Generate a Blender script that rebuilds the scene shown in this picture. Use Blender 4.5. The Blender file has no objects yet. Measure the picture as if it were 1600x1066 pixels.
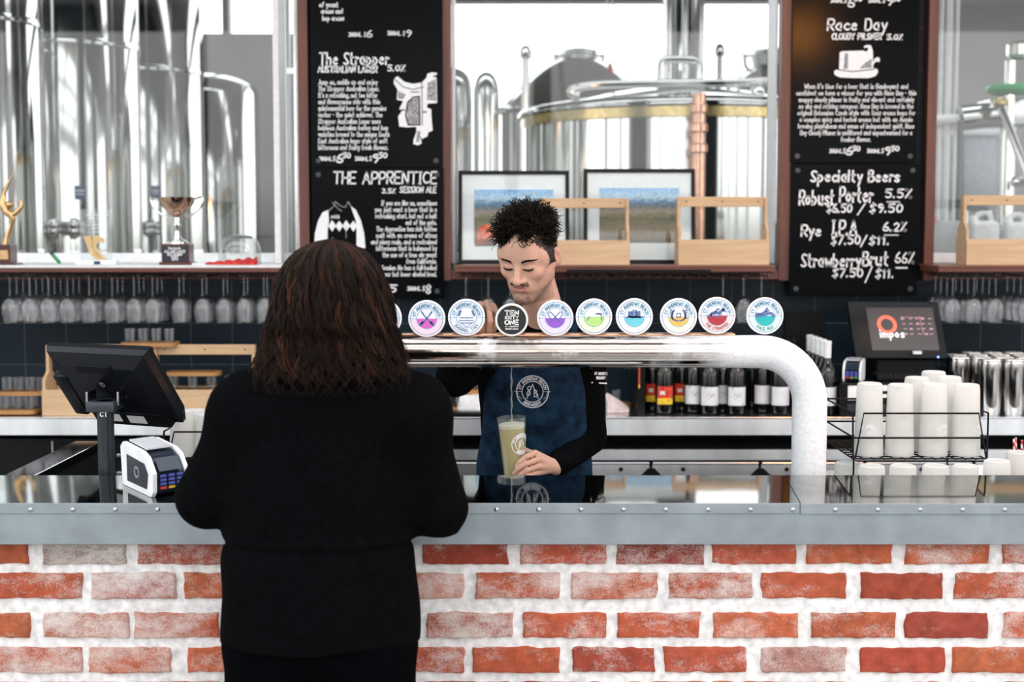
import bpy, bmesh, math, random
import numpy as np
from mathutils import Vector, Matrix, Euler
random.seed(11)
SC = bpy.context.scene
COL = SC.collection
PI = math.pi
# ---------------------------------------------------------------- camera
FPX = 2222.2
HOR = 365.0
TILT = math.atan((533 - HOR) / FPX)
CAMZ = 1.71
cam = bpy.data.cameras.new('camera')
cam.lens = 50; cam.sensor_width = 36
cam.clip_start = 0.05
cam.dof.use_dof = True
cam.dof.focus_distance = 4.05
cam.dof.aperture_fstop = 2.8
camo = bpy.data.objects.new('camera', cam)
COL.objects.link(camo)
camo.location = (0, 0, CAMZ)
camo.rotation_euler = (PI / 2 - TILT, 0, 0)
SC.camera = camo
# ---------------------------------------------------------------- world: bright overcast sky
wd = bpy.data.worlds.new('sky')
SC.world = wd
wd.use_nodes = True
nt = wd.node_tree
bg = nt.nodes['Background']
tc = nt.nodes.new('ShaderNodeTexCoord')
sp = nt.nodes.new('ShaderNodeSeparateXYZ')
rp = nt.nodes.new('ShaderNodeValToRGB')
nt.links.new(tc.outputs['Generated'], sp.inputs[0])
nt.links.new(sp.outputs['Z'], rp.inputs[0])
nt.links.new(rp.outputs[0], bg.inputs[0])
e = rp.color_ramp.elements
e[0].position = 0.0; e[0].color = (0.32, 0.31, 0.30, 1)
e[1].position = 0.04; e[1].color = (1.0, 0.99, 0.975, 1)
x_ = e.new(0.6); x_.color = (0.90, 0.945, 1.0, 1)
bg.inputs[1].default_value = 1.0
# ---------------------------------------------------------------- exposure
vs = SC.view_settings
vs.view_transform = 'Standard'; vs.look = 'None'; vs.gamma = 1.0; vs.use_curve_mapping = False
vs.exposure = 1.65
SC.cycles.transparent_max_bounces = 40
SC.cycles.max_bounces = 10
SC.cycles.sample_clamp_indirect = 6.0

def at(px, py, Y):
    """world point on the vertical plane at depth Y that the pixel looks at"""
    a = (px - 800) / FPX; b = (533 - py) / FPX
    yc = math.cos(TILT) + b * math.sin(TILT)
    zc = -math.sin(TILT) + b * math.cos(TILT)
    return Vector((a * Y / yc, Y, CAMZ + zc * Y / yc))
def pxm(Y):
    return Y / FPX          # metres per photograph pixel at depth Y

# ---------------------------------------------------------------- materials
MATS = {}
def _new(name):
    m = bpy.data.materials.new(name); m.use_nodes = True
    n = m.node_tree.nodes; l = m.node_tree.links
    return m, n, l, n['Principled BSDF']
def mat(name, col, rough=0.5, metal=0.0, spec=0.5, var=0.06, scale=30.0, bump=0.0, bscale=None, alpha=1.0, emit=None, coat=0.0, stretch=None, sheen=0.0, sss=0.0, ior=1.45, trans=0.0):
    if name in MATS: return MATS[name]
    m, n, l, b = _new(name)
    c = Vector(col[:3])
    tx = n.new('ShaderNodeTexCoord'); mp = n.new('ShaderNodeMapping')
    l.new(tx.outputs['Object'], mp.inputs[0])
    if stretch: mp.inputs['Scale'].default_value = stretch
    nz = n.new('ShaderNodeTexNoise'); nz.inputs['Scale'].default_value = scale; nz.inputs['Detail'].default_value = 4
    l.new(mp.outputs[0], nz.inputs['Vector'])
    r = n.new('ShaderNodeValToRGB')
    r.color_ramp.elements[0].position = 0.3; r.color_ramp.elements[1].position = 0.7
    lo = [max(0, x * (1 - var * 2)) for x in c]; hi = [min(1, x * (1 + var * 2)) for x in c]
    r.color_ramp.elements[0].color = (*lo, 1); r.color_ramp.elements[1].color = (*hi, 1)
    l.new(nz.outputs['Fac'], r.inputs[0]); l.new(r.outputs[0], b.inputs['Base Color'])
    b.inputs['Roughness'].default_value = rough; b.inputs['Metallic'].default_value = metal
    b.inputs['Specular IOR Level'].default_value = spec
    b.inputs['Alpha'].default_value = alpha
    b.inputs['IOR'].default_value = ior
    if trans: b.inputs['Transmission Weight'].default_value = trans
    if coat: b.inputs['Coat Weight'].default_value = coat
    if sheen: b.inputs['Sheen Weight'].default_value = sheen
    if sss:
        b.inputs['Subsurface Weight'].default_value = sss
        b.inputs['Subsurface Radius'].default_value = (0.012, 0.005, 0.003)
        b.inputs['Subsurface Scale'].default_value = 1.0
    if emit:
        b.inputs['Emission Color'].default_value = (*emit[0], 1); b.inputs['Emission Strength'].default_value = emit[1]
    if bump:
        n2 = n.new('ShaderNodeTexNoise'); n2.inputs['Scale'].default_value = bscale or scale * 3; n2.inputs['Detail'].default_value = 6
        l.new(mp.outputs[0], n2.inputs['Vector'])
        bp = n.new('ShaderNodeBump'); bp.inputs['Strength'].default_value = bump; bp.inputs['Distance'].default_value = 0.004
        l.new(n2.outputs['Fac'], bp.inputs['Height']); l.new(bp.outputs[0], b.inputs['Normal'])
    MATS[name] = m
    return m
def wood(name, c0, c1, rough=0.45, axis=0, sc=6.0):
    if name in MATS: return MATS[name]
    m, n, l, b = _new(name)
    tx = n.new('ShaderNodeTexCoord'); mp = n.new('ShaderNodeMapping')
    s = [40.0, 40.0, 40.0]; s[axis] = 3.0
    mp.inputs['Scale'].default_value = s
    l.new(tx.outputs['Object'], mp.inputs[0])
    nz = n.new('ShaderNodeTexNoise'); nz.inputs['Scale'].default_value = sc / 6; nz.inputs['Detail'].default_value = 6; nz.inputs['Distortion'].default_value = 0.6
    l.new(mp.outputs[0], nz.inputs['Vector'])
    r = n.new('ShaderNodeValToRGB'); r.color_ramp.elements[0].position = 0.32; r.color_ramp.elements[1].position = 0.68
    r.color_ramp.elements[0].color = (*c0, 1); r.color_ramp.elements[1].color = (*c1, 1)
    l.new(nz.outputs['Fac'], r.inputs[0]); l.new(r.outputs[0], b.inputs['Base Color'])
    b.inputs['Roughness'].default_value = rough
    bp = n.new('ShaderNodeBump'); bp.inputs['Strength'].default_value = 0.15; bp.inputs['Distance'].default_value = 0.002
    l.new(nz.outputs['Fac'], bp.inputs['Height']); l.new(bp.outputs[0], b.inputs['Normal'])
    MATS[name] = m
    return m
def thin_glass(name, ior=1.5, tint=(0.97, 0.985, 0.98), rough=0.01, haze=0.0, bump=0.02, bsc=25):
    """thin clear glass: fresnel mix of a transparent and a glossy layer"""
    if name in MATS: return MATS[name]
    m = bpy.data.materials.new(name); m.use_nodes = True
    n = m.node_tree.nodes; l = m.node_tree.links
    for q in list(n):
        if q.type != 'OUTPUT_MATERIAL': n.remove(q)
    out = [q for q in n if q.type == 'OUTPUT_MATERIAL'][0]
    t = n.new('ShaderNodeBsdfTransparent'); t.inputs[0].default_value = (*tint, 1)
    g = n.new('ShaderNodeBsdfGlossy'); g.inputs['Roughness'].default_value = rough
    lw = n.new('ShaderNodeLayerWeight'); lw.inputs[0].default_value = 0.5
    pw = n.new('ShaderNodeMath'); pw.operation = 'POWER'; pw.inputs[1].default_value = 3.4; l.new(lw.outputs['Facing'], pw.inputs[0])
    f0 = ((ior - 1) / (ior + 1)) ** 2
    f = n.new('ShaderNodeMapRange'); f.inputs['To Min'].default_value = f0; f.inputs['To Max'].default_value = 0.9; l.new(pw.outputs[0], f.inputs['Value'])
    nz = n.new('ShaderNodeTexNoise'); nz.inputs['Scale'].default_value = bsc
    bp = n.new('ShaderNodeBump'); bp.inputs['Strength'].default_value = bump
    l.new(nz.outputs['Fac'], bp.inputs['Height']); l.new(bp.outputs[0], g.inputs['Normal'])
    mx = n.new('ShaderNodeMixShader')
    l.new(f.outputs[0], mx.inputs[0]); l.new(t.outputs[0], mx.inputs[1]); l.new(g.outputs[0], mx.inputs[2])
    last = mx
    if haze:
        d = n.new('ShaderNodeBsdfDiffuse'); d.inputs[0].default_value = (0.93, 0.93, 0.91, 1)
        tr = n.new('ShaderNodeBsdfTranslucent'); tr.inputs[0].default_value = (0.94, 0.94, 0.91, 1)
        m2 = n.new('ShaderNodeMixShader'); m2.inputs[0].default_value = 0.5
        l.new(d.outputs[0], m2.inputs[1]); l.new(tr.outputs[0], m2.inputs[2])
        m3 = n.new('ShaderNodeMixShader'); m3.inputs[0].default_value = haze
        l.new(mx.outputs[0], m3.inputs[1]); l.new(m2.outputs[0], m3.inputs[2]); last = m3
    l.new(last.outputs[0], out.inputs[0])
    MATS[name] = m
    return m
def attr_mat(name, rough=0.5, metal=0.0, spec=0.4, bump=0.0, bscale=200, sss=0.0, sheen=0.0):
    """colour read from the mesh's own 'tint' attribute (what the thing is coloured)"""
    if name in MATS: return MATS[name]
    m, n, l, b = _new(name)
    a = n.new('ShaderNodeAttribute'); a.attribute_name = 'tint'
    nz = n.new('ShaderNodeTexNoise'); nz.inputs['Scale'].default_value = bscale; nz.inputs['Detail'].default_value = 4
    tx = n.new('ShaderNodeTexCoord'); l.new(tx.outputs['Object'], nz.inputs['Vector'])
    h = n.new('ShaderNodeHueSaturation'); mr = n.new('ShaderNodeMapRange')
    mr.inputs['To Min'].default_value = 0.9; mr.inputs['To Max'].default_value = 1.1
    l.new(nz.outputs['Fac'], mr.inputs['Value']); l.new(mr.outputs[0], h.inputs['Value']); l.new(a.outputs['Color'], h.inputs['Color'])
    l.new(h.outputs[0], b.inputs['Base Color'])
    b.inputs['Roughness'].default_value = rough; b.inputs['Metallic'].default_value = metal; b.inputs['Specular IOR Level'].default_value = spec
    if sheen: b.inputs['Sheen Weight'].default_value = sheen
    if sss:
        b.inputs['Subsurface Weight'].default_value = sss; b.inputs['Subsurface Radius'].default_value = (0.01, 0.004, 0.0025); b.inputs['Subsurface Scale'].default_value = 1.0
    if bump:
        bp = n.new('ShaderNodeBump'); bp.inputs['Strength'].default_value = bump; bp.inputs['Distance'].default_value = 0.002
        l.new(nz.outputs['Fac'], bp.inputs['Height']); l.new(bp.outputs[0], b.inputs['Normal'])
    MATS[name] = m
    return m

# ---------------------------------------------------------------- object helpers
ORG = {}
def thing(name, label, cat, loc=(0, 0, 0), group=None):
    o = bpy.data.objects.new(name, None); COL.objects.link(o)
    o.empty_display_size = 0.05
    o.location = loc; o['label'] = label; o['category'] = cat
    if group: o['group'] = group
    ORG[o.name] = Vector(loc)
    return o
def sloped(lo, hi, back, M=None):
    """box whose front face leans back by `back` at its top edge"""
    m = MB(); (x0, y0, z0), (x1, y1, z1) = lo, hi
    m.poly([(x0, y0, z0), (x0, y1, z0), (x0, y1, z1), (x0, y0 + back, z1)], (x1 - x0, 0, 0)); return m
def tag(o, label, cat, group=None, kind=None):
    o['label'] = label; o['category'] = cat
    if group: o['group'] = group
    if kind: o['kind'] = kind
    return o
def struct(o):
    o['kind'] = 'structure'; return o
def mesh_obj(name, me, m, parent=None):
    o = bpy.data.objects.new(name, me); COL.objects.link(o)
    if m:
        for q in (m if isinstance(m, (list, tuple)) else [m]): me.materials.append(q)
    if parent is not None:
        o.parent = parent; ORG[o.name] = ORG[parent.name]
    return o
def dup(root, loc, label=None, group=None, rotz=None):
    r = root.copy(); COL.objects.link(r); r.location = loc
    if rotz is not None: r.rotation_euler = (0, 0, rotz)
    if label: r['label'] = label
    if group: r['group'] = group
    ORG[r.name] = Vector(loc)
    for ch in list(root.children):
        c = ch.copy(); COL.objects.link(c); c.parent = r
        for g in list(ch.children):
            d = g.copy(); COL.objects.link(d); d.parent = c
    return r

class MB:
    def __init__(s): s.bm = bmesh.new()
    def _tr(s, vs, M):
        if M is not None: bmesh.ops.transform(s.bm, matrix=M, verts=vs)
    def box(s, lo, hi, bev=0.0, M=None, seg=2):
        r = bmesh.ops.create_cube(s.bm, size=1.0)
        vs = r['verts']
        lo = Vector(lo); hi = Vector(hi)
        for v in vs: v.co = Vector([(lo[i] + hi[i]) / 2 + v.co[i] * (hi[i] - lo[i]) for i in range(3)])
        if bev:
            es = list({e for v in vs for e in v.link_edges})
            rr = bmesh.ops.bevel(s.bm, geom=es, offset=bev, segments=seg, affect='EDGES', profile=0.5)
            vs = list({v for f in rr['faces'] for v in f.verts} | {v for v in vs if v.is_valid})
        s._tr(vs, M)
        return s
    def cyl(s, p0, p1, r0, r1=None, seg=20, caps=True):
        r1 = r0 if r1 is None else r1
        return s.tube([p0, p1], [r0, r1], seg, caps)
    def tube(s, pts, rad, seg=8, caps=True, closed=False):
        pts = [Vector(p) for p in pts]; n = len(pts)
        if not isinstance(rad, (list, tuple)): rad = [rad] * n
        rings = []; up = None
        for i, p in enumerate(pts):
            if closed: t = pts[(i + 1) % n] - pts[i - 1]
            else: t = pts[min(i + 1, n - 1)] - pts[max(i - 1, 0)]
            if t.length < 1e-9: t = Vector((0, 0, 1))
            t.normalize()
            if up is None:
                up = Vector((0, 0, 1)) if abs(t.z) < 0.9 else Vector((0, 1, 0))
            a = t.cross(up)
            if a.length < 1e-6: a = t.cross(Vector((1, 0, 0)))
            a.normalize(); b = a.cross(t).normalized(); up = b
            rings.append([s.bm.verts.new(p + (a * math.cos(2 * PI * k / seg) + b * math.sin(2 * PI * k / seg)) * rad[i]) for k in range(seg)])
        m = n if closed else n - 1
        for i in range(m):
            A = rings[i]; B = rings[(i + 1) % n]
            for k in range(seg):
                try: s.bm.faces.new((A[k], A[(k + 1) % seg], B[(k + 1) % seg], B[k]))
                except ValueError: pass
        if caps and not closed:
            s.bm.faces.new(rings[0][::-1]); s.bm.faces.new(rings[-1])
        return s
    def lathe(s, prof, org=(0, 0, 0), seg=24, M=None, ang=2 * PI, a0=0.0):
        org = Vector(org); rings = []; allv = []
        full = abs(ang - 2 * PI) < 1e-6
        ns = seg if full else seg + 1
        for r, z in prof:
            if r < 1e-6:
                v = s.bm.verts.new(org + Vector((0, 0, z))); rings.append([v]); allv.append(v)
            else:
                R = [s.bm.verts.new(org + Vector((r * math.cos(a0 + ang * k / seg), r * math.sin(a0 + ang * k / seg), z))) for k in range(ns)]
                rings.append(R); allv += R
        for A, B in zip(rings, rings[1:]):
            for k in range(seg):
                k2 = (k + 1) % ns if full else k + 1
                if len(A) == 1 and len(B) == 1: continue
                if len(A) == 1: s.bm.faces.new((A[0], B[k2], B[k]))
                elif len(B) == 1: s.bm.faces.new((A[k], A[k2], B[0]))
                else: s.bm.faces.new((A[k], A[k2], B[k2], B[k]))
        s._tr(allv, M)
        return s
    def ell(s, c, r, M=None, u=20, v=12):
        q = bmesh.ops.create_uvsphere(s.bm, u_segments=u, v_segments=v, radius=1.0)
        for w in q['verts']: w.co = Vector((w.co[0] * r[0], w.co[1] * r[1], w.co[2] * r[2]))
        if M is not None: s._tr(q['verts'], M)
        bmesh.ops.translate(s.bm, verts=q['verts'], vec=Vector(c))
        return s
    def poly(s, pts, depth=None):
        """flat polygon, or a prism when depth (a vector) is given"""
        a = [s.bm.verts.new(Vector(p)) for p in pts]
        s.bm.faces.new(a)
        if depth is not None:
            d = Vector(depth)
            b = [s.bm.verts.new(Vector(p) + d) for p in pts]
            s.bm.faces.new(b[::-1]); n = len(a)
            for i in range(n): s.bm.faces.new((a[i], b[i], b[(i + 1) % n], a[(i + 1) % n]))
        return s
    def ring(s, c, ax, ay, r0, r1, seg=48, a0=0.0, a1=2 * PI, off=None):
        """flat annulus"""
        c = Vector(c); ax = Vector(ax); ay = Vector(ay)
        prev = None
        for k in range(seg + 1):
            t = a0 + (a1 - a0) * k / seg
            d = ax * math.cos(t) + ay * math.sin(t)
            cur = (s.bm.verts.new(c + d * r0), s.bm.verts.new(c + d * r1))
            if prev: s.bm.faces.new((prev[0], prev[1], cur[1], cur[0]))
            prev = cur
        return s
    def stroke(s, pts, w, f, closed=False):
        """painted line: 2-D polyline pts, width w, f maps (u, v) to the surface"""
        P = [Vector((p[0], p[1])) for p in pts]
        P = [p for i, p in enumerate(P) if i == 0 or (p - P[i - 1]).length > 1e-7]
        n = len(P)
        if n < 2: return s
        for i in range(1, n - 1):              # break the ribbon at sharp turns
            d0 = (P[i] - P[i - 1]).normalized(); d1 = (P[i + 1] - P[i]).normalized()
            if d0.dot(d1) < 0.3:
                s.stroke([tuple(p) for p in P[:i + 1]], w, f); s.stroke([tuple(p) for p in P[i:]], w, f); return s
        L = []
        for i in range(n):
            t0 = (P[i] - P[i - 1]).normalized() if i > 0 else None
            t1 = (P[i + 1] - P[i]).normalized() if i < n - 1 else None
            t = (t0 or t1) if (t0 is None or t1 is None) else ((t0 + t1) if (t0 + t1).length > 0.3 else t1)
            t = t.normalized()
            nn = Vector((-t.y, t.x))
            p = P[i]
            if i == 0: p = p - t * w * 0.35
            if i == n - 1: p = p + t * w * 0.35
            a = p + nn * w / 2; b = p - nn * w / 2
            L.append((s.bm.verts.new(f(a.x, a.y)), s.bm.verts.new(f(b.x, b.y))))
        for A, B in zip(L, L[1:]):
            try: s.bm.faces.new((A[0], A[1], B[1], B[0]))
            except ValueError: pass
        return s
    def build(s, name, m, parent=None, smooth=True, ang=35, recalc=True):
        bm = s.bm
        if recalc: bmesh.ops.recalc_face_normals(bm, faces=bm.faces[:])
        if parent is not None:
            bmesh.ops.translate(bm, verts=bm.verts[:], vec=-ORG[parent.name])
        me = bpy.data.meshes.new(name)
        bm.to_mesh(me); bm.free()
        if smooth:
            me.polygons.foreach_set('use_smooth', [True] * len(me.polygons))
            try: me.set_sharp_from_angle(angle=math.radians(ang))
            except Exception: pass
        return mesh_obj(name, me, m, parent)

# ---------------------------------------------------------------- hand lettering (own stroke alphabet)
G = {}
def _g(ch, w, s): G[ch] = (w, s)
for _l in '''a 5 ~48 28 06 05 23 44|48 43
b 5 0b 03|~06 28 46 45 23 04
c 4 ~47 28 06 05 23 44
d 5 4b 43|~46 28 06 05 23 44
e 5 ~06 46 47 28 06 05 23 44
f 4 ~4b 2b 19 13|07 37
g 5 ~47 28 06 05 23 44|~48 42 20 01
h 5 0b 03|~06 28 47 43
i 1 08 03|0a 0b
j 3 ~28 21 00|2a 2b
k 4 0b 03|48 05|15 43
l 1 0b 03
m 7 08 03|~06 18 37 33|~36 48 67 63
n 5 08 03|~06 28 47 43
o 5 ~28 06 05 23 45 46 28
p 5 08 00|~07 28 46 45 23 04
q 5 48 40|~47 28 06 05 23 44
r 3 08 03|~06 28 37
s 4 ~47 28 07 16 35 44 23 04
t 4 1b 14 33|08 38
u 5 ~08 04 23 45|48 43
v 4 08 23 48
w 6 08 13 37 53 68
x 4 08 43|48 03
y 4 08 24|48 10
z 4 08 48 03 43
A 6 03 3b 63|16 56
B 5 03 0b|~0b 4b 48 07|~07 57 53 03
C 5 ~5a 2b 08 06 23 54
D 5 03 0b|~0b 4b 57 43 03
E 5 5b 0b 03 53|07 47
F 5 5b 0b 03|07 47
G 6 ~5a 2b 08 06 23 54 56|36 56
H 5 0b 03|5b 53|07 57
I 2 0b 2b|1b 13|03 23
J 4 ~4b 44 23 04
K 5 0b 03|5b 06|27 53
L 4 0b 03 43
M 6 03 0b 35 6b 63
N 5 03 0b 53 5b
O 6 ~3b 09 05 33 65 69 3b
P 5 03 0b|~0b 5b 57 06
Q 6 ~3b 09 05 33 65 69 3b|45 72
R 5 03 0b|~0b 5b 57 06|17 53
S 5 ~5a 2b 09 27 36 54 23 04
T 6 0b 6b|3b 33
U 5 ~0b 04 23 54 5b
V 5 0b 23 5b
W 8 0b 23 49 63 8b
X 5 0b 53|5b 03
Y 6 0b 37 6b|37 33
Z 5 0b 5b 03 53
0 4 ~2b 09 05 23 45 49 2b
1 2 09 1b 13
2 4 ~09 2b 49 36 03|03 43
3 4 ~0a 2b 49 27|~27 45 23 04
4 4 33 3b 06 46
5 4 4b 0b 08|~08 38 45 23 04
6 4 ~3b 19 06 04 23 44 46 27 06
7 4 0b 4b 13
8 4 ~2b 09 27 45 23 05 27 49 2b
9 4 ~49 27 09 2b 49 47 23
$ 4 ~4a 2b 09 27 45 23 04|2c 22
% 4 03 4b|0a 0b 1b 1a 0a|33 34 44 43 33
. 1 03 04
, 1 14 02
- 3 07 27
/ 4 02 4c
' 1 0c 0a'''.split('\n'):
    _a = _l.split(' ', 2); _g(_a[0], int(_a[1]), _a[2])
def chaikin(p, it=2):
    for _ in range(it):
        q = [p[0]]
        for a, b in zip(p, p[1:]):
            q.append(tuple(i * .75 + j * .25 for i, j in zip(a, b))); q.append(tuple(i * .25 + j * .75 for i, j in zip(a, b)))
        q.append(p[-1]); p = q
    return p
def glyph(ch, it=1):
    w, s = G[ch]; out = []
    for st in s.split('|'):
        sm = st.startswith('~'); st = st.lstrip('~')
        p = [(int(q[0], 36) / 8.0, (int(q[1], 36) - 3) / 8.0) for q in st.split()]
        if sm: p = chaikin(p, it)
        out.append(p)
    return w / 8.0, out
def text_width(t, gap=0.22):
    return sum((G[c][0] / 8.0 if c in G else 0.35) + gap for c in t) - gap
def lay(t, h, width=None, gap=0.22, it=1, slant=0.0, jit=0.0):
    """strokes of a line of text, cap height h, starting at (0, 0); squeezed to width when given"""
    W = text_width(t, gap); sx = h if width is None else width / max(W, 1e-6)
    x = 0; out = []
    for c in t:
        if c in G:
            w, ss = glyph(c, it); dy = random.uniform(-jit, jit)
            for p in ss: out.append([((x + q[0] + slant * q[1]) * sx, (q[1] + dy) * h) for q in p])
            x += w + gap
        else: x += 0.35 + gap
    return out
def arc_text(t, r, h, mid, span, up=True, it=1):
    """strokes of text around a circle: up = reads along the top, else along the bottom"""
    W = text_width(t); out = []; x = 0
    for c in t:
        if c in G:
            w, ss = glyph(c, it)
            for p in ss:
                q2 = []
                for (a, b) in p:
                    f = (x + a) / W - 0.5
                    if up: th = mid - f * span; rr = r + b * h
                    else: th = mid + f * span; rr = r + (1 - b) * h
                    q2.append((rr * math.cos(th), rr * math.sin(th)))
                out.append(q2)
            x += w + 0.22
        else: x += 0.57
    return out
def ordw(n):
    return ['first', 'second', 'third', 'fourth', 'fifth', 'sixth', 'seventh', 'eighth', 'ninth', 'tenth', 'eleventh', 'twelfth', 'thirteenth', 'fourteenth', 'fifteenth'][n]

# ---------------------------------------------------------------- shared materials
M_steel = mat('brushed_steel', (0.62, 0.63, 0.64), 0.22, 1.0, var=0.05, scale=8, stretch=(1, 1, 30))
M_bench = mat('bench_steel', (0.68, 0.69, 0.70), 0.22, 1.0, var=0.05, scale=5, stretch=(6, 1, 1), bump=0.05, bscale=4)
M_edge = mat('bench_edge_steel', (0.40, 0.41, 0.42), 0.30, 1.0, var=0.08, scale=3, stretch=(3, 1, 1), bump=0.05, bscale=4)
M_tank = mat('polished_tank_steel', (0.56, 0.57, 0.56), 0.07, 1.0, var=0.04, scale=3, stretch=(1, 1, 0.2), bump=0.08, bscale=2.5)
M_pipe = mat('pipe_steel', (0.45, 0.45, 0.45), 0.25, 1.0, var=0.03)
M_zinc = mat('zinc_fascia', (0.29, 0.335, 0.36), 0.46, 0.55, var=0.06, scale=14, bump=0.05, bscale=60)
M_top = mat('counter_sheet_steel', (0.32, 0.33, 0.325), 0.05, 1.0, var=0.12, scale=5, bump=0.05, bscale=4)
M_black = mat('black_plastic', (0.005, 0.006, 0.007), 0.32, spec=.22, var=0.1)
M_blackm = mat('black_wire', (0.004, 0.004, 0.005), 0.45, spec=.2, var=0.1)
M_dark = mat('dark_cabinet', (0.004, 0.005, 0.006), 0.5, spec=.15, var=0.1)
M_white = mat('white_paint', (0.82, 0.83, 0.84), 0.45, var=0.03)
M_ink = mat('white_ink', (0.85, 0.86, 0.87), 0.6, var=0.04, scale=200)
M_jarrah = wood('red_brown_timber', (0.085, 0.026, 0.017), (0.15, 0.045, 0.028), 0.4, axis=2)
M_jarrah_h = wood('red_brown_timber_rail', (0.085, 0.026, 0.017), (0.15, 0.045, 0.028), 0.4, axis=0)
M_pine = wood('pale_pine', (0.52, 0.33, 0.18), (0.64, 0.44, 0.26), 0.5, axis=0)
M_oak = wood('honey_oak', (0.30, 0.13, 0.035), (0.48, 0.24, 0.08), 0.4, axis=0)
M_glass = thin_glass('window_pane', 1.45)
M_wine = thin_glass('wine_glass_clear', 1.72, tint=(0.97, 0.97, 0.975), bump=.35, bsc=45)
M_frost = thin_glass('frosted_cup', 1.4, tint=(.98, .98, .98), rough=0.25, haze=0.76)
M_skin = attr_mat('skin', 0.5, bump=0.06, bscale=300, sss=0.12)
# ================================================================ the setting
Y_F = 3.50; Y_BR = 3.555; Y_BK = 3.80; Z_C = at(800, 787, Y_F).z; Z_CB = at(800, 743, Y_BK).z      # the top falls gently towards the customer
SLOPE = (Z_CB - Z_C) / (Y_BK - Y_F)
Y_W = 6.40
Z_SILL = 1.575
def slab(name, lo, hi, m, bev=0.0):
    return struct(MB().box(lo, hi, bev).build(name, m, smooth=False))
M_conc = mat('floor_concrete', (0.30, 0.29, 0.28), 0.35, var=0.12, scale=3, bump=0.03)
M_ceil = mat('ceiling_boards', (0.30, 0.29, 0.28), 0.7, var=0.05)
M_grey = mat('grey_wall', (0.56, 0.57, 0.58), 0.7, var=0.03, scale=2)
slab('floor', (-9, -6, -0.1), (9, 13.2, 0), M_conc)
cl = MB()                                   # unseen roof: strips with gaps added for light, closed over kettles for dark reflections
for y0, y1 in ((-6, -5.6), (-3.6, -3.2), (-1.0, -.6), (1.6, 2.8), (4.8, 7.6), (8.6, 13.2)): cl.box((-9, y0, 4.7), (9, y1, 4.8))
for x in (-8.9, -4.5, 0, 4.5, 8.9): cl.box((x - .08, -6, 4.7), (x + .08, 13.2, 4.82))
struct(cl.build('ceiling', M_ceil, smooth=False))
def tile_mat():
    m, n, l, b = _new('dark_slate_tiles')
    tx = n.new('ShaderNodeTexCoord'); sx = n.new('ShaderNodeSeparateXYZ'); cx = n.new('ShaderNodeCombineXYZ')
    l.new(tx.outputs['Object'], sx.inputs[0]); l.new(sx.outputs['X'], cx.inputs['X']); l.new(sx.outputs['Z'], cx.inputs['Y'])
    mp = n.new('ShaderNodeMapping'); l.new(cx.outputs[0], mp.inputs[0])
    p0 = at(38, 505, Y_W)
    mp.inputs['Location'].default_value = (-p0.x, -p0.z, 0)
    br = n.new('ShaderNodeTexBrick'); br.offset = 0; br.squash = 1
    br.inputs['Scale'].default_value = 1.0; br.inputs['Brick Width'].default_value = 0.1875; br.inputs['Row Height'].default_value = 0.1875
    br.inputs['Mortar Size'].default_value = 0.0022; br.inputs['Mortar Smooth'].default_value = 0.2
    br.inputs['Color1'].default_value = (0.0055, 0.0120, 0.0185, 1); br.inputs['Color2'].default_value = (0.0075, 0.0150, 0.0225, 1)
    br.inputs['Mortar'].default_value = (0.05, 0.062, 0.07, 1)
    l.new(mp.outputs[0], br.inputs['Vector']); l.new(br.outputs['Color'], b.inputs['Base Color'])
    b.inputs['Roughness'].default_value = 0.32; b.inputs['Specular IOR Level'].default_value = 0.13
    bp = n.new('ShaderNodeBump'); bp.inputs['Strength'].default_value = 0.3; bp.inputs['Distance'].default_value = 0.002; bp.invert = True
    l.new(br.outputs['Fac'], bp.inputs['Height']); l.new(bp.outputs[0], b.inputs['Normal'])
    return m
M_tile = tile_mat()
xs = {k: at(k, 400, Y_W).x for k in (428, 470, 487, 692, 706, 1213, 1234, 1438, 1453)}
# wall between bar and brewery: tiled below the sills, piers carry the chalkboards, header above
wl = MB()
wl.box((-4.5, Y_W, 0), (4.5, 6.60, 1.53))
wl.box((xs[487] - .02, Y_W, 1.53), (xs[692] + .02, 6.60, 3.6))
wl.box((xs[1234] - .02, Y_W, 1.53), (xs[1438] + .02, 6.60, 3.6))
wl.box((-4.5, Y_W, 3.6), (4.5, 6.60, 4.7))
struct(wl.build('wall_back', M_tile, smooth=False))
def window(n, x0, x1, wl_, wr, frame_l=True, frame_r=True):
    """timber posts and rail on the bar side, white inner frame, one glass pane"""
    w = struct(MB().box((x0, 6.585, Z_SILL), (x1, 6.590, 3.6)).build('window_%d' % n, M_glass, smooth=False))
    ORG[w.name] = Vector((0, 0, 0))
    f = MB()
    for (a, b) in wl_: f.box((a, 6.34, 1.50), (b, 6.42, 3.62), 0.003)
    f.build('post', M_jarrah, w, smooth=False)
    f = MB().box((x0 - .03, 6.345, 1.505), (x1 + .03, 6.42, 1.545), 0.003)
    f.build('bottom_rail', M_jarrah_h, w, smooth=False)
    f = MB()
    for (a, b) in wr: f.box((a, 6.43, Z_SILL), (b, 6.62, 3.6), 0.003)
    f.box((x0, 6.53, Z_SILL), (x1, 6.60, Z_SILL + .045), 0.003)
    f.build('white_frame', M_white, w, smooth=False)
    return w
xl = -3.0; xr = 3.0
window(1, xl, xs[470], [(xs[470] + .003, xs[487])], [(xs[428], xs[428] + .028), (xs[470] - .016, xs[470])])
window(2, xs[706], xs[1213], [(xs[692], xs[706]), (xs[1213], xs[1234])], [(xs[706], xs[706] + .012), (xs[1213] - .012, xs[1213])])
window(3, xs[1453], xr, [(xs[1438], xs[1453])], [(xs[1453], xs[1453] + .02)])
M_wsill = mat('white_sill', (0.75, 0.75, 0.74), 0.4, var=0.04)
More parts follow.
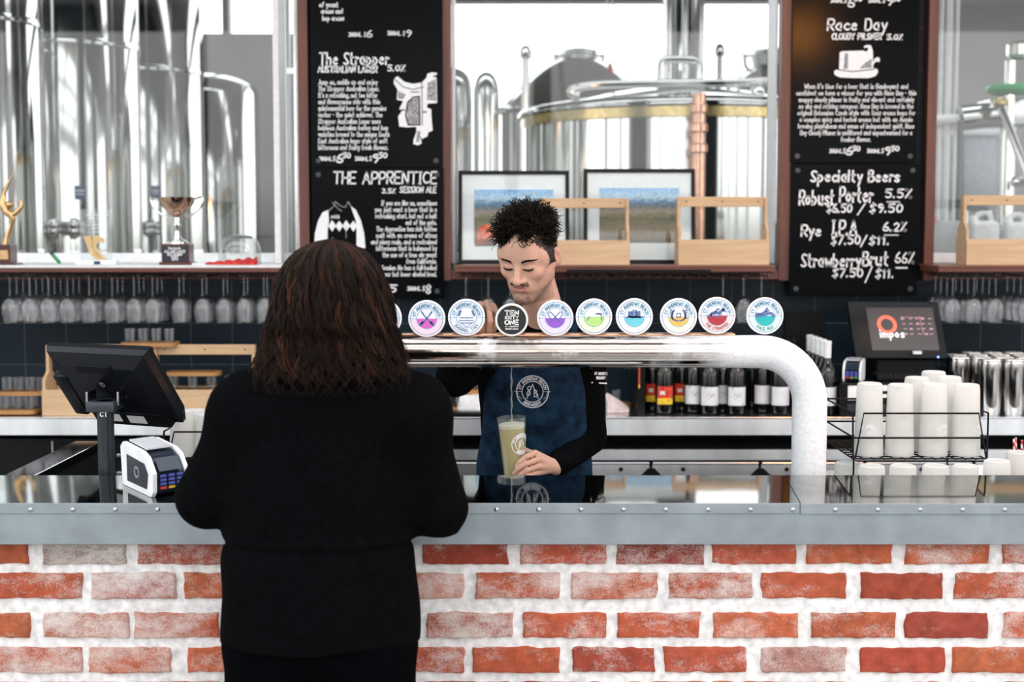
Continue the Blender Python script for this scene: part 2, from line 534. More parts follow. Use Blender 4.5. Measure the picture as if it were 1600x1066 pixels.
M_csill = wood('sill_timber', (0.11, 0.036, 0.02), (0.17, 0.06, 0.035), 0.35, axis=0)
# sill shelves that carry the trophies and crates
SH = {}
for nm, x0, x1, mm, lab in (('sill_shelf', xl, at(446, 400, 6.1).x, M_wsill, 'long pale sill shelf on the left carrying the trophies'),
                        ('sill_shelf', at(712, 400, 6.1).x, at(1209, 400, 6.1).x, M_csill, 'dark red timber sill shelf under the middle window'),
                        ('sill_shelf', at(1462, 400, 6.1).x, xr, M_csill, 'dark red timber sill shelf under the right window')):
    t = thing(nm, lab, 'shelf', ((x0 + x1) / 2, 6.2, Z_SILL - .03))
    MB().box((x0, 6.06, Z_SILL - .012), (x1, 6.53, Z_SILL), 0.003).build('shelf_top', mm, t, smooth=False)
    MB().box((x0, 6.055, Z_SILL - .03), (x1, 6.34, Z_SILL - .0125), 0.003).build('front_rail', M_jarrah_h, t, smooth=False)
# far end of the brewery hall
wf = MB()
zt = at(200, 52, 12.8).z
xo0, xo1 = -1.3, at(1440, 200, 12.8).x
wf.box((-9, 12.8, 0), (xo0, 13.0, zt)); wf.box((xo1, 12.8, 0), (9, 13.0, 4.7))
wf.box((-9, 12.8, 4.62), (xo1, 13.0, 4.7)); wf.box((xo0 - .1, 12.8, 0), (xo1, 13.0, 1.2))
wf.box((xo0 - .22, 12.8, 0), (xo0, 13.0, 4.7))
for px in (112, 232, 352): 
    c = at(px, 30, 12.8).x
    wf.box((c - .03, 12.8, zt), (c + .03, 12.95, 4.7))
struct(wf.build('wall_far', M_grey, smooth=False))
M_beam = mat('roof_beam', (0.20, 0.20, 0.21), 0.6)
bx = MB()
zb = at(900, 3, 12.6).z
bx.box((xo0, 12.55, zb), (xo1, 12.75, zb + .12))
for px in (768, 885, 1035, 1180): c = at(px, 3, 12.5).x; bx.box((c - .05, 12.4, zb - .02), (c + .05, 12.54, zb + .05))
struct(bx.build('trim_1', M_beam, smooth=False))
# street front of the bar behind the customer's side: low wall, posts and head beam between big openings
wq = MB()
wq.box((-9, -6.1, 0), (9, -5.9, 0.7)); wq.box((-9, -6.1, 4.4), (9, -5.9, 4.7))
for x in (-6.5, -4.2, -1.9, 0.4, 2.7, 5.0, 7.3): wq.box((x - .12, -6.1, .7), (x + .12, -5.9, 4.4))
struct(wq.build('wall_front', mat('front_wall_dark', (0.09, 0.085, 0.08), 0.6), smooth=False))
for s in (-1, 1):
    wq = MB()
    wq.box((s * 9 - .1, -6, 0), (s * 9 + .1, 13, 0.9)); wq.box((s * 9 - .1, -6, 4.0), (s * 9 + .1, 13, 4.7))
    wq.box((s * 9 - .1, 6.5, .9), (s * 9 + .1, 8.6, 4.0)); wq.box((s * 9 - .1, 10.2, .9), (s * 9 + .1, 13, 4.0))  # unseen solid bays, added to give the tanks darker reflections
    for y in (-6, -3, 0, 3, 6.5, 10, 13): wq.box((s * 9 - .1, y - .25, .9), (s * 9 + .1, y + .25, 4.0))
    struct(wq.build('wall_left' if s < 0 else 'wall_right', M_grey, smooth=False))

# ================================================================ bar counter
XL, XR = -2.6, 2.6
bar = thing('bar_counter', 'brick fronted bar counter with a galvanised steel top', 'bar counter', (0, 3.7, 0))
def brick_mat():
    m, n, l, b = _new('limewashed_brick')
    a = n.new('ShaderNodeAttribute'); a.attribute_name = 'tint'
    w = n.new('ShaderNodeAttribute'); w.attribute_name = 'wash'
    tx = n.new('ShaderNodeTexCoord')
    mp1 = n.new('ShaderNodeMapping'); mp1.inputs['Scale'].default_value = (9, 9, 14); l.new(tx.outputs['Object'], mp1.inputs[0])
    n1 = n.new('ShaderNodeTexNoise'); n1.inputs['Scale'].default_value = 1.0; n1.inputs['Detail'].default_value = 9; n1.inputs['Roughness'].default_value = 0.72
    l.new(mp1.outputs[0], n1.inputs['Vector'])
    n2 = n.new('ShaderNodeTexNoise'); n2.inputs['Scale'].default_value = 260; n2.inputs['Detail'].default_value = 5; n2.inputs['Roughness'].default_value = 0.7
    l.new(tx.outputs['Object'], n2.inputs['Vector'])
    ad = n.new('ShaderNodeMath'); ad.operation = 'MULTIPLY_ADD'; ad.inputs[1].default_value = 0.55
    l.new(n2.outputs['Fac'], ad.inputs[0]); l.new(n1.outputs['Fac'], ad.inputs[2])          # ~0.72 mean
    su = n.new('ShaderNodeMath'); su.operation = 'ADD'; l.new(ad.outputs[0], su.inputs[0]); l.new(w.outputs['Fac'], su.inputs[1])
    mr = n.new('ShaderNodeMapRange'); mr.inputs['From Min'].default_value = 0.70; mr.inputs['From Max'].default_value = 1.03; mr.inputs['To Max'].default_value = .95
    l.new(su.outputs[0], mr.inputs['Value'])
    n3 = n.new('ShaderNodeTexNoise'); n3.inputs['Scale'].default_value = 45; n3.inputs['Detail'].default_value = 6; l.new(tx.outputs['Object'], n3.inputs['Vector'])
    mv = n.new('ShaderNodeMapRange'); mv.inputs['To Min'].default_value = 0.72; mv.inputs['To Max'].default_value = 1.25; mv.inputs['From Min'].default_value = .25; mv.inputs['From Max'].default_value = .75
    l.new(n3.outputs['Fac'], mv.inputs['Value'])
    hs = n.new('ShaderNodeHueSaturation'); l.new(a.outputs['Color'], hs.inputs['Color']); l.new(mv.outputs[0], hs.inputs['Value'])
    mx = n.new('ShaderNodeMix'); mx.data_type = 'RGBA'
    l.new(mr.outputs[0], mx.inputs['Factor']); l.new(hs.outputs[0], mx.inputs['A']); mx.inputs['B'].default_value = (0.74, 0.69, 0.65, 1)
    l.new(mx.outputs['Result'], b.inputs['Base Color']); b.inputs['Roughness'].default_value = 0.85
    b.inputs['Specular IOR Level'].default_value = 0.2
    bp = n.new('ShaderNodeBump'); bp.inputs['Strength'].default_value = 0.25; bp.inputs['Distance'].default_value = 0.0025
    l.new(ad.outputs[0], bp.inputs['Height']); l.new(bp.outputs[0], b.inputs['Normal'])
    return m
def bricks():
    mortar_c = (0.80, 0.785, 0.765)
    V = []; Fc = []; tint = []; wash = []
    rng = random.Random(5)
    def quadgrid(x0, x1, z0, z1, nx, nz, fn, col, ws):
        b0 = len(V)
        for j in range(nz + 1):
            for i in range(nx + 1):
                V.append(fn(x0 + (x1 - x0) * i / nx, z0 + (z1 - z0) * j / nz)); tint.append(col); wash.append(ws)
        for j in range(nz):
            for i in range(nx):
                a = b0 + j * (nx + 1) + i; Fc.append((a, a + 1, a + nx + 2, a + nx + 1))
    from mathutils import noise as mn
    ztop = at(800, 851, Y_F).z
    def mort(x, z): return (x, Y_BR + .008 + .0014 * mn.noise(Vector((x * 14, z * 14, 3))), z)
    quadgrid(XL, XR, 0, ztop, 520, 90, mort, mortar_c, -1.0)
    k = pxm(Y_BR)
    pals = [(0.40, 0.088, 0.042), (0.36, 0.072, 0.038), (0.43, 0.108, 0.05), (0.33, 0.062, 0.036), (0.39, 0.085, 0.046), (0.44, 0.12, 0.055), (0.28, 0.055, 0.036)]
    special = {(0, 65): ((0.21, 0.14, 0.11), 0.05), (3, 1190): ((0.34, 0.15, 0.12), 0.02)}
    pitch = 150.2
    for r in range(13):
        yc = 870 + 54.2 * r if r else 866
        y0, y1 = (yc - 21, yc + 21) if r else (838, 884)
        if r == 1: y0, y1 = 895, 938
        ph = 662 if r % 2 == 0 else 740
        for kx in range(-12, 14):
            xa = ph + pitch * kx + rng.uniform(-4, 4); xb = xa + 136 + rng.uniform(-4, 3)
            if r >= 5: pass
            p0 = at(xa, y1, Y_BR); p1 = at(xb, y0, Y_BR)
            z0, z1 = p0.z, min(p1.z, ztop + .02)
            x0, x1 = p0.x, p1.x
            if z0 < 0.01 or x0 < XL or x1 > XR: continue
            col = rng.choice(pals); f = rng.uniform(0.86, 1.12); col = tuple(c * f for c in col)
            ws = rng.choice([-0.20, -.16, -0.12, -.08, -0.05, -0.02, 0.03, .09])
            if r == 0: ws = rng.choice([-.18, -.14, -0.10, -.04])
            for (rr, xx), (cc, ww) in special.items():
                if rr == r and abs(xa - xx) < 20: col, ws = cc, ww
            sd = rng.uniform(0, 100)
            cr = [rng.uniform(.004, .014) for _ in range(4)]
            cx = (x0 + x1) / 2; cz = (z0 + z1) / 2; hx = (x1 - x0) / 2; hz = (z1 - z0) / 2
            def fb(x, z):
                # irregular worn outline, rounded arrises, slight face relief
                u = (x - cx) / hx; v = (z - cz) / hz
                s = max(abs(u), abs(v)); 
                n0 = mn.noise(Vector((x * 38, z * 38, sd))); n1 = mn.noise(Vector((x * 11, z * 11, sd + 9)))
                c = cr[(0 if u < 0 else 1) + (0 if v < 0 else 2)]
                ax = max(0, abs(u) * hx - (hx - c)); az = max(0, abs(v) * hz - (hz - c))
                rr = math.hypot(ax, az)
                if rr > c and ax > 0 and az > 0:
                    q = c / rr
                    x = cx + math.copysign((hx - c) + ax * q, u); z = cz + math.copysign((hz - c) + az * q, v)
                ed = min(hx - abs(x - cx), hz - abs(z - cz))
                sh = 1 - (0.0045 * n0 + 0.004 * n1 + 0.001) / (hx if abs(u) * hx > hx - .03 else hz) * (1 if s > .6 else 0)
                y = Y_BR + 0.0025 * n1
                if ed < .004: y = Y_BR + .004 + (1 - ed / .004) * .012
                return (cx + (x - cx) * (1 - (0.005 * n0 + .004 * n1) / hx), y, cz + (z - cz) * (1 - (0.004 * n0 + .003 * n1) / hz))
            quadgrid(x0, x1, z0, z1, 44, 16, fb, col, ws)
    o = ORG[bar.name]
    me = bpy.data.meshes.new('brick_front')
    me.from_pydata([(v[0] - o.x, v[1] - o.y, v[2] - o.z) for v in V], [], Fc)
    a = me.attributes.new('tint', 'FLOAT_COLOR', 'POINT'); a.data.foreach_set('color', [c for t in tint for c in (*t, 1.0)])
    a = me.attributes.new('wash', 'FLOAT', 'POINT'); a.data.foreach_set('value', wash)
    me.polygons.foreach_set('use_smooth', [True] * len(me.polygons))
    mesh_obj('brick_front', me, brick_mat(), bar)
bricks()
MB().box((XL, Y_BR + .02, 0), (XR, Y_BR + .10, .93)).build('brick_backing', M_dark, bar, smooth=False)
zl = at(800, 803, Y_F).z; zbm = at(800, 852, Y_F).z
MB().box((XL, Y_F + .004, zbm), (XR, Y_F + .03, Z_C - .004), .002).build('fascia_panel', M_zinc, bar, smooth=False)
xsm = at(1250, 795, Y_F).x
MB().box((XL, Y_F - .0005, zl), (xsm - .001, Y_F + .0045, Z_C + .0005), .0015).build('edge_strip', M_zinc, bar, smooth=False)
MB().box((xsm + .001, Y_F - .0025, zl - .001), (XR, Y_F + .0045, Z_C + .0005), .0015).build('edge_strip', M_zinc, bar, smooth=False)
xsb = at(1225, 745, Y_BK).x
for a, b in (((XL, Y_F), (xsm, xsb)), ):
    m = MB(); m.poly([(XL, Y_F, Z_C - .012), (xsm, Y_F, Z_C - .012), (xsb, Y_BK, Z_CB - .012), (XL, Y_BK, Z_CB - .012)], (0, 0, .012)); m.build('top_sheet', M_top, bar, smooth=False)
    m = MB(); m.poly([(xsm + .002, Y_F, Z_C - .012), (XR, Y_F, Z_C - .012), (XR, Y_BK, Z_CB - .012), (xsb + .002, Y_BK, Z_CB - .012)], (0, 0, .0125)); m.build('top_sheet', M_top, bar, smooth=False)
MB().box((XL, Y_F + .05, Z_C - .05), (XR, Y_BK - .02, Z_C - .0125)).build('top_core', M_dark, bar, smooth=False)
MB().box((XL, Y_BK - .06, 0), (XR, Y_BK - .02, Z_C - .0505)).build('back_panel', M_dark, bar, smooth=False)
for kx in range(-1, 26):
    px = 48 + 66.15 * kx
    p = at(px, 796.5, Y_F)
    yy = Y_F - (.0025 if px > 1250 else .0005)
    m = MB(); m.lathe([(0.0062, 0), (0.0058, .0022), (.004, .0036), (0, .0042)], seg=14, M=Matrix.Translation((p.x, yy, p.z)) @ Matrix.Rotation(PI / 2, 4, 'X'))
    m.build('screw', M_pipe, bar)
# narrow steel-topped return on the left
rt = thing('counter_return', 'narrow steel topped black return running back from the left of the counter', 'counter', (-1.37, 4.2, 0))
MB().box((-1.415, Y_BK + .002, Z_C - .03), (-1.325, 4.57, Z_C), .003).build('top_ledge', M_top, rt, smooth=False)
MB().box((-1.405, Y_BK + .002, 0), (-1.335, 4.55, Z_C - .03)).build('panel', M_black, rt, smooth=False)
# under-bar steel shelf behind the counter that carries font and cup racks
ub = thing('underbar_bench', 'low steel shelf hidden behind the counter', 'shelf', (0.3, 4.1, 0))
MB().box((-1.30, Y_BK + .002, .83), (-.35, 4.34, .85), .003).build('shelf_top', M_bench, ub, smooth=False)
MB().box((.40, Y_BK + .002, .83), (2.2, 4.48, .85), .003).build('shelf_top', M_bench, ub, smooth=False)
MB().box((-1.30, Y_BK + .002, .83), (2.2, 4.03, .85), .003).build('drip_ledge', M_bench, ub, smooth=False)
for x in (-1.28, -.4, .45, 1.3, 2.15): MB().cyl((x, 3.97, 0), (x, 3.97, .83), .018, seg=12).build('leg', M_steel, ub)

# ================================================================ back bench and fridges
YB = 5.80; ZB = at(800, 653, YB).z
bb = thing('back_bench', 'long stainless steel back bench under the dark tiles', 'bench', (0, 6.1, 0))
ze = at(800, 680, YB).z
sloped((-3.2, YB, ze), (3.2, YB + .03, ZB), .011).build('front_edge', M_edge, bb, smooth=False)
MB().box((-3.2, YB + .010, ZB - .02), (3.2, Y_W - .002, ZB + .001), .002).build('bench_top', M_bench, bb, smooth=False)
for x in (-3.0, -1.0, 1.0, 3.0): MB().box((x - .02, 6.3, 0), (x + .02, 6.34, ZB - .02)).build('leg', M_dark, bb, smooth=False)
z1 = at(800, 703, YB + .05).z; z2 = at(800, 719, YB + .05).z; z3 = at(800, 726, YB + .05).z
xf0 = at(620, 700, 5.85).x
fr = thing('bar_fridge', 'low stainless bar fridge with keyed drawers under the back bench', 'fridge', ((xf0 + 3) / 2, 6.05, 0))
MB().box((xf0, YB + .09, 0.05), (3.0, 6.28, z1 - .004)).build('body', M_dark, fr, smooth=False)
sloped((xf0, YB + .05, z2), (3.0, 6.28, z1), .006).build('top_panel', M_edge, fr, smooth=False)
edges = [xf0, at(790, 730, 5.85).x, at(1017, 730, 5.85).x, at(1187, 730, 5.85).x, at(1350, 730, 5.85).x, at(1520, 730, 5.85).x, 3.0]
locks = [700, 970, 1067, 1229, 1440, 1600]
for i in range(6):
    d = sloped((edges[i] + .006, YB + .01, .42), (edges[i + 1] - .006, YB + .088, z3), .040).build('drawer', M_bench, fr, smooth=False)
    c = at(locks[i], 733, YB + .05)
    MB().cyl((c.x, YB + .04, c.z), (c.x, YB + .055, c.z), .009, seg=16).build('lock', M_black, d)
    MB().box((edges[i] + .006, YB + .036, z3 + .004), (edges[i + 1] - .006, YB + .056, z2 - .008), .003).build('handle', M_steel, d, smooth=False)
for i in (2, 3):
    c = edges[i]
    m = MB(); zq = at(1017, 731, 5.84).z; zr = at(1017, 745, 5.84).z
    m.poly([(c - .012, YB + .03, zq), (c + .012, YB + .03, zq), (c + .05, YB + .03, zr), (c - .05, YB + .03, zr)], (0, .019, 0))
    m.build('door_catch', M_black, fr, smooth=False)
ck = thing('bench_cupboard', 'black cupboard with rail fronts under the left of the back bench', 'cupboard', (-1.8, 6.0, 0))
MB().box((-3.1, YB + .10, .05), (xf0 - .02, 6.28, ze - .03)).build('body', M_black, ck, smooth=False)
for px in (80, 200, 330):
    c = at(px, 700, 5.88)
    MB().box((c.x - .003, YB + .094, .1), (c.x + .003, YB + .1, ze - .04)).build('door_gap', M_steel, ck, smooth=False)
for k in range(4):
    z = ze - .1 - .075 * k; c0 = at(186, 700, 5.9).x; c1 = at(206, 700, 5.9).x
    MB().box((c0, YB + .06, z), (c1 + .06, YB + .1, z + .012), .002).build('rail', M_steel, ck, smooth=False)
# ================================================================ beer font: big frosted pipe on two legs
Y_P = 3.985
def pipe_mat():
    m, n, l, b = _new('frosted_font_pipe')
    tx = n.new('ShaderNodeTexCoord'); sx = n.new('ShaderNodeSeparateXYZ'); l.new(tx.outputs['Object'], sx.inputs[0])
    nz = n.new('ShaderNodeTexNoise'); nz.inputs['Scale'].default_value = 9; nz.inputs['Detail'].default_value = 6
    l.new(tx.outputs['Object'], nz.inputs['Vector'])
    # frost grows from the right leg, thins out along the bar, with a few loose patches
    a1 = n.new('ShaderNodeMath'); a1.operation = 'MULTIPLY_ADD'; a1.inputs[1].default_value = 2.2; a1.inputs[2].default_value = -2.2 * 0.20
    l.new(sx.outputs['X'], a1.inputs[0])
    a2 = n.new('ShaderNodeMath'); a2.operation = 'MULTIPLY_ADD'; a2.inputs[1].default_value = -3.2; a2.inputs[2].default_value = 0.05
    l.new(sx.outputs['Z'], a2.inputs[0])
    n2 = n.new('ShaderNodeMath'); n2.operation = 'MULTIPLY_ADD'; n2.inputs[1].default_value = 1.5; n2.inputs[2].default_value = -0.72
    l.new(nz.outputs['Fac'], n2.inputs[0])
    s1 = n.new('ShaderNodeMath'); s1.operation = 'ADD'; l.new(a1.outputs[0], s1.inputs[0]); l.new(n2.outputs[0], s1.inputs[1])
    s2 = n.new('ShaderNodeMath'); s2.operation = 'MAXIMUM'; l.new(s1.outputs[0], s2.inputs[0])
    mr0 = n.new('ShaderNodeMapRange'); mr0.inputs['From Min'].default_value = 0.58; mr0.inputs['From Max'].default_value = 0.72; mr0.inputs['To Max'].default_value = 0.5
    l.new(nz.outputs['Fac'], mr0.inputs['Value']); l.new(mr0.outputs[0], s2.inputs[1])
    mr = n.new('ShaderNodeMapRange'); mr.inputs['From Min'].default_value = 0.05; mr.inputs['From Max'].default_value = 0.5
    l.new(s2.outputs[0], mr.inputs['Value'])
    b.inputs['Base Color'].default_value = (0.46, 0.40, 0.36, 1); b.inputs['Metallic'].default_value = 1; b.inputs['Roughness'].default_value = 0.13
    d = n.new('ShaderNodeBsdfPrincipled'); d.inputs['Roughness'].default_value = 0.75; d.inputs['Specular IOR Level'].default_value = 0.2
    nf = n.new('ShaderNodeTexNoise'); nf.inputs['Scale'].default_value = 110; nf.inputs['Detail'].default_value = 6; l.new(tx.outputs['Object'], nf.inputs['Vector'])
    cr = n.new('ShaderNodeValToRGB'); cr.color_ramp.elements[0].position = .3; cr.color_ramp.elements[1].position = .6
    cr.color_ramp.elements[0].color = (0.70, 0.715, 0.73, 1); cr.color_ramp.elements[1].color = (0.82, 0.83, 0.845, 1)
    l.new(nf.outputs['Fac'], cr.inputs[0]); l.new(cr.outputs[0], d.inputs['Base Color'])
    bp = n.new('ShaderNodeBump'); bp.inputs['Strength'].default_value = 0.4; bp.inputs['Distance'].default_value = 0.002
    l.new(nf.outputs['Fac'], bp.inputs['Height']); l.new(bp.outputs[0], d.inputs['Normal'])
    nd = n.new('ShaderNodeTexNoise'); nd.inputs['Scale'].default_value = 14; nd.inputs['Detail'].default_value = 2; l.new(tx.outputs['Object'], nd.inputs['Vector'])
    b2 = n.new('ShaderNodeBump'); b2.inputs['Strength'].default_value = 0.12; b2.inputs['Distance'].default_value = 0.01
    l.new(nd.outputs['Fac'], b2.inputs['Height']); l.new(b2.outputs[0], b.inputs['Normal'])
    mx = n.new('ShaderNodeMixShader'); out = [q for q in n if q.type == 'OUTPUT_MATERIAL'][0]
    l.new(mr.outputs[0], mx.inputs[0]); l.new(b.outputs[0], mx.inputs[1]); l.new(d.outputs[0], mx.inputs[2]); l.new(mx.outputs[0], out.inputs[0])
    return m
rl = at(510, 700, Y_P).x; rr = at(1264, 700, Y_P).x
zp = at(900, 549.5, Y_P).z
PR = 25.0 * pxm(Y_P)
pc = Vector(((rl + rr) / 2, Y_P, .85))
font = thing('beer_font', 'thick arched metal beer font pipe frosted white at its right end', 'beer tap', pc)
pts = [(rl, Y_P, .855)]
RB = 0.145
def arc(cx, cz, a0, a1, n=14):
    return [(cx + RB * math.cos(a0 + (a1 - a0) * k / n), Y_P, cz + RB * math.sin(a0 + (a1 - a0) * k / n)) for k in range(n + 1)]
pts += [(rl, Y_P, zp - RB - .2 + .02 * k) for k in range(1, 10)] + arc(rl + RB, zp - RB, PI, PI / 2) + [(rl + RB + (rr - rl - 2 * RB) * k / 40, Y_P, zp) for k in range(1, 40)] + arc(rr - RB, zp - RB, PI / 2, 0)
pts += [(rr, Y_P, zp - RB - .04 * k) for k in range(1, 10)] + [(rr, Y_P, .855)]
rad = []
for p in pts:
    f = max(0, min(1, (p[0] - .55) / .3)); rad.append(PR * (1 + .09 * f))
MB().tube(pts, rad, 40).build('pipe', pipe_mat(), font, ang=60)
# welded saddle along the top of the pipe that carries the handles
MB().box((rl + RB, Y_P + .004, zp + PR - .006), (at(1150, 500, Y_P).x, Y_P + .05, zp + PR + .006), .003).build('saddle', mat('copper_saddle', (0.62, 0.36, 0.24), .22, 1.0, var=.1), font, smooth=False)
for x in (rl, rr): MB().lathe([(PR * 1.5, 0), (PR * 1.5, .012), (PR * 1.12, .016), (PR * 1.12, .03)], (x, Y_P, .8505), 32).build('base_flange', M_steel, font)
m = MB(); rng = random.Random(3)
for k in range(46):
    px = 640 + rng.uniform(0, 560)
    c = at(px, 575, Y_P); m.ell((c.x, Y_P + rng.uniform(-.012, .012), zp - PR * (1.0 + .05 * max(0, min(1, (c.x - .55) / .3))) - .001), (.0028, .0028, .0036), u=8, v=6)
m.build('water_drops', thin_glass('water', 1.33), font)

# ---------------------------------------------------------------- tap badges
def badge(i, px, py, r, low, label, emblem, inner_low=None, ring=(0.50, 0.68, 0.85), dark=False, top_txt='ST ANDREWS BEACH', bot_txt=None):
    Y = Y_P - .012
    c = at(px, py, Y); R = r * pxm(Y)
    t = thing('tap_badge', label, 'tap badge', (c.x, Y_P + .02, zp + PR), 'round beer badges on the font')
    m = MB(); m.lathe([(0, -.004), (R * .97, -.004), (R, -.002), (R, .003), (R * .97, .005), (0, .005)], seg=56, M=Matrix.Translation(c) @ Matrix.Rotation(PI / 2, 4, 'X'))
    dsc = m.build('disc', mat('badge_rim_white', (0.86, 0.85, 0.88), .3, var=.01) if not dark else mat('badge_rim_cream', (0.80, 0.79, 0.76), .3, var=.01), t)
    def f(dy): return lambda u, v: Vector((c.x + u * R, Y - .0052 - dy, c.z + v * R))
    def P(name, m, col, rough=.4): return m.build(name, mat('badge_%s_%02d%02d%02d' % (name, *[int(q * 99) for q in col]), col, rough, var=.02, scale=120), dsc, smooth=False)
    def half(f, r0, r1, a0, a1, n=40):
        m = MB(); 
        m.ring(f(0, 0), f(1, 0) - f(0, 0), f(0, 1) - f(0, 0), r0, r1, n, a0, a1); return m
    if dark:
        P('face', half(f(.0003), 0.001, .87, 0, 2 * PI), (0.010, 0.016, 0.014))
        m = MB()
        for s, y, h, w, wd in (('TEN', .30, .26, .80, .070), ('SIXTY', .06, .17, .80, .046), ('ONE', -.27, .26, .80, .075), ('ST ANDREWS', -.42, .07, .80, .018), ('BREWERY BEACH', -.58, .085, .74, .020)):
            for st in lay(s, h, w): m.stroke([(q[0] - w / 2, q[1] + y) for q in st], wd, f(.0008))
        P('lettering', m, (0.85, 0.85, 0.84))
        return t
    a = -.12
    P('ring_band', half(f(.0003), .56, .86, -a if False else .02, PI - .02), (0.76, 0.84, 0.92))
    P('lower_band', half(f(.0003), .56, .86, PI + .02, 2 * PI - .02), tuple(min(1, .35 * q + .55) if not bot_txt else q * .5 + .45 for q in low) if bot_txt else tuple(.45 * q + .48 for q in low))
    P('ring_line', half(f(.0006), .86, .895, 0, 2 * PI), (0.25, 0.36, 0.52))
    P('inner_line', half(f(.0006), .53, .565, 0, 2 * PI), (0.30, 0.42, 0.58))
    P('inner_face', half(f(.0004), .001, .53, .0, PI), (0.80, 0.83, 0.88))
    P('inner_low', half(f(.0004), .001, .53, PI, 2 * PI), inner_low or low)
    m = MB()
    for st in arc_text(top_txt, .63, .155, PI / 2, 2.75): m.stroke(st, .042, f(.0008))
    P('lettering', m, (0.16, 0.36, 0.52))
    if bot_txt:
        m = MB()
        for st in arc_text(bot_txt, .63, .15, -PI / 2, 1.9 if len(bot_txt) > 8 else 1.3, up=False): m.stroke(st, .04, f(.0008))
        P('name_lettering', m, tuple(q * .55 for q in low))
    m = MB(); emblem(m, f(.001)); P('emblem', m, (0.10, 0.17, 0.38))
    m = MB(); m.stroke([(-1.0, 0), (-.52, 0)], .02, f(.0009)); m.stroke([(.52, 0), (1.0, 0)], .02, f(.0009)); P('side_ticks', m, (0.25, 0.36, 0.52))
    return t
def e_cross(m, f):
    for s in (-1, 1):
        m.stroke([(s * .30, -.28), (-s * .10, .12), (-s * .26, .36)], .07, f); m.stroke([(s * .36, -.34), (s * .22, -.20)], .15, f); m.stroke([(-s * .22, .30), (-s * .28, .40)], .04, f)
def e_tan(m, f):
    m.stroke([(-.42, .12), (-.32, .34)], .12, f); m.stroke([(.42, .12), (.32, .34)], .12, f)
    for k, w in ((-.02, .34), (-.16, .38), (-.30, .32)): m.stroke([(-w, k), (w, k)], .045, f)
    m.stroke([(-.44, -.22), (0, -.5), (.44, -.22)], .03, f)
def e_rods(m, f):
    for s in (-1, 1):
        m.stroke([(s * .32, -.30), (-s * .26, .34)], .05, f); m.stroke(chaikin([(-s * .26, .34), (-s * .42, .30), (-s * .36, .10)]), .045, f); m.stroke([(s * .22, -.1), (s * .32, .1)], .05, f)
def e_birds(m, f):
    m.stroke(chaikin([(.10, .16), (.36, .18), (.42, -.02), (.40, -.18)]), .06, f); m.stroke([(.2, .15), (.44, .17)], .05, f); m.stroke(chaikin([(-.36, -.18), (-.30, -.05), (-.22, .0)]), .05, f)
def e_ship(m, f):
    for x, h in ((-.22, .28), (0, .38), (.2, .3)):
        for k in range(4): m.stroke([(x - .1, .05 + h * k / 4), (x + .1, .05 + h * k / 4)], .07, f)
    m.stroke(chaikin([(-.44, -.06), (-.3, .04), (-.1, -.06), (.1, .02), (.3, -.06), (.44, .02)]), .08, f); m.stroke([(-.3, -.01), (.32, -.01)], .09, f)
def e_laurel(m, f):
    for s in (-1, 1):
        m.stroke(chaikin([(s * .06, -.22), (s * .34, -.14), (s * .38, .16), (s * .24, .36)]), .09, f)
        for k in range(4): a = -.12 + .13 * k; m.stroke([(s * .30, a), (s * .44, a + .10)], .06, f)
    m.stroke([(-.1, .18), (.1, .18), (.1, -.02), (-.1, -.02), (-.1, .18)], .05, f)
def e_horse(m, f):
    m.stroke(chaikin([(-.42, -.02), (-.2, .18), (.1, .12), (.30, .30), (.36, .36)]), .15, f); m.stroke([(.28, .34), (.42, .22)], .09, f)
    for x, d in ((-.28, -.1), (-.16, .06), (.12, -.06), (.2, .1)): m.stroke([(x, .1), (x + d, -.10)], .06, f)
    m.stroke(chaikin([(-.1, .18), (.02, .38), (.1, .32)]), .08, f)
def e_wave(m, f):
    m.stroke(chaikin([(-.48, .12), (-.2, .10), (-.02, .22), (.1, .40)]), .11, f); m.stroke(chaikin([(-.46, .0), (-.1, .02), (.18, .14), (.36, .14), (.46, -.02)]), .15, f); m.stroke([(.02, .2), (.2, .3)], .09, f)
badge(0, 599, 497, 29, (0.62, 0.45, 0.60), 'round badge half hidden behind the customer\'s long hair', e_cross)
badge(1, 667, 498, 29, (0.86, 0.42, 0.70), 'round badge with a pink lower half and crossed bottles', e_cross, inner_low=(0.70, 0.12, 0.55))
badge(2, 729, 496, 29, (0.62, 0.76, 0.90), 'all pale blue round badge with dark ticks beside the raised hand', e_tan, inner_low=(0.82, 0.85, 0.90), bot_txt='BARREL TAN')
badge(3, 799.5, 500, 26, (0, 0, 0), 'black round badge reading TEN SIXTY ONE', e_tan, dark=True)
badge(4, 867.5, 497, 28.5, (0.60, 0.46, 0.86), 'round badge with a purple lower half and crossed rods', e_rods, inner_low=(0.30, 0.10, 0.62))
badge(5, 928, 495, 28.5, (0.58, 0.80, 0.40), 'round badge with a green lower half and a bird', e_birds, inner_low=(0.45, 0.72, 0.22))
badge(6, 991, 495, 29, (0.62, 0.82, 0.92), 'round badge with a sailing ship on light blue water', e_ship, inner_low=(0.15, 0.60, 0.70))
badge(7, 1060, 495, 29, (0.94, 0.80, 0.48), 'round badge with a yellow lower half and a blue wreath', e_laurel, inner_low=(0.82, 0.50, 0.10))
badge(8, 1120, 493, 29, (0.92, 0.42, 0.40), 'round badge with a red lower half and a blue racehorse', e_horse, inner_low=(0.42, 0.03, 0.04), bot_txt='THE STRAPPER')
badge(9, 1195, 493.5, 29, (0.35, 0.78, 0.76), 'rightmost round badge, teal with a breaking wave', e_wave, inner_low=(0.02, 0.45, 0.45), bot_txt='PALE ALE')
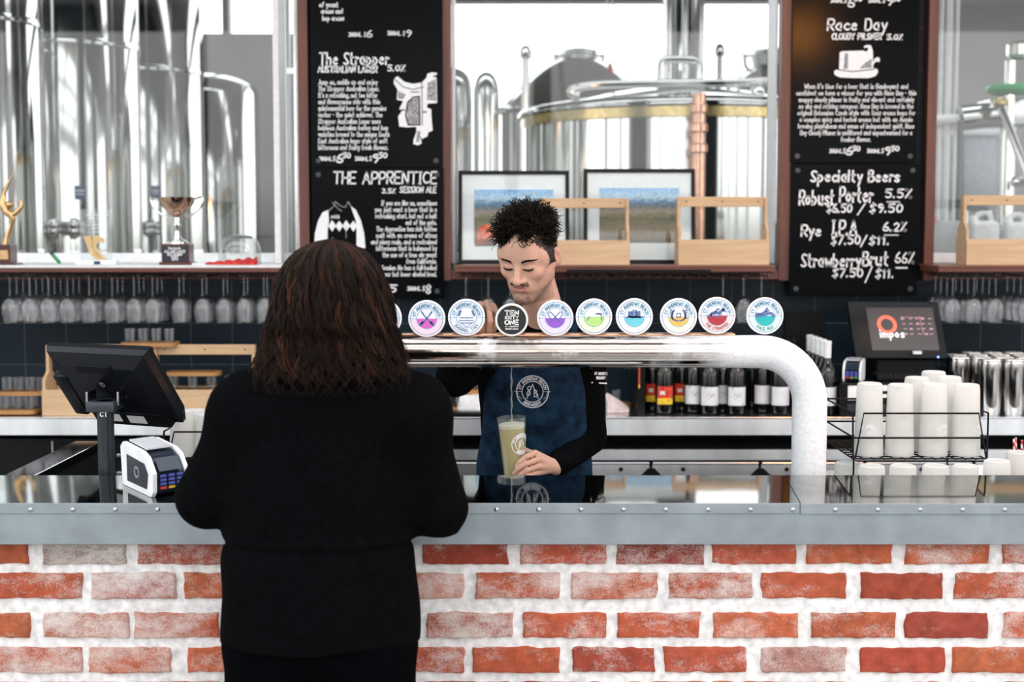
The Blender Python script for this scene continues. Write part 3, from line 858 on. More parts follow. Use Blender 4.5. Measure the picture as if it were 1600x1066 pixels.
for o in [q for q in bpy.data.objects if q.name.startswith('tap_badge')]:
    p = ORG[o.name]
    pz_ = zp + max(PR * (1 + .09 * max(0, min(1, (p.x - .55) / .3))), PR + .0062) + .0005
    MB().cyl((p.x, Y_P - .002, pz_), (p.x, Y_P - .004, pz_ + .014), .0062, .008, 12).build('bracket', M_white, o)
    MB().cyl((p.x, Y_P + .022, pz_), (p.x, Y_P + .022, pz_ + .045), .006, .010, 12).build('tap_lever', M_pipe, o)

# ================================================================ cups on the counter's back: frosted tall glasses upside down
def cup_proto(name, label, loc, group, h=.205, rt=.043, rb=.033, logo=True):
    t = thing(name, label, 'cup', loc, group)
    x, y, z = loc
    # standing on its wide rim, base uppermost, with a thick recessed foot
    MB().lathe([(rt, 0), (rt + .0008, .003), (rb + .0015, h - .012), (rb, h - .003), (rb - .004, h), (rb - .008, h - .004), (0, h - .005)], (x, y, z), 28).build('cup_body', M_frost, t)
    MB().lathe([(rt - .003, .002), (rb - .002, h - .028), (rb - .008, h - .024), (0, h - .022)], (x, y, z), 28).build('inner_wall', M_frost, t)
    return t
def put_logo(t, x, y, z, r, a0, rad):
    """printed ring emblem wrapped round the cup wall"""
    m = MB()
    def f(u, v):
        a = a0 + u / rad; return Vector((x + (rad + .0009) * math.sin(a), y - (rad + .0009) * math.cos(a), z + v))
    for q in (1.0, .62): m.stroke([(r * q * math.cos(2 * PI * k / 28), r * q * math.sin(2 * PI * k / 28)) for k in range(29)], .0018, f)
    for st in arc_text('ST ANDREWS', r * .70, r * .2, PI / 2, 2.4): m.stroke(st, .0014, f)
    for st in arc_text('BREWERY', r * .70, r * .2, -PI / 2, 1.6, up=False): m.stroke(st, .0014, f)
    for st in lay('SAB', r * .6, r * .8): m.stroke([(q[0] - r * .4, q[1] - r * .3) for q in st], .0016, f)
    return m.build('printed_emblem', M_ink, t.children[0], smooth=False)
ZR = at(1440, 716, 4.05).z
g1 = 'frosted cups on the wire rack'
cups = [(1359, 598, 4.09, 'tall frosted upside down cup at the left end of the wire rack', -.25), (1407, 600, 4.09, 'frosted upside down cup second from left on the wire rack front', None),
        (1460, 599, 4.09, 'frosted upside down cup third from left on the wire rack front', .6), (1511, 600, 4.09, 'frosted upside down cup at the right end of the wire rack front', .75),
        (1433, 589, 4.19, 'frosted cup in the middle row of the rack, left of two', None), (1483, 588, 4.19, 'frosted cup in the middle row of the rack, right of two', None),
        (1459, 580, 4.29, 'tallest looking frosted cup, alone in the back row of the wire rack', None)]
rk = thing('wire_cup_rack', 'black wire rack holding frosted cups right of the font', 'rack', (1.17, 4.2, ZR - .004))
x0 = at(1334, 716, 4.04).x; x1 = at(1541, 716, 4.04).x; yF, yR = 4.04, 4.40; zT = at(1440, 646, 4.04).z
zM = at(1440, 684.5, 4.04).z
w = .0028
m = MB()
def side(pts): m.tube(pts, w, 8)
dx = .022
MB().tube([(x0 + .004, yF, ZR), (x0 + .004 + dx, yF - .002, zT), (x1 - .012 - dx * .6, yF - .002, zT), (x1, yF, ZR)], w, 8).build('front_hoop', M_blackm, rk)
MB().tube([(x0, yF, zM), (x1 + .006, yF, zM)], w, 8).build('front_rail', M_blackm, rk)
MB().tube([(x0 - .002, yF, ZR), (x0 - .004, yF + .004, zT), (x0 - .004, yR - .004, zT), (x0, yR, ZR)], w, 8).build('side_hoop', M_blackm, rk)
MB().tube([(x1 + .002, yF, ZR), (x1 + .004, yF + .004, zT), (x1 + .004, yR - .004, zT), (x1, yR, ZR)], w, 8).build('side_hoop', M_blackm, rk)
MB().tube([(x0, yF, zM), (x0, yR, zM), (x1, yR, zM), (x1, yF, zM)], w, 8).build('back_rail', M_blackm, rk)
MB().tube([(x0, yR, zT), (x1, yR, zT)], w, 8).build('back_rail', M_blackm, rk)
m = MB()
for k in range(10): y = yF + (yR - yF) * k / 9; m.tube([(x0, y, ZR), (x1, y, ZR)], w * .8, 6)
for k in range(14): x = x0 + (x1 - x0) * k / 13; m.tube([(x, yF, ZR - .002), (x, yR, ZR - .002)], w * .8, 6)
m.build('base_grid', M_blackm, rk)
for (x, y) in ((x0, yF), (x1, yF), (x0, yR), (x1, yR)): MB().tube([(x, y, ZR), (x, y, .8505)], w, 8).build('leg', M_blackm, rk)
c0 = None
for (px, py, Y, lab, lg) in cups:
    c = at(px, py, Y); h = c.z - (ZR + .003)
    t = cup_proto('frosted_cup', lab, (c.x, Y, ZR + .003), g1, h=h, rt=.0412, rb=.0345)
    if lg is not None: put_logo(t, c.x, Y, ZR + .003 + h * .33, .024, lg, .0392)
g2 = 'frosted cups on the shelf under the rack'
low = [(1306, 4.23, 738, 'farther of two low frosted cups beside the font leg'), (1324, 4.135, 722, 'nearer of two low frosted cups beside the font leg'), (1362, 3.99, 719, 'first low frosted cup under the rack, from the left'), (1411, 3.99, 720, 'second low frosted cup under the rack, from the left'),
       (1462, 3.99, 719.5, 'third low frosted cup under the rack, from the left'), (1509, 3.99, 720, 'fourth low frosted cup under the rack, from the left'), (1558, 3.99, 719, 'low frosted cup just right of the wire rack'), (1592, 4.15, 706, 'low frosted cup at the far right end of the shelf')]
for px, Y, py, lab in low:
    c = at(px, py, Y); z0 = .8505
    cup_proto('frosted_cup', lab, (c.x, Y, z0), g2, h=min(c.z, ZR - .01 if px < 1545 else 9) - z0, rt=.0412, rb=.0355)
# cups behind the card reader on the left, in a small rack of their own
zl2 = at(290, 716, 4.08).z
rk2 = thing('wire_cup_rack', 'small black wire rack behind the card reader on the left', 'rack', (-.95, 4.12, zl2 - .004))
a0 = at(262, 700, 4.05).x; a1 = at(345, 700, 4.05).x; zt2 = at(290, 675, 4.05).z
MB().tube([(a0, 4.05, zl2), (a0 + .02, 4.048, zt2), (a1, 4.048, zt2), (a1 + .01, 4.05, zl2)], .0028, 8).build('front_hoop', M_blackm, rk2)
MB().tube([(a0 - .012, 4.055, zl2), (a0 - .012, 4.06, zt2), (a0 - .012, 4.24, zt2), (a0 - .012, 4.245, zl2)], .0028, 8).build('side_hoop', M_blackm, rk2)
m = MB()
for k in range(7): m.tube([(a0 - .012, 4.05 + .032 * k, zl2), (a1 + .01, 4.05 + .032 * k, zl2)], .0022, 6)
m.build('base_grid', M_blackm, rk2)
for x in (a0 - .012, a1 + .01):
    for y in (4.05, 4.24): MB().tube([(x, y, zl2), (x, y, .8505)], .0028, 8).build('leg', M_blackm, rk2)
for px, py, Y, lab in ((285, 641, 4.11, 'frosted cup at the left end of the small left rack'), (304, 640, 4.2, 'frosted cup at the back of the small left rack'), (324, 646, 4.11, 'frosted cup beside the customer\'s left shoulder')):
    c = at(px, py, Y); cup_proto('frosted_cup', lab, (c.x, Y, zl2 + .003), 'frosted cups on the small left rack', h=c.z - zl2 - .003, rt=.0385, rb=.032)
# striped paper straws at the right edge
st = thing('paper_straw_jar', 'jar of red and white striped straws at the right edge', 'straws', (at(1596, 700, 4.3).x + .01, 4.3, .8505))
jx, jy, jz = ORG[st.name]
MB().lathe([(0, 0), (.035, 0), (.038, .15), (.036, .15), (.033, .004), (0, .004)], (jx, jy, jz), 24).build('jar', M_frost, st)
def straw_mat():
    m, n, l, b = _new('striped_straw'); tx = n.new('ShaderNodeTexCoord'); w_ = n.new('ShaderNodeTexWave'); w_.bands_direction = 'DIAGONAL'; w_.inputs['Scale'].default_value = 26
    r = n.new('ShaderNodeValToRGB'); r.color_ramp.interpolation = 'CONSTANT'; r.color_ramp.elements[1].position = .5
    r.color_ramp.elements[0].color = (.8, .78, .76, 1); r.color_ramp.elements[1].color = (.6, .03, .04, 1)
    l.new(tx.outputs['Object'], w_.inputs['Vector']); l.new(w_.outputs['Fac'], r.inputs[0]); l.new(r.outputs[0], b.inputs['Base Color']); return m
sm = straw_mat()
for i in range(6):
    a = i * 1.05; MB().tube([(jx + .02 * math.cos(a), jy + .02 * math.sin(a), jz + .006), (jx + .03 * math.cos(a) - .004, jy + .03 * math.sin(a), jz + .235)], .0035, 8).build('straw', sm, st)

# ================================================================ POS terminal on the left, seen from behind
def frame_M(o, ax, ay, az):
    return Matrix(((ax.x, ay.x, az.x, o.x), (ax.y, ay.y, az.y, o.y), (ax.z, ay.z, az.z, o.z), (0, 0, 0, 1)))
psi = math.radians(25); ti = math.radians(38)
nh = Vector((math.sin(psi), math.cos(psi), 0)); rx = Vector((math.cos(psi), -math.sin(psi), 0))
dn = Vector((0, 0, -1)) * math.cos(ti) + nh * math.sin(ti)
nb = rx.cross(dn).normalized()
if nb.y > 0: nb = -nb                       # outward, towards the customer
TL = at(69, 545, 3.93)
W_, H_ = .352, .275
pole_x = at(166, 700, 3.86).x
pos = thing('pos_terminal', 'black touchscreen till seen from behind on a pole stand', 'till', (pole_x, 3.86, .8505))
FM = frame_M(TL, rx, dn, nb)
def hp(u, v, w): return FM @ Vector((u, v, w))
m = MB()
fr_ = [(0, 0), (W_, 0), (W_, H_ * .82), (W_ - .02, H_), (.03, H_), (0, H_ * .9)]
m.poly([hp(u, v, -.028) for u, v in fr_], nb * .016)
m.build('screen_bezel', M_black, pos, smooth=False)
m = MB()
o_ = [(.0, .0), (W_, .0), (W_, H_ * .9), (0, H_ * .9)]; i_ = [(.05, .045), (W_ - .05, .045), (W_ - .05, H_ * .78), (.05, H_ * .78)]
bo = [m.bm.verts.new(hp(u, v, -.012)) for u, v in o_]; b1 = [m.bm.verts.new(hp(u, v, .004)) for u, v in [(.008, .006), (W_ - .008, .006), (W_ - .008, H_ * .88), (.008, H_ * .88)]]; bi = [m.bm.verts.new(hp(u, v, .022)) for u, v in i_]
for A, B in ((bo, b1), (b1, bi)):
    for k in range(4): m.bm.faces.new((A[k], A[(k + 1) % 4], B[(k + 1) % 4], B[k]))
m.bm.faces.new(bi); shell = m.build('back_shell', mat('satin_black_plastic', (0.006, 0.007, 0.010), 0.28, spec=.3, var=.05), pos, smooth=False)
MB().box((.10, .035, .0), (.225, .062, .026), .003, FM).build('vent_panel', M_dark, shell, smooth=False)
m = MB(); m.ring(hp(.163, .105, .0245), rx, dn, .0065, .0085, 30); m.stroke([(0, -.006), (0, .002)], .002, lambda u, v: hp(.163 + u, .105 + v, .0245)); m.build('round_emblem', mat('grey_print', (.35, .36, .38), .4), shell, smooth=False)
for u, v in ((.11, .15), (.22, .15), (.13, .175), (.2, .175)): MB().lathe([(0, .0), (.003, 0), (.003, .0025), (0, .003)], seg=10, M=FM @ Matrix.Translation((u, v, .022))).build('screw', M_pipe, shell)
MB().box((.01, .085, -.02), (.06, .235, .022), .006, FM @ Matrix.Translation((-.018, 0, 0))).build('card_swipe', M_black, pos)
MB().box((.05, H_ * .80, -.02), (W_ - .04, H_ * .99, .016), .004, FM).build('connector_hood', M_dark, pos)
MB().box((.11, H_ * .83, .016), (.15, H_ * .93, .0175), 0, FM).build('paper_label', M_white, pos, smooth=False)
MB().box((.175, H_ * .84, .016), (.235, H_ * .94, .0175), 0, FM).build('paper_label', M_white, pos, smooth=False)
m = MB()
for st_ in lay('CT', .012, .02): m.stroke(st_, .003, lambda u, v: Vector((pole_x - .008 + u, 3.8368, at(166, 650, 3.85).z + v)))
zp1 = at(166, 626, 3.86).z
pol = MB().cyl((pole_x, 3.86, .8565), (pole_x, 3.86, zp1), .0225, seg=28).build('pole', mat('dark_pole', (.022, .027, .033), .35, .3, var=.03), pos)
m.build('pole_lettering', M_ink, pol, smooth=False)
MB().lathe([(0, 0), (.05, 0), (.05, .004), (.03, .008), (.0226, .010)], (pole_x, 3.86, .8506), 32).build('base_plate', M_black, pos)
cb = at(163, 632, 3.86)
MB().box((cb.x - .042, 3.825, at(163, 642, 3.86).z), (cb.x + .036, 3.93, at(163, 626, 3.86).z), .004).build('bracket', mat('bracket_grey', (.04, .05, .06), .35, .3), pos)
for s in (-.045, .040): MB().box((cb.x + s - .003, 3.85, at(163, 633, 3.86).z), (cb.x + s + .003, 3.93, at(163, 612, 3.86).z), .001).build('hinge_arm', M_pipe, pos, smooth=False)
# ================================================================ card reader
def eftpos(name, label, px, py, Y, s, yaw, zb, screen_col=(0.015, 0.022, 0.035)):
    c = at(px, py, Y)
    t = thing(name, label, 'card reader', (c.x, Y, zb))
    M = Matrix.Translation((c.x, Y, zb)) @ Matrix.Rotation(yaw, 4, 'Z') @ Matrix.Scale(s, 4)
    W = .088
    pr = [(-.085, .004), (-.08, .0), (.075, 0), (.085, .012), (.088, .055), (.06, .088), (.03, .098), (-.075, .103), (-.09, .09)]   # (forward, up)
    def ext(pr, x0, x1, bev=None):
        m = MB(); m.poly([M @ Vector((x0, -u, v)) for u, v in pr], (M.to_3x3() @ Vector((x1 - x0, 0, 0)))); return m
    for x0_, x1_ in ((-W / 2, -W / 2 + .010), (W / 2 - .010, W / 2)): ext(pr, x0_, x1_).build('white_side', M_white, t, smooth=False)
    inner = [(-.08, .006), (.07, .004), (.078, .014), (.082, .052), (.056, .083), (.028, .092), (-.072, .098), (-.085, .088)]
    bod = ext(inner, -W / 2 + .010, W / 2 - .010).build('body', mat('navy_plastic', screen_col, .25, var=.05), t, smooth=False)
    for sx in (-1,):
        q = [(-.055, .014), (.055, .014), (.064, .05), (.045, .072), (-.055, .078)]
        m = MB(); m.poly([M @ Vector((-W / 2 - .0008, -u, v)) for u, v in q]); m.build('side_window', mat('smoked_side', (.03, .035, .045), .15), t, smooth=False)
        m = MB(); m.lathe([(.009, 0), (.012, .001), (.014, 0)], seg=24, M=M @ Matrix.Translation((-W / 2 - .001, -.0, .044)) @ Matrix.Rotation(-PI / 2, 4, 'Y')); m.build('speaker_ring', mat('grey_ring', (.25, .27, .3), .3), t)
    m = MB(); m.poly([M @ Vector((x, -u, v)) for x, u, v in ((-.030, -.07, .1035), (.030, -.07, .1035), (.030, .028, .0985), (-.030, .028, .0985))], M.to_3x3() @ Vector((0, 0, .004))); m.build('printer_lid', mat('clear_lid', (.62, .64, .66), .12, var=.02), t, smooth=False)
    # sloping front: screen above, keypad below
    def fs(x, k): # point on the front slope, k=0 top .. 1 bottom
        a = Vector((.060, .0885)); b_ = Vector((.0885, .056)); c_ = Vector((.0875, .010))
        p = a.lerp(b_, k / .45) if k < .45 else b_.lerp(c_, (k - .45) / .55)
        return M @ Vector((x, -p.x - .0015, p.y + .001))
    m = MB(); m.poly([fs(-.028, .05), fs(.028, .05), fs(.028, .42), fs(-.028, .42)]); m.build('screen', mat('reader_screen', (.02, .03, .05), .1), bod, smooth=False)
    cols = [(.10, .12, .55), (.10, .12, .55), (.10, .12, .55), (.55, .05, .08)]
    for r_ in range(4):
        for k in range(3):
            x = -.02 + .02 * k; k0 = .52 + .11 * r_
            m = MB(); m.poly([fs(x - .007, k0), fs(x + .007, k0), fs(x + .007, k0 + .07), fs(x - .007, k0 + .07)], M.to_3x3() @ Vector((0, -.0025, .001)))
            cc = (.10, .13, .5) if r_ < 3 else [(.6, .05, .05), (.6, .45, .05), (.05, .4, .1)][k]
            m.build('key', mat('key_%d%d' % (r_ // 3, k if r_ == 3 else 0), cc, .3), bod, smooth=False)
    return t
cr_ = eftpos('card_reader', 'white and navy card reader on the counter by the customer', 243, 760, 3.655, 1.12, math.radians(38), Z_C + SLOPE * .155 + .001)
cr_.rotation_euler.x = math.atan(SLOPE)
# ================================================================ chalkboards
M_board = mat('chalkboard_black', (0.0022, 0.0028, 0.0036), 0.15, spec=0.06, var=0.1, bump=0.02, bscale=200)
M_chalk = mat('chalk_paint', (0.82, 0.82, 0.82), 0.7, var=0.05, scale=150)
Y_BD = 6.325
def board(label, x0, x1, y0, y1, top=None):
    a = at(x0, y1, Y_BD); b = at(x1, y0, Y_BD)
    zt = b.z if top is None else top
    t = thing('chalkboard', label, 'chalkboard', ((a.x + b.x) / 2, Y_BD, a.z))
    pn = MB().box((a.x, Y_BD, a.z), (b.x, Y_BD + .012, zt), .002).build('panel', M_board, t, smooth=False)
    for (x, z) in ((a.x + .03, a.z + .03), (b.x - .03, a.z + .03), (a.x + .03, zt - .03), (b.x - .03, zt - .03)):
        MB().lathe([(.012, 0), (.011, .003), (0, .004)], seg=20, M=Matrix.Translation((x, Y_BD, z)) @ Matrix.Rotation(PI / 2, 4, 'X')).build('screw_cap', mat('screw_cap_grey', (.04, .045, .05), .35), pn)
    return t
def write(t, part, lines, w=None):
    """lines: (text, px, py baseline, cap height px, width px or None, stroke px, align)"""
    m = MB()
    k = pxm(Y_BD - .001)
    for (s, px, py, h, wd, sw, al) in lines:
        W = wd if wd else text_width(s) * h
        x = px if al == 'l' else (px - W if al == 'r' else px - W / 2)
        o = at(x, py, Y_BD - .0012)
        def f(u, v, o=o): return Vector((o.x + u * k, Y_BD - .0012, o.z + v * k))
        for st in lay(s, h, W, it=2 if h > 10 else 1, slant=.06, jit=.02): m.stroke(st, sw, f)
    return m.build(part, M_chalk, t, smooth=False)
def write_split(t, part, lines, n):
    for i in range(0, len(lines), n): write(t, part, lines[i:i + n])
def fill(t, part, polys, colr=M_chalk, dz=.0010):
    m = MB()
    for p in polys: m.poly([at(x, y, Y_BD - dz) for x, y in p])
    return m.build(part, colr, t, smooth=False)
M_cgrey = mat('chalk_grey', (0.30, 0.29, 0.31), 0.7, var=.3, scale=90)
M_cblk = mat('chalk_black', (0.010, 0.012, 0.014), 0.5)
b1 = board('tall black chalkboard headed The Strapper with a white saddle', 487, 691, 0, 262, top=3.1)
write(b1, 'heading_lettering', [('The Strapper', 499, 101, 18, 107, 2.5, 'l')])
write(b1, 'subheading_lettering', [('AUSTRALIAN LAGER', 497, 113, 9.5, 91, 2.0, 'l'), ('5.0%', 606, 111, 9, 26, 2.0, 'l')])
tx = ['Jump on, saddle up and enjoy', 'The Strapper Australian Lager.', "It's a refreshing, not too bitter", 'and flavoursome ride with this', 'quintessential beer for the genuine', 'worker - the quiet achiever. The', 'Strapper Australian Lager uses', 'heirloom Australian barley and hop', 'varieties brewed to the unique South', 'East Australian lager style of soft', 'bitterness and fruity fresh flavour.']
ww = [91, 94, 91, 95, 105, 99, 96, 108, 110, 107, 108]
write(b1, 'description_lettering', [(s, 497.5, 132 + 10.2 * i, 7.2, ww[i], 1.15, 'l') for i, s in enumerate(tx)])
write_split(b1, 'price_lettering', [('300ML', 499, 251, 6, 19, 1.5, 'l'), ('$', 520, 251, 6.5, 4, 1.4, 'l'), ('6', 526, 254, 13, 9, 2.4, 'l'), ('50', 536, 247, 8, 11, 2.0, 'l'), ('500ML', 555, 251, 6, 20, 1.5, 'l'), ('$', 577, 251, 6.5, 4, 1.4, 'l'), ('9', 582, 254, 13, 9, 2.4, 'l'), ('50', 592, 247, 8, 12, 2.0, 'l')], 4)
write(b1, 'upper_lettering', [('of yeast', 499, 11, 7, 29, 1.5, 'l'), ('aroma and', 502, 21, 7, 33, 1.5, 'l'), ('hop aroma', 504, 32, 7, 33, 1.5, 'l')])
write_split(b1, 'upper_price_lettering', [('300ML $', 545, 57, 6, 26, 1.5, 'l'), ('6', 573, 58, 10, 8, 1.6, 'l'), ('500ML $', 606, 55, 6, 26, 1.5, 'l'), ('9', 634, 57, 10, 8, 1.6, 'l')], 2)
sad = [(616, 123), (621, 119), (632, 128), (645, 131), (659, 129), (666, 122), (668, 115), (676, 113), (683, 114), (682, 117), (675, 119), (682, 121), (683, 161), (668, 162), (667, 168), (674, 171), (674, 180), (676, 204), (669, 207), (668, 213), (660, 217), (657, 214), (659, 224), (653, 227), (646, 225), (646, 219), (651, 205), (650, 198), (637, 199), (624, 198), (622, 182), (628, 174), (624, 170), (630, 158), (620, 156), (621, 140), (615, 130)]
fill(b1, 'saddle_drawing', [sad])
fill(b1, 'saddle_shading', [[(640, 156), (655, 152), (655, 193), (637, 194), (636, 170)], [(668, 130), (681, 123), (682, 158), (667, 156)], [(652, 205), (657, 205), (656, 222), (650, 222)], [(622, 142), (634, 148), (630, 155), (622, 154)]], M_cgrey, .0014)
m = MB()
for pl, sw in (([(655, 151), (656, 195), (638, 195), (634, 180), (637, 160), (646, 152), (655, 151)], 2.4), ([(617, 124), (630, 136), (645, 140), (662, 136)], 1.3), ([(642, 144), (655, 144)], 1.4), ([(659, 128), (660, 196)], 1.2), ([(627, 172), (632, 172)], 2.2), ([(661, 175), (666, 175)], 2.2)):
    k = pxm(Y_BD); o = at(0, 0, Y_BD - .0018)
    m.stroke([(at(x, y, Y_BD).x, at(x, y, Y_BD).z) for x, y in pl], sw * k, lambda u, v: Vector((u, Y_BD - .0018, v)))
m.build('saddle_lines', M_cblk, b1, smooth=False)
b2 = board('lower left chalkboard headed THE APPRENTICE with a jockey shirt', 489, 693, 262.5, 466)
write(b2, 'heading_lettering', [('THE APPRENTICE', 521, 287, 18, 160, 2.4, 'l')])
write(b2, 'subheading_lettering', [('3.5%', 597, 302, 7, 20, 1.6, 'l'), ('SESSION ALE', 625, 301, 9, 56, 1.8, 'l')])
tx = ['If you are like us, sometimes', 'you just want a beer that is a', 'refreshing start, but not a bolt', 'out of the gate.', 'The Apprentice has rich toffee', 'malt with an aroma of citrus', 'and piney resin, and a restrained', 'bitterness that is balanced by', 'the use of a true ale yeast', 'from California.', 'A Session Ale has a full-bodied', 'flavour but lower alcohol level.']
ww = [86, 96, 95, 48, 94, 94, 102, 94, 84, 47, 92, 92]
write(b2, 'description_lettering', [(s, 682, 321 + 10.1 * i, 7.2, ww[i], 1.15, 'r') for i, s in enumerate(tx)])
write_split(b2, 'price_lettering', [('300ML', 574, 455, 6, 20, 1.5, 'l'), ('$', 600, 454, 6.5, 4, 1.4, 'l'), ('5', 607, 457, 11, 12, 2.3, 'l'), ('500ML', 637, 454, 6, 20, 1.5, 'l'), ('$', 660, 454, 6.5, 4, 1.4, 'l'), ('8', 665, 459, 14, 8, 2.2, 'l')], 3)
slv = [[(513, 328), (504, 332), (497, 345), (492, 365), (491, 385), (511, 385), (512, 360), (514, 345)], [(548, 322), (556, 328), (564, 345), (569, 365), (571, 388), (557, 388), (557, 362), (556, 345)]]
for q_ in slv: fill(b2, 'shirt_sleeve', [q_])
fill(b2, 'diamond_pattern', [[(513 + 11 * i, 353), (519 + 11 * i, 344 + (i % 2)), (525 + 11 * i, 353), (519 + 11 * i, 362)] for i in range(4)], dz=.0013)
m = MB()
for pl, sw in (([(513, 330), (522, 322), (524, 315), (532, 322), (540, 324), (544, 315), (548, 322)], 1.2), ([(519, 316), (528, 326), (534, 330)], 1.1), ([(512, 365), (512, 386)], 1.0), ([(520, 371), (517, 385)], .9), ([(540, 352), (541, 372)], .9)):
    m.stroke([(at(x, y, Y_BD).x, at(x, y, Y_BD).z) for x, y in pl], sw * pxm(Y_BD), lambda u, v: Vector((u, Y_BD - .0015, v)))
m.build('shirt_lines', M_cgrey, b2, smooth=False)
write(b2, 'shirt_lettering', [('NIB', 518, 341, 4, 12, 1.3, 'l')])
b3 = board('tall black chalkboard headed Race Day with a white hat', 1235, 1438, 0, 255, top=3.1)
write(b3, 'heading_lettering', [('Race Day', 1293, 47, 17, 91, 2.6, 'l')])
write(b3, 'subheading_lettering', [('CLOUDY PILSNER', 1300, 61.5, 9, 76, 2.1, 'l'), ('5.0%', 1386, 62, 8, 23, 2.0, 'l')])
write_split(b3, 'top_price_lettering', [('300ML', 1298, 4, 6, 19, 1.5, 'l'), ('$', 1319, 4, 6, 4, 1.4, 'l'), ('6', 1325, 11, 14, 9, 2.3, 'l'), ('50', 1335, 2, 7, 11, 1.9, 'l'), ('500ML', 1357, 4, 6, 19, 1.5, 'l'), ('$', 1379, 4, 6, 4, 1.4, 'l'), ('9', 1385, 8, 12, 9, 2.3, 'l'), ('50', 1395, 2, 7, 11, 1.9, 'l')], 4)
tx = ["When it's time for a beer that is flamboyant and", 'confident we have a winner for you with Race Day - this', 'snappy cloudy pilsner is fruity and vibrant and certainly', 'no shy and retiring racegoer. Race Day is brewed in the', 'original Bohemian Czech style with Saaz aroma hops for', 'a complex spicy and herbal aroma but with an Aussie', 'brewing playfulness and sense of independent spirit. Race', 'Day Cloudy Pilsner is unfiltered and unpasteurised for a', 'fresher flavour.']
ww = [160, 185, 178, 177, 182, 175, 180, 173, 46]
write(b3, 'description_lettering', [(s, 1337, 138.5 + 10.35 * i, 7.0, ww[i], 1.1, 'c') for i, s in enumerate(tx)])
write_split(b3, 'price_lettering', [('300ML', 1296, 239, 6, 19, 1.5, 'l'), ('$', 1317, 239, 6.5, 4, 1.4, 'l'), ('6', 1322, 242, 12, 9, 2.4, 'l'), ('50', 1332, 236, 7.5, 11, 2.0, 'l'), ('500ML', 1355, 239, 6, 20, 1.5, 'l'), ('$', 1377, 239, 6.5, 4, 1.4, 'l'), ('9', 1382, 242, 12, 9, 2.4, 'l'), ('50', 1392, 236, 7.5, 12, 2.0, 'l')], 4)
fill(b3, 'hat_drawing', [[(1312, 82), (1316, 80), (1349, 79), (1354, 81), (1357, 76), (1356, 74), (1350, 75), (1350, 72), (1355, 70), (1361, 71), (1364, 80), (1364, 97), (1367, 91), (1372, 89), (1375, 92), (1374, 97), (1369, 96), (1365, 100), (1364, 106), (1371, 108), (1372, 113), (1368, 119), (1358, 122), (1346, 122), (1334, 122), (1312, 121), (1304, 117), (1303, 112), (1306, 109), (1311, 109)]])
fill(b3, 'hat_shading', [[(1320, 83), (1325, 83), (1325, 108), (1318, 108)], [(1352, 98), (1362, 92), (1362, 106), (1343, 107)]], M_cgrey, .0014)
m = MB(); m.stroke([(at(x, y, Y_BD).x, at(x, y, Y_BD).z) for x, y in ((1310, 109), (1330, 112), (1350, 110), (1366, 108))], 1.4 * pxm(Y_BD), lambda u, v: Vector((u, Y_BD - .0018, v)))
m.build('hat_lines', M_cblk, b3, smooth=False)
b4 = board('lower right chalkboard headed Specialty Beers with handwritten prices', 1233, 1437, 256, 462)
write(b4, 'heading_lettering', [('Specialty Beers', 1267, 284, 17, 137, 2.9, 'l')])
for q_ in ([('Robust', 1249, 320, 22, 54, 2.9, 'l'), ('Porter', 1312, 316, 23, 51, 2.9, 'l')], [('Rye', 1252, 369, 17, 31, 2.8, 'l')], [('I.P.A', 1300, 367, 22, 38, 2.9, 'l')], [('Strawberry', 1252, 417, 20, 92, 2.7, 'l'), ('Brut', 1348, 415, 21, 40, 2.9, 'l')]): write(b4, 'beer_name_lettering', q_)
for q_ in ([('5.5%', 1384, 309, 13, 39, 2.4, 'l'), ('-', 1383, 319, 7, 30, 1.4, 'l')], [('6.2%', 1380, 361, 13, 35, 2.4, 'l'), ('-', 1379, 371, 7, 33, 1.4, 'l')], [('66%', 1399, 411, 16, 28, 2.4, 'l'), ('-', 1398, 422, 7, 26, 2.4, 'l')]): write(b4, 'strength_lettering', q_)
write_split(b4, 'price_lettering', [('$6.50', 1292, 332, 13, 38, 2.5, 'l'), ('/', 1340, 334, 14, 10, 2.2, 'l'), ('$9.50', 1359, 332, 13, 50, 2.6, 'l'), ('$7.50', 1299, 382, 14, 44, 2.5, 'l'), ('/', 1345, 384, 14, 8, 2.2, 'l'), ('$11.', 1358, 382, 12, 31, 2.6, 'l'), ('$7.50', 1301, 433, 13, 46, 2.5, 'l'), ('/', 1352, 439, 20, 9, 2.2, 'l'), ('$11.', 1368, 434, 13, 28, 2.6, 'l')], 3)

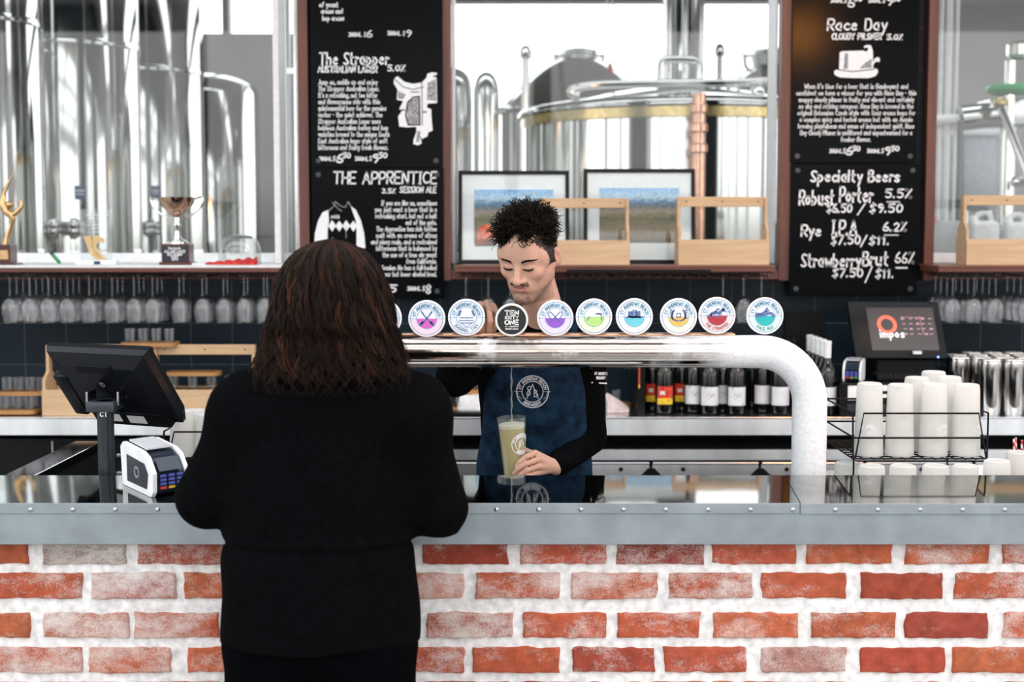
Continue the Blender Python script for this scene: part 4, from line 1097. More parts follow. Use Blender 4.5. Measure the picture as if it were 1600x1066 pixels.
# ================================================================ timber carry crates
def crate(label, px0, px1, pyt, pyb, Y, zb, group=None, d=.15, name='timber_crate'):
    x0 = at(px0, pyb, Y).x; x1 = at(px1, pyb, Y).x; zt = at(px0, pyt, Y).z; H = zt - zb
    t = thing(name, label, 'crate', ((x0 + x1) / 2, Y + d / 2, zb), group)
    th = .012
    MB().box((x0, Y, zb), (x1, Y + th, zb + H * .37), .0015).build('front_board', M_pine, t, smooth=False)
    MB().box((x0, Y + d - th, zb), (x1, Y + d, zb + H * .37), .0015).build('back_board', M_pine, t, smooth=False)
    MB().box((x0 + th, Y + th, zb), (x1 - th, Y + d - th, zb + .01)).build('base_board', M_pine, t, smooth=False)
    for s in (0, 1):
        xa = x0 + .0005 if s == 0 else x1 - th - .0005
        m = MB()
        pr = [(Y + th, zb), (Y + d - th, zb), (Y + d - th, zb + H * .5), (Y + d / 2 + .022, zb + H * .62), (Y + d / 2 + .022, zt - .002), (Y + d / 2 - .022, zt - .002), (Y + d / 2 - .022, zb + H * .62), (Y + th, zb + H * .5)]
        m.poly([(xa, y, z) for y, z in pr], (th, 0, 0)); m.build('end_board', M_pine, t, smooth=False)
    MB().box((x0 + th, Y + d / 2 - .01, zt - H * .145), (x1 - th, Y + d / 2 + .01, zt), .002).build('handle_rail', M_pine, t, smooth=False)
    m = MB()
    for k in (.1, .5, .9): x = x0 + (x1 - x0) * k; m.lathe([(.0035, 0), (.003, .0015), (0, .002)], seg=10, M=Matrix.Translation((x, Y + d / 2 - .01, zt - H * .07)) @ Matrix.Rotation(PI / 2, 4, 'X'))
    m.build('rail_screws', M_dark, t)
    return t
g = 'timber carry crates'
crate('timber carry crate on the middle sill behind the barman\'s head', 843, 984, 309.5, 409, 6.12, Z_SILL, g)
crate('timber carry crate at the right end of the middle sill', 1060, 1202, 307, 407, 6.12, Z_SILL, g)
crate('timber carry crate on the right sill, cut by the frame edge', 1510, 1648, 304.5, 404, 6.10, Z_SILL, g)
crate('timber carry crate on the back bench behind the black till', 66, 222, 541, 654, 5.86, ZB + .0012, g, d=.17)
crate('timber carry crate of tasting boards beside the customer\'s shoulder', 236, 395, 541, 654, 5.86, ZB + .0012, g, d=.17)
# ================================================================ framed landscape photographs leaning on the sill
def photo_mat():
    m, n, l, b = _new('landscape_photograph')
    tx = n.new('ShaderNodeTexCoord'); sx = n.new('ShaderNodeSeparateXYZ'); l.new(tx.outputs['Generated'], sx.inputs[0])
    nz = n.new('ShaderNodeTexNoise'); nz.inputs['Scale'].default_value = 14; nz.inputs['Detail'].default_value = 8; l.new(tx.outputs['Generated'], nz.inputs['Vector'])
    ad = n.new('ShaderNodeMath'); ad.operation = 'MULTIPLY_ADD'; ad.inputs[1].default_value = .22; l.new(nz.outputs['Fac'], ad.inputs[0])
    sb = n.new('ShaderNodeMath'); sb.operation = 'SUBTRACT'; sb.inputs[1].default_value = .11; l.new(sx.outputs['Z'], sb.inputs[0]); l.new(sb.outputs[0], ad.inputs[2])
    r = n.new('ShaderNodeValToRGB'); l.new(ad.outputs[0], r.inputs[0]); r.color_ramp.elements.remove(r.color_ramp.elements[1])
    r.color_ramp.elements[0].color = (.05, .04, .03, 1); r.color_ramp.elements[0].position = 0
    for p, c in ((.12, (.14, .10, .06)), (.3, (.22, .17, .11)), (.45, (.12, .12, .06)), (.58, (.30, .24, .19)), (.68, (.09, .14, .18)), (.75, (.10, .22, .38)), (.84, (.45, .60, .72)), (1, (.12, .36, .68))):
        q = r.color_ramp.elements.new(p); q.color = (*c, 1)
    n2 = n.new('ShaderNodeTexNoise'); n2.inputs['Scale'].default_value = 60; n2.inputs['Detail'].default_value = 4; l.new(tx.outputs['Generated'], n2.inputs['Vector'])
    mv = n.new('ShaderNodeMapRange'); mv.inputs['From Min'].default_value = .3; mv.inputs['From Max'].default_value = .7; mv.inputs['To Min'].default_value = .55; mv.inputs['To Max'].default_value = 1.5
    l.new(n2.outputs['Fac'], mv.inputs['Value'])
    h = n.new('ShaderNodeHueSaturation'); l.new(r.outputs[0], h.inputs['Color']); l.new(mv.outputs[0], h.inputs['Value']); l.new(h.outputs[0], b.inputs['Base Color']); b.inputs['Roughness'].default_value = .35
    return m
M_photo = photo_mat()
def picture(label, x0, x1, y0, y1, Y, person=False):
    zb = Z_SILL + .001
    a = at(x0, y1, Y); c = at(x1, y0, Y); H = c.z - zb
    t = thing('framed_picture', label, 'picture', ((a.x + c.x) / 2, Y, zb))
    lean = math.radians(6)
    R = Matrix.Translation((0, Y, zb)) @ Matrix.Rotation(-lean, 4, 'X')
    H = H / math.cos(lean); fw = .017
    m = MB()
    for lo, hi in (((a.x, 0, 0), (c.x, .02, fw)), ((a.x, 0, H - fw), (c.x, .02, H)), ((a.x, 0, fw), (a.x + fw, .02, H - fw)), ((c.x - fw, 0, fw), (c.x, .02, H - fw))): m.box(lo, hi, .0015, R)
    m.build('frame', M_black, t, smooth=False)
    MB().box((a.x + fw, .010, fw), (c.x - fw, .014, H - fw), 0, R).build('mount', mat('white_mount', (.72, .75, .77), .5, var=.02), t, smooth=False)
    mx = (c.x - a.x) * .155; mz = H * .18
    p = MB().box((a.x + fw + mx * .7, .008, fw + mz), (c.x - fw - mx * .7, .0098, H - fw - mz * .9), 0, R).build('photograph', M_photo, t, smooth=False)
    if person:
        q = MB(); k = H
        cx = a.x + (c.x - a.x) * .245
        def F(u, v): return R @ Vector((cx + u, .0075, v))
        q.poly([F(-.045, .20 * k), F(.035, .22 * k), F(.045, .34 * k), F(.01, .43 * k), F(-.03, .40 * k)]); q.build('orange_jacket', mat('photo_orange', (.62, .12, .04), .4, var=.25, scale=60), t, smooth=False)
        q = MB(); q.poly([F(-.05, .19 * k), F(.05, .19 * k), F(.04, .27 * k), F(-.04, .26 * k)]); q.build('dark_trousers', mat('photo_dark', (.03, .025, .02), .4), t, smooth=False)
    MB().box((a.x + fw, .005, fw), (c.x - fw, .0062, H - fw), 0, R).build('glazing', M_glass, t, smooth=False)
    return t
picture('black framed landscape photograph left of the barman\'s head', 716, 890, 266, 410, 6.375, True)
picture('black framed landscape photograph right of the barman\'s head', 912, 1088, 263, 410, 6.375)

# ================================================================ stemware racks and hanging glasses
def wine_proto(x, y, zt, label, group, name='wine_glass', slim=.945):
    t = thing(name, label, 'wine glass', (x, y, zt), group)
    # hangs by its foot: zt is the foot's flat top
    H = .205
    MB().lathe([(0, 0), (.035, -.001), (.035, -.003), (.012, -.006), (.005, -.012)], (x, y, zt), 24).build('foot', M_wine, t)
    MB().lathe([(.005, -.012), (.0036, -.03), (.0036, -.07), (.0045, -.083), (.0085, -.090)], (x, y, zt), 12).build('stem', M_wine, t)
    k = slim
    MB().lathe([(.0085, -.090), (.022 * k, -.0965), (.034 * k, -.112), (.0405 * k, -.135), (.041 * k, -.155), (.037 * k, -.180), (.0325 * k, -H), (.0315 * k, -H), (.036 * k, -.180), (.0398 * k, -.155), (.0393 * k, -.135), (.033 * k, -.113), (.021 * k, -.099), (0, -.094)], (x, y, zt), 28).build('bowl', M_wine, t)
    return t
def rack(label, xs_, y0, y1, zr):
    t = thing('stemware_rack', label, 'glass rack', (sum(xs_) / len(xs_), (y0 + y1) / 2, zr))
    for x in xs_:
        MB().tube([(x - .018, y0, zr + .02), (x - .018, y0 - .004, zr), (x - .018, y1, zr), (x - .018, y1, zr + .012)], .0028, 8).build('rail', M_blackm, t)
        MB().tube([(x + .018, y0, zr + .02), (x + .018, y0 - .004, zr), (x + .018, y1, zr), (x + .018, y1, zr + .012)], .0028, 8).build('rail', M_blackm, t)
    MB().box((min(xs_) - .05, y0 + .03, zr + .0135), (max(xs_) + .05, y0 + .045, zr + .0165)).build('hanger_bar', M_blackm, t, smooth=False)
    MB().box((min(xs_) - .05, y1 - .03, zr + .0135), (max(xs_) + .05, y1 - .015, zr + .0165)).build('hanger_bar', M_blackm, t, smooth=False)
    return t
ZK = Z_SILL - .03 - .0168          # rails hang right under the shelf's front rail
# left: thirteen channels, up to four glasses deep
pxs = [15, 46, 75, 105, 139, 175, 209, 238, 280, 316, 349, 381, 412]
dep = [4, 4, 3, 3, 3, 3, 3, 3, 2, 2, 2, 2, 2]
xs_l = [at(p, 440, 6.07).x for p in pxs]
rack('long black wire stemware rack under the left sill', xs_l + [xs_l[0] - .085], 6.03, 6.32, ZK)
zf = ZK + .0032 + .003
first = None
chn = ['first', 'second', 'third', 'fourth', 'fifth', 'sixth', 'seventh', 'eighth', 'ninth', 'tenth', 'eleventh', 'twelfth', 'thirteenth']
rown = ['at the front', 'second in depth', 'third in depth', 'at the back']
for i, x in enumerate(xs_l):
    for j in range(dep[i]):
        lab = 'upside down wine glass in the %s hanging column from the left, %s' % (chn[i], rown[j])
        loc = (x, 6.07 + .083 * j, zf)
        if first is None: first = wine_proto(*loc, lab, 'wine glasses hanging on the left')
        else: dup(first, loc, lab, 'wine glasses hanging on the left')
# middle
pm = [728, 763, 797, 895, 930, 963, 997, 1030, 1062, 1095, 1130, 1162, 1190]
xs_m = [at(p, 440, 6.07).x for p in pm]
rack('black wire stemware rack with empty hooks under the middle sill', xs_m, 6.03, 6.32, ZK)
labs = ['wine glass hanging left of the barman above the pale blue badge', 'wine glass hanging between the barman\'s fist and the picture above', 'wine glass hanging just left of the barman\'s chin', 'wine glass hanging above the red racehorse badge', 'wine glass hanging between the red badge and the teal badge', 'wine glass hanging directly above the teal wave badge']
for p, lab in zip((728, 763, 797, 1130, 1162, 1190), labs):
    dup(first, (at(p, 440, 6.07).x, 6.07, zf), lab, 'wine glasses hanging in the middle')
m_hk = None
hk = thing('hook_strip', 'row of small black hooks below the middle window', 'hooks', (.5, 6.02, ZK - .0))
for p in (893, 905, 925, 937, 963, 975, 996, 1012, 1032, 1045, 1062, 1090, 1103):
    c = at(p, 420, 6.03)
    MB().tube([(c.x, 6.018, ZK + .02), (c.x + .004, 6.005, ZK + .008), (c.x + .007, 6.003, ZK - .012), (c.x + .010, 5.985, ZK - .018), (c.x + .011, 5.98, ZK - .004)], .003, 6).build('hook', M_blackm, hk)
MB().box((at(885, 420, 6.04).x, 6.014, ZK + .016), (at(1110, 420, 6.04).x, 6.0255, ZK + .03)).build('strip', M_blackm, hk, smooth=False)
# right: three channels, five deep
pr_ = [1489, 1522, 1556, 1606]
xs_r = [at(p, 440, 6.07).x for p in pr_]
rack('black wire stemware rack under the right sill', xs_r, 6.03, 6.40, ZK)
for i, x in enumerate(xs_r):
    for j in range(4):
        dup(first, (x, 6.07 + .083 * j, zf), 'wine glass right of the Specialty Beers board, %s hanging column, %s' % (chn[i], rown[j]), 'wine glasses hanging on the right')
# ================================================================ trophies and things on the left sill
M_gold = mat('old_gold', (0.60, 0.40, 0.20), 0.18, 1.0, var=.08)
M_rose = mat('tarnished_cup', (0.55, 0.36, 0.26), 0.14, 1.0, var=.15, scale=40)
M_silver = mat('silver', (0.80, 0.79, 0.77), 0.12, 1.0, var=.03)
M_mahog = wood('mahogany', (0.05, 0.014, 0.01), (0.10, 0.028, 0.02), .25)
ZS = Z_SILL + .0008; YT = 6.16
k6 = pxm(YT)
c = at(278, 415, YT)
t = thing('trophy_cup', 'two handled silver and bronze trophy cup on a wooden block', 'trophy', (c.x, YT, ZS))
hx = 25 * k6
MB().box((c.x - hx, YT - .055, ZS), (c.x + hx, YT + .055, ZS + .012), .002).build('plinth', M_mahog, t, smooth=False)
MB().box((c.x - hx * .84, YT - .05, ZS + .012), (c.x + hx * .88, YT + .045, at(278, 381, YT).z), .002).build('block', M_mahog, t, smooth=False)
zp0, zp1_ = ZS + .016, at(278, 385, YT).z
MB().box((c.x - hx * .78, YT - .0525, zp0), (c.x + hx * .78, YT - .0502, zp1_), 0).build('plaque', mat('plaque_navy', (.012, .015, .03), .3), t, smooth=False)
m = MB()
for s, v, wd in (('Handmade', .80, .5), ('ALE AND LAGER', .58, .85), ('BEST IN SHOW', .38, .6), ('CHEF', .2, .3), ('2018', .05, .25)):
    W = wd * hx * 1.5
    for st_ in lay(s, .010, W): m.stroke(st_, .0022, lambda u, w_, v=v, W=W: Vector((c.x - W / 2 + u, YT - .0535, zp0 + (zp1_ - zp0) * v + w_)))
m.build('plaque_lettering', M_ink, t, smooth=False)
zc0 = at(278, 381, YT).z
def zz(py): return at(278, py, YT).z
MB().lathe([(0, zc0), (.048, zc0), (.046, zc0 + .008), (.022, zc0 + .02), (.012, zz(367)), (.010, zz(358)), (.018, zz(352)), (.012, zz(346)), (.012, zz(340))], (c.x, YT, 0), 28).build('stem', M_silver, t)
MB().lathe([(.010, zz(340)), (.03, zz(336)), (.055, zz(326)), (.072, zz(317)), (.076, zz(311)), (.078, zz(308.5)), (.074, zz(308.5)), (.070, zz(316)), (.05, zz(326)), (0, zz(334))], (c.x, YT, 0), 36).build('bowl', M_rose, t)
for s in (-1, 1):
    MB().tube([Vector((c.x + s * u * k6, YT, zz(v))) for u, v in chaikin([(26, 312), (33, 309), (40, 307), (41, 315), (36, 326), (26, 334), (14, 341), (6, 344)])], .0042, 10).build('handle', M_silver, t)
# gold figure trophy at the left edge
c = at(10, 415, YT)
t = thing('figure_trophy', 'bronze abstract figure trophy at the left edge of the sill', 'trophy', (c.x, YT, ZS))
MB().box((at(-20, 415, YT).x, YT - .05, ZS), (at(30, 415, YT).x, YT + .05, ZS + .008), .002).build('plinth', M_mahog, t, smooth=False)
MB().box((at(-16, 415, YT).x, YT - .045, ZS + .008), (at(22, 415, YT).x, YT + .045, at(0, 382, YT).z), .003).build('block', M_mahog, t, smooth=False)
MB().box((at(-8, 415, YT).x, YT - .0465, at(0, 405, YT).z), (at(19, 415, YT).x, YT - .0452, at(0, 391, YT).z)).build('plaque', M_gold, t, smooth=False)
def q(px, py, dy=0): return at(px, py, YT) + Vector((0, dy, 0))
m = MB(); P_ = [q(8, 382), q(11, 370), q(17, 355), q(20, 343), q(17, 336), (q(9, 330)), q(4, 318), q(6, 302), q(13, 286), q(20, 272)]
m.tube(P_, [.016, .011, .010, .013, .017, .018, .014, .009, .006, .0015], 14); m.build('body', M_gold, t)
m = MB(); m.tube([q(17, 338), q(26, 332), q(33, 324), q(34, 315), q(29, 311)], [.014, .013, .010, .006, .002], 12); m.build('arm', M_gold, t)
MB().ell(q(15, 320), (.017, .017, .017)).build('head', M_gold, t)
# clear acrylic award
c = at(153, 415, YT)
t = thing('acrylic_award', 'clear acrylic award with a gold swoosh and white base', 'trophy', (c.x, YT, ZS))
MB().box((at(121, 415, YT).x, YT - .03, ZS), (at(184, 415, YT).x, YT + .03, at(0, 407, YT).z), .002).build('base', M_white, t, smooth=False)
MB().box((at(150, 415, YT).x, YT - .0305, ZS + .002), (at(160, 415, YT).x, YT - .0301, at(0, 408, YT).z)).build('base_stripe', mat('navy_stripe', (.01, .03, .07), .3), t, smooth=False)
MB().box((at(128, 415, YT).x, YT - .008, at(0, 407, YT).z), (at(175, 415, YT).x, YT + .008, at(0, 327, YT).z), .0015).build('clear_plate', thin_glass('acrylic', 1.5, (.93, .96, .97), haze=.10), t, smooth=False)
m = MB(); m.poly([at(x, y, YT - .0095) for x, y in ((130, 369), (145, 369), (143, 380), (148, 393), (160, 405), (150, 406), (140, 396))]); m.poly([at(x, y, YT - .0095) for x, y in ((143, 370), (152, 368), (164, 374), (163, 380), (154, 378), (150, 384), (154, 392), (168, 406), (160, 406), (148, 394), (143, 382))])
m.build('gold_swoosh', mat('gold_print', (.62, .42, .20), .35, var=.05), t, smooth=False)
m = MB()
for i, (s, wd) in enumerate((('AUSTRALIAN INTERNATIONAL', 34), ('BEER AWARDS', 26), ('GOLD', 14), ('ST ANDREWS BEACH', 30), ('BREWERY', 18), ('SAISON', 16))):
    W = wd * k6; o = at(152 - wd / 2, 337 + i * 5.3, YT - .0095)
    for st_ in lay(s, 2.8 * k6, W): m.stroke(st_, .0011, lambda u, v, o=o: Vector((o.x + u, o.y, o.z + v)))
m.build('lettering', M_ink, t, smooth=False)
# green marker, red cloth, glass dome
p0 = at(73, 396, 6.2); p1 = at(96, 413, 6.2)
t = thing('marker_pen', 'green marker pen leaning on the left sill', 'pen', (p1.x, 6.2, ZS))
M_green = mat('green_plastic', (.0, .30, .07), .3)
pa = Vector((p1.x, 6.17, ZS + .010)); pb = Vector((p0.x, 6.26, p0.z))
MB().cyl(pa, pa.lerp(pb, .72), .008, .0085, 16).build('barrel', M_green, t); MB().cyl(pa.lerp(pb, .725), pb, .009, .007, 16).build('cap', M_black, t)
c = at(375, 413, 6.24)
t = thing('glass_dome', 'clear glass dome cover at the right of the left sill', 'dome', (c.x, 6.24, ZS))
R_ = 33 * pxm(6.24)
MB().lathe([(R_, 0), (R_ * .98, .06), (R_ * .88, .095), (R_ * .66, .118), (R_ * .62, .119)], (c.x, 6.24, ZS), 40).build('bell', thin_glass('dome_glass', 2.0, (.86, .88, .88), haze=.10), t)
MB().lathe([(R_ * .68, .112), (R_ * .6, .122), (R_ * .35, .128), (0, .13)], (c.x, 6.24, ZS), 36).build('lid', mat('grey_lid', (.10, .11, .12), .3), t)
m = MB(); rr_ = random.Random(2)
nx, ny = 26, 8
x0 = at(318, 410, 6.12).x; x1 = at(401, 410, 6.12).x
vv = []
for i in range(nx + 1):
    f = i / nx; hgt = .008 + .022 * f
    for j in range(ny + 1):
        a = PI * j / ny
        vv.append(m.bm.verts.new((x0 + (x1 - x0) * f, 6.115 - math.cos(a) * (.012 + .022 * f) + .003 * math.sin(i * 1.7 + j), ZS + .001 + math.sin(a) * hgt * (1 + .25 * math.sin(i * 1.3 + j * 1.1)))))
for i in range(nx):
    for j in range(ny): a = i * (ny + 1) + j; m.bm.faces.new((vv[a], vv[a + 1], vv[a + ny + 2], vv[a + ny + 1]))
m.bm.faces.new([vv[nx * (ny + 1) + j] for j in range(ny + 1)]); m.bm.faces.new([vv[j] for j in range(ny + 1)][::-1])
o = m.build('folded_cloth', mat('red_cloth', (.55, .035, .03), .8, var=.2, scale=60, bump=.3), ang=80)
tag(o, 'crumpled red cloth in front of the glass dome', 'cloth')
t = thing('paper_card', 'small white card lying beside the red cloth', 'card', (at(312, 412, 6.1).x, 6.1, ZS))
MB().box((at(302, 412, 6.1).x, 6.075, ZS), (at(322, 412, 6.1).x, 6.10, ZS + .008), .001).build('card', M_white, t, smooth=False)
# ================================================================ bottles on the back bench
M_bglass = mat('dark_bottle_glass', (0.004, 0.0045, 0.004), 0.06, spec=0.7, var=.1)
ZBN = ZB + .0016
def bottle_proto(x, y, label, kind, group):
    t = thing('bottle', label, 'bottle', (x, y, ZBN), group)
    R = .0385
    MB().lathe([(0, .004), (R * .8, .0), (R, .006), (R, .165), (R * .93, .185), (R * .62, .208), (.0165, .226), (.0142, .245), (.0142, .300), (0, .302)], (x, y, ZBN), 28).build('bottle_body', M_bglass, t)
    if kind != 'black':
        MB().lathe([(.0152, .236), (.0152, .292), (.0165, .293), (.0165, .306), (.0150, .308), (0, .308)], (x, y, ZBN), 20).build('capsule', {'red': mat('gold_capsule', (.03, .02, .015), .3), 'white': M_white}.get(kind, M_white) if kind != 'plain' else M_black, t)
    if kind == 'red':
        for (z0, z1, cn, cc) in ((.042, .068, 'label_gold', (.80, .50, .03)), (.068, .118, 'label_red', (.62, .035, .015))):
            MB().lathe([(R + .0006, z0), (R + .0006, z1)], (x, y, ZBN), 20, ang=1.9, a0=-PI / 2 - .95).build(cn, mat(cn, cc, .4, var=.15, scale=60), t)
        MB().lathe([(R + .0009, .083), (R + .0009, .098)], (x, y, ZBN), 8, ang=.55, a0=-PI / 2 - .6).build('label_panel', mat('label_cream', (.8, .72, .6), .5), t)
        m = MB()
        for v, w_ in ((.104, 1.3), (.078, 1.0)): m.stroke([(-.5 * w_, v), (0, v + .005), (.5 * w_, v)], .003, lambda u, z: Vector((x + (R + .001) * math.sin(u), y - (R + .001) * math.cos(u), ZBN + z)))
        m.build('label_stripes', mat('label_yellow', (.85, .6, .12), .4), t.children[-2])
    elif kind in ('white', 'plain'):
        lbl = MB().lathe([(R + .0006, .040), (R + .0006, .117)], (x, y, ZBN), 20, ang=2.3, a0=-PI / 2 - 1.15).build('label', mat('label_white', (.72, .72, .74), .5, var=.03), t)
        m = MB()
        f = lambda u, z: Vector((x + (R + .001) * math.sin(u), y - (R + .001) * math.cos(u), ZBN + z))
        if kind == 'plain':
            m.stroke(chaikin([(-.5, .07), (-.2, .095), (.0, .075), (.2, .09), (.5, .085)]), .0016, f); m.stroke(chaikin([(-.3, .065), (.1, .08), (.45, .078)]), .0012, f)
            m.stroke([(-.6, .112), (-.45, .112)], .004, f); m.stroke([(.5, .046), (.8, .046)], .0025, f)
        else:
            for k in range(4): m.stroke(chaikin([(.55 + .02 * k, .040), (.5 + .08 * k, .07), (.40 + .16 * k, .085 + .008 * (k % 2)), (.42 + .15 * k, .105)]), .0035, f)
            m.stroke([(-.2, .047), (.15, .047)], .0025, f)
        m.build('label_drawing', M_black, lbl)
    return t
fr_b = [(1020, 6.03, 'red'), (1038, 5.93, 'red'), (1065, 6.03, 'red'), (1083, 5.963, 'plain'), (1108, 5.91, 'plain'), (1129, 5.975, 'plain'), (1150, 5.903, 'plain'), (1191, 5.97, 'white'), (1218, 5.91, 'white')]
lb = ['red labelled bottle, first from the left in the bottle row', 'red labelled bottle standing nearest the bench edge', 'red labelled bottle next to the first white labelled bottle', 'white labelled bottle right after the red labelled bottles', 'second white labelled bottle, standing nearest the bench edge', 'third white labelled bottle with a scrawled signature', 'fourth white labelled bottle, before the dark gap in the row', 'white labelled bottle right after the dark gap in the row', 'white labelled bottle with a black branch beside the font leg']
protos = {}
for (px, Y, kd), l_ in zip(fr_b, lb):
    x = at(px, 640, Y).x
    if kd in protos: dup(protos[kd], (x, Y, ZBN), l_, 'bottles on the back bench')
    else: protos[kd] = bottle_proto(x, Y, l_, kd, 'bottles on the back bench')
# the rows standing behind them show only dark glass
rng = random.Random(9); first_b = None
for j, Y in enumerate((6.14, 6.25)):
    for i in range(9):
        px = 1016 + 26.5 * i + (9 if j else 0)
        lab = 'unlabelled dark bottle, %s from the left in the %s row of bottles' % (ordw(i), ['second', 'rear'][j])
        loc = (at(px, 640, Y).x, Y, ZBN)
        if first_b is None: first_b = bottle_proto(*loc[:2], lab, 'black', 'dark bottles behind the labelled ones')
        else: dup(first_b, loc, lab, 'dark bottles behind the labelled ones')
xb = at(1289, 640, 5.93).x
for j in range(5):
    dup(protos['white'], (xb, 5.90 + .088 * j, ZBN), 'white capped bottle in the file right of the font leg, %s' % ['nearest', 'second back', 'third back', 'fourth back', 'farthest back'][j], 'white capped bottles in a file')
t = thing('bottle_box', 'black bottle box with an orange edge left of the bottle row', 'box', (at(1000, 640, 5.95).x, 6.05, ZBN))
bx_ = at(1000, 640, 5.95).x
MB().box((bx_ - .012, 5.94, ZBN), (bx_ + .02, 6.18, ZBN + .25), .002).build('carton', M_black, t, smooth=False)
MB().box((bx_ - .008, 5.9385, ZBN + .12), (bx_ - .002, 5.94, ZBN + .235)).build('orange_print', mat('orange_print', (.55, .07, .02), .4), t, smooth=False)
MB().box((bx_ - .008, 5.9385, ZBN + .105), (bx_ - .002, 5.94, ZBN + .12)).build('yellow_print', mat('label_gold', (.8, .5, .03), .4), t, smooth=False)
# ================================================================ steel canisters at the right
M_can = mat('canister_steel', (0.66, 0.64, 0.62), 0.13, 1.0, var=.03)
first_c = None
rows = [(5.90, [1512, 1546, 1582, 1618], 'front row'), (6.01, [1497, 1531, 1566, 1600], 'second row'), (6.12, [1493, 1526, 1560, 1594], 'third row'), (6.23, [1516, 1549, 1582], 'back row')]
for Y, ps, rn in rows:
    for i, px in enumerate(ps):
        if rn == 'front row' and i == 0: continue
        loc = (at(px, 640, Y).x, Y, ZBN)
        lab = 'polished steel canister, %s from the left in the %s' % (ordw(i if rn != 'front row' else i - 1), rn)
        if first_c is None:
            first_c = thing('steel_canister', lab, 'canister', loc, 'steel canisters on the back bench')
            r = .0445
            MB().lathe([(0, .002), (r * .94, 0), (r, .004), (r, .215), (r * .985, .222)], loc, 36).build('body', M_can, first_c)
            MB().lathe([(r * .985, .222), (r * 1.02, .2235), (r * 1.03, .229), (r * 1.0, .232), (r * .95, .231), (r * .94, .222), (r * .93, .02), (0, .018)], loc, 36).build('rim', M_can, first_c)
        else: dup(first_c, loc, lab)
# ================================================================ second till (screen towards us) on its printer box
Y0 = 6.02
t = thing('pos_screen', 'black till with a lit screen showing a red ring and impos', 'till', (at(1412, 600, 6.05).x, 6.1, ZBN))
TL = at(1353, 481, 6.06); TR = at(1457, 481, 6.06)
tt = math.radians(20)
ax = Vector((1, 0, 0)); dn2 = Vector((.08, -math.sin(tt), -math.cos(tt))).normalized(); nb2 = ax.cross(dn2).normalized()
if nb2.y > 0: nb2 = -nb2
SW = (TR - TL).length; SH_ = (at(1362, 547, 5.99) - TL).length
FM2 = frame_M(TL, ax, dn2, nb2)
MB().box((-.075, -.03, -.035), (SW + .03, SH_ + .035, -.001), .006, FM2).build('housing', M_black, t)
MB().box((0, 0, -.0008), (SW, SH_, .0006), 0, FM2).build('screen', mat('screen_glow', (.012, .011, .011), .15, emit=((.055, .040, .036), .35)), t, smooth=False)
def s2(u, v): return FM2 @ Vector((u, v, .0012))
m = MB(); m.ring(s2(SW * .275, SH_ * .40), ax, dn2, .027, .041, 40); m.build('ring_logo', mat('ring_red', (.75, .10, .06), .4, emit=((.75, .09, .05), .45)), t, smooth=False)
m = MB()
for st_ in lay('impos', .032, .100, it=2): m.stroke(st_, .0042, lambda u, v: s2(SW * .155 + u, SH_ * .70 - v))
m.build('screen_lettering', mat('screen_white', (.8, .8, .8), .4, emit=((.8, .8, .82), .4)), t, smooth=False)
m = MB(); rng = random.Random(1)
for i in range(4):
    for j in range(5):
        u = SW * (.53 + .10 * j) + rng.uniform(-.004, .004); v = SH_ * (.26 + .12 * i)
        m.stroke([(u - .005, v), (u + .005, v)], .004 if (i + j) % 3 else .007, lambda a, b_: s2(a, b_))
m.stroke([(SW * .5, SH_ * .22), (SW * .84, SH_ * .24)], .002, lambda a, b_: s2(a, b_)); m.stroke([(SW * .78, SH_ * .2), (SW * .80, SH_ * .62)], .002, lambda a, b_: s2(a, b_))
m.build('keypad_marks', mat('screen_pinkish', (.3, .16, .2), .4, emit=((.45, .22, .28), .3)), t, smooth=False)
ZKB = at(1400, 594, 5.945).z; zk = ZKB + .018
MB().box((at(1366, 560, 6.1).x, 6.06, ZBN), (at(1460, 560, 6.1).x, 6.30, at(1400, 560, 6.1).z), .006).build('stand', M_black, t, smooth=False)
MB().box((at(1366, 600, 5.98).x, 5.93, ZKB), (at(1460, 600, 5.98).x, 6.056, zk), .003).build('keyboard', M_black, t, smooth=False)
m = MB()
for i in range(12):
    for j in range(4):
        x = at(1369, 600, 5.98).x + .0205 * i; y = 5.938 + .027 * j; z = zk
        m.box((x, y, z), (x + .016, y + .02, z + .006), .001, seg=1)
m.build('keys', mat('dark_keys', (.014, .014, .016), .35), t, smooth=False)
MB().box((at(1427, 551, 5.97).x, 5.965, at(1427, 553.5, 5.97).z), (at(1440, 551, 5.97).x, 5.985, at(1427, 549, 5.97).z), .001).build('white_badge', M_white, t, smooth=False)
MB().ell(at(1466, 558, 5.95), (.004, .004, .004), u=10, v=8).build('blue_light', mat('led_blue', (.1, .15, .9), .3, emit=((.1, .2, 1), 2.5)), t)
zkb = ZKB
t = thing('cash_drawer', 'black cash drawer and printer box beneath the lit till', 'cash drawer', (at(1340, 620, 5.92).x, 6.05, ZBN))
cx0, cx1 = at(1308, 620, 5.9).x, at(1462, 620, 5.9).x
MB().box((cx0, 5.845, ZBN), (cx1, 6.055, zkb - .002), .004).build('case', M_black, t, smooth=False)
for a, b_, y0, y1 in ((1325, 1345, 603, 625), (1372, 1387, 602, 611), (1372, 1386, 616, 624)):
    MB().box((at(a, y0, 5.845).x, 5.8435, at(a, y1, 5.845).z), (at(b_, y0, 5.845).x, 5.8449, at(a, y0, 5.845).z)).build('white_sticker', M_white, t, smooth=False)
MB().box((cx0 + .03, 5.8425, ZBN + .02), (cx1 - .02, 5.8449, ZBN + .05), .001).build('drawer_front', mat('drawer_grey', (.025, .028, .032), .35), t, smooth=False)
eftpos('card_reader', 'white and navy card reader beside the lit till behind the bar', 1334, 594, 5.925, .86, math.radians(-20), zkb + .0005)
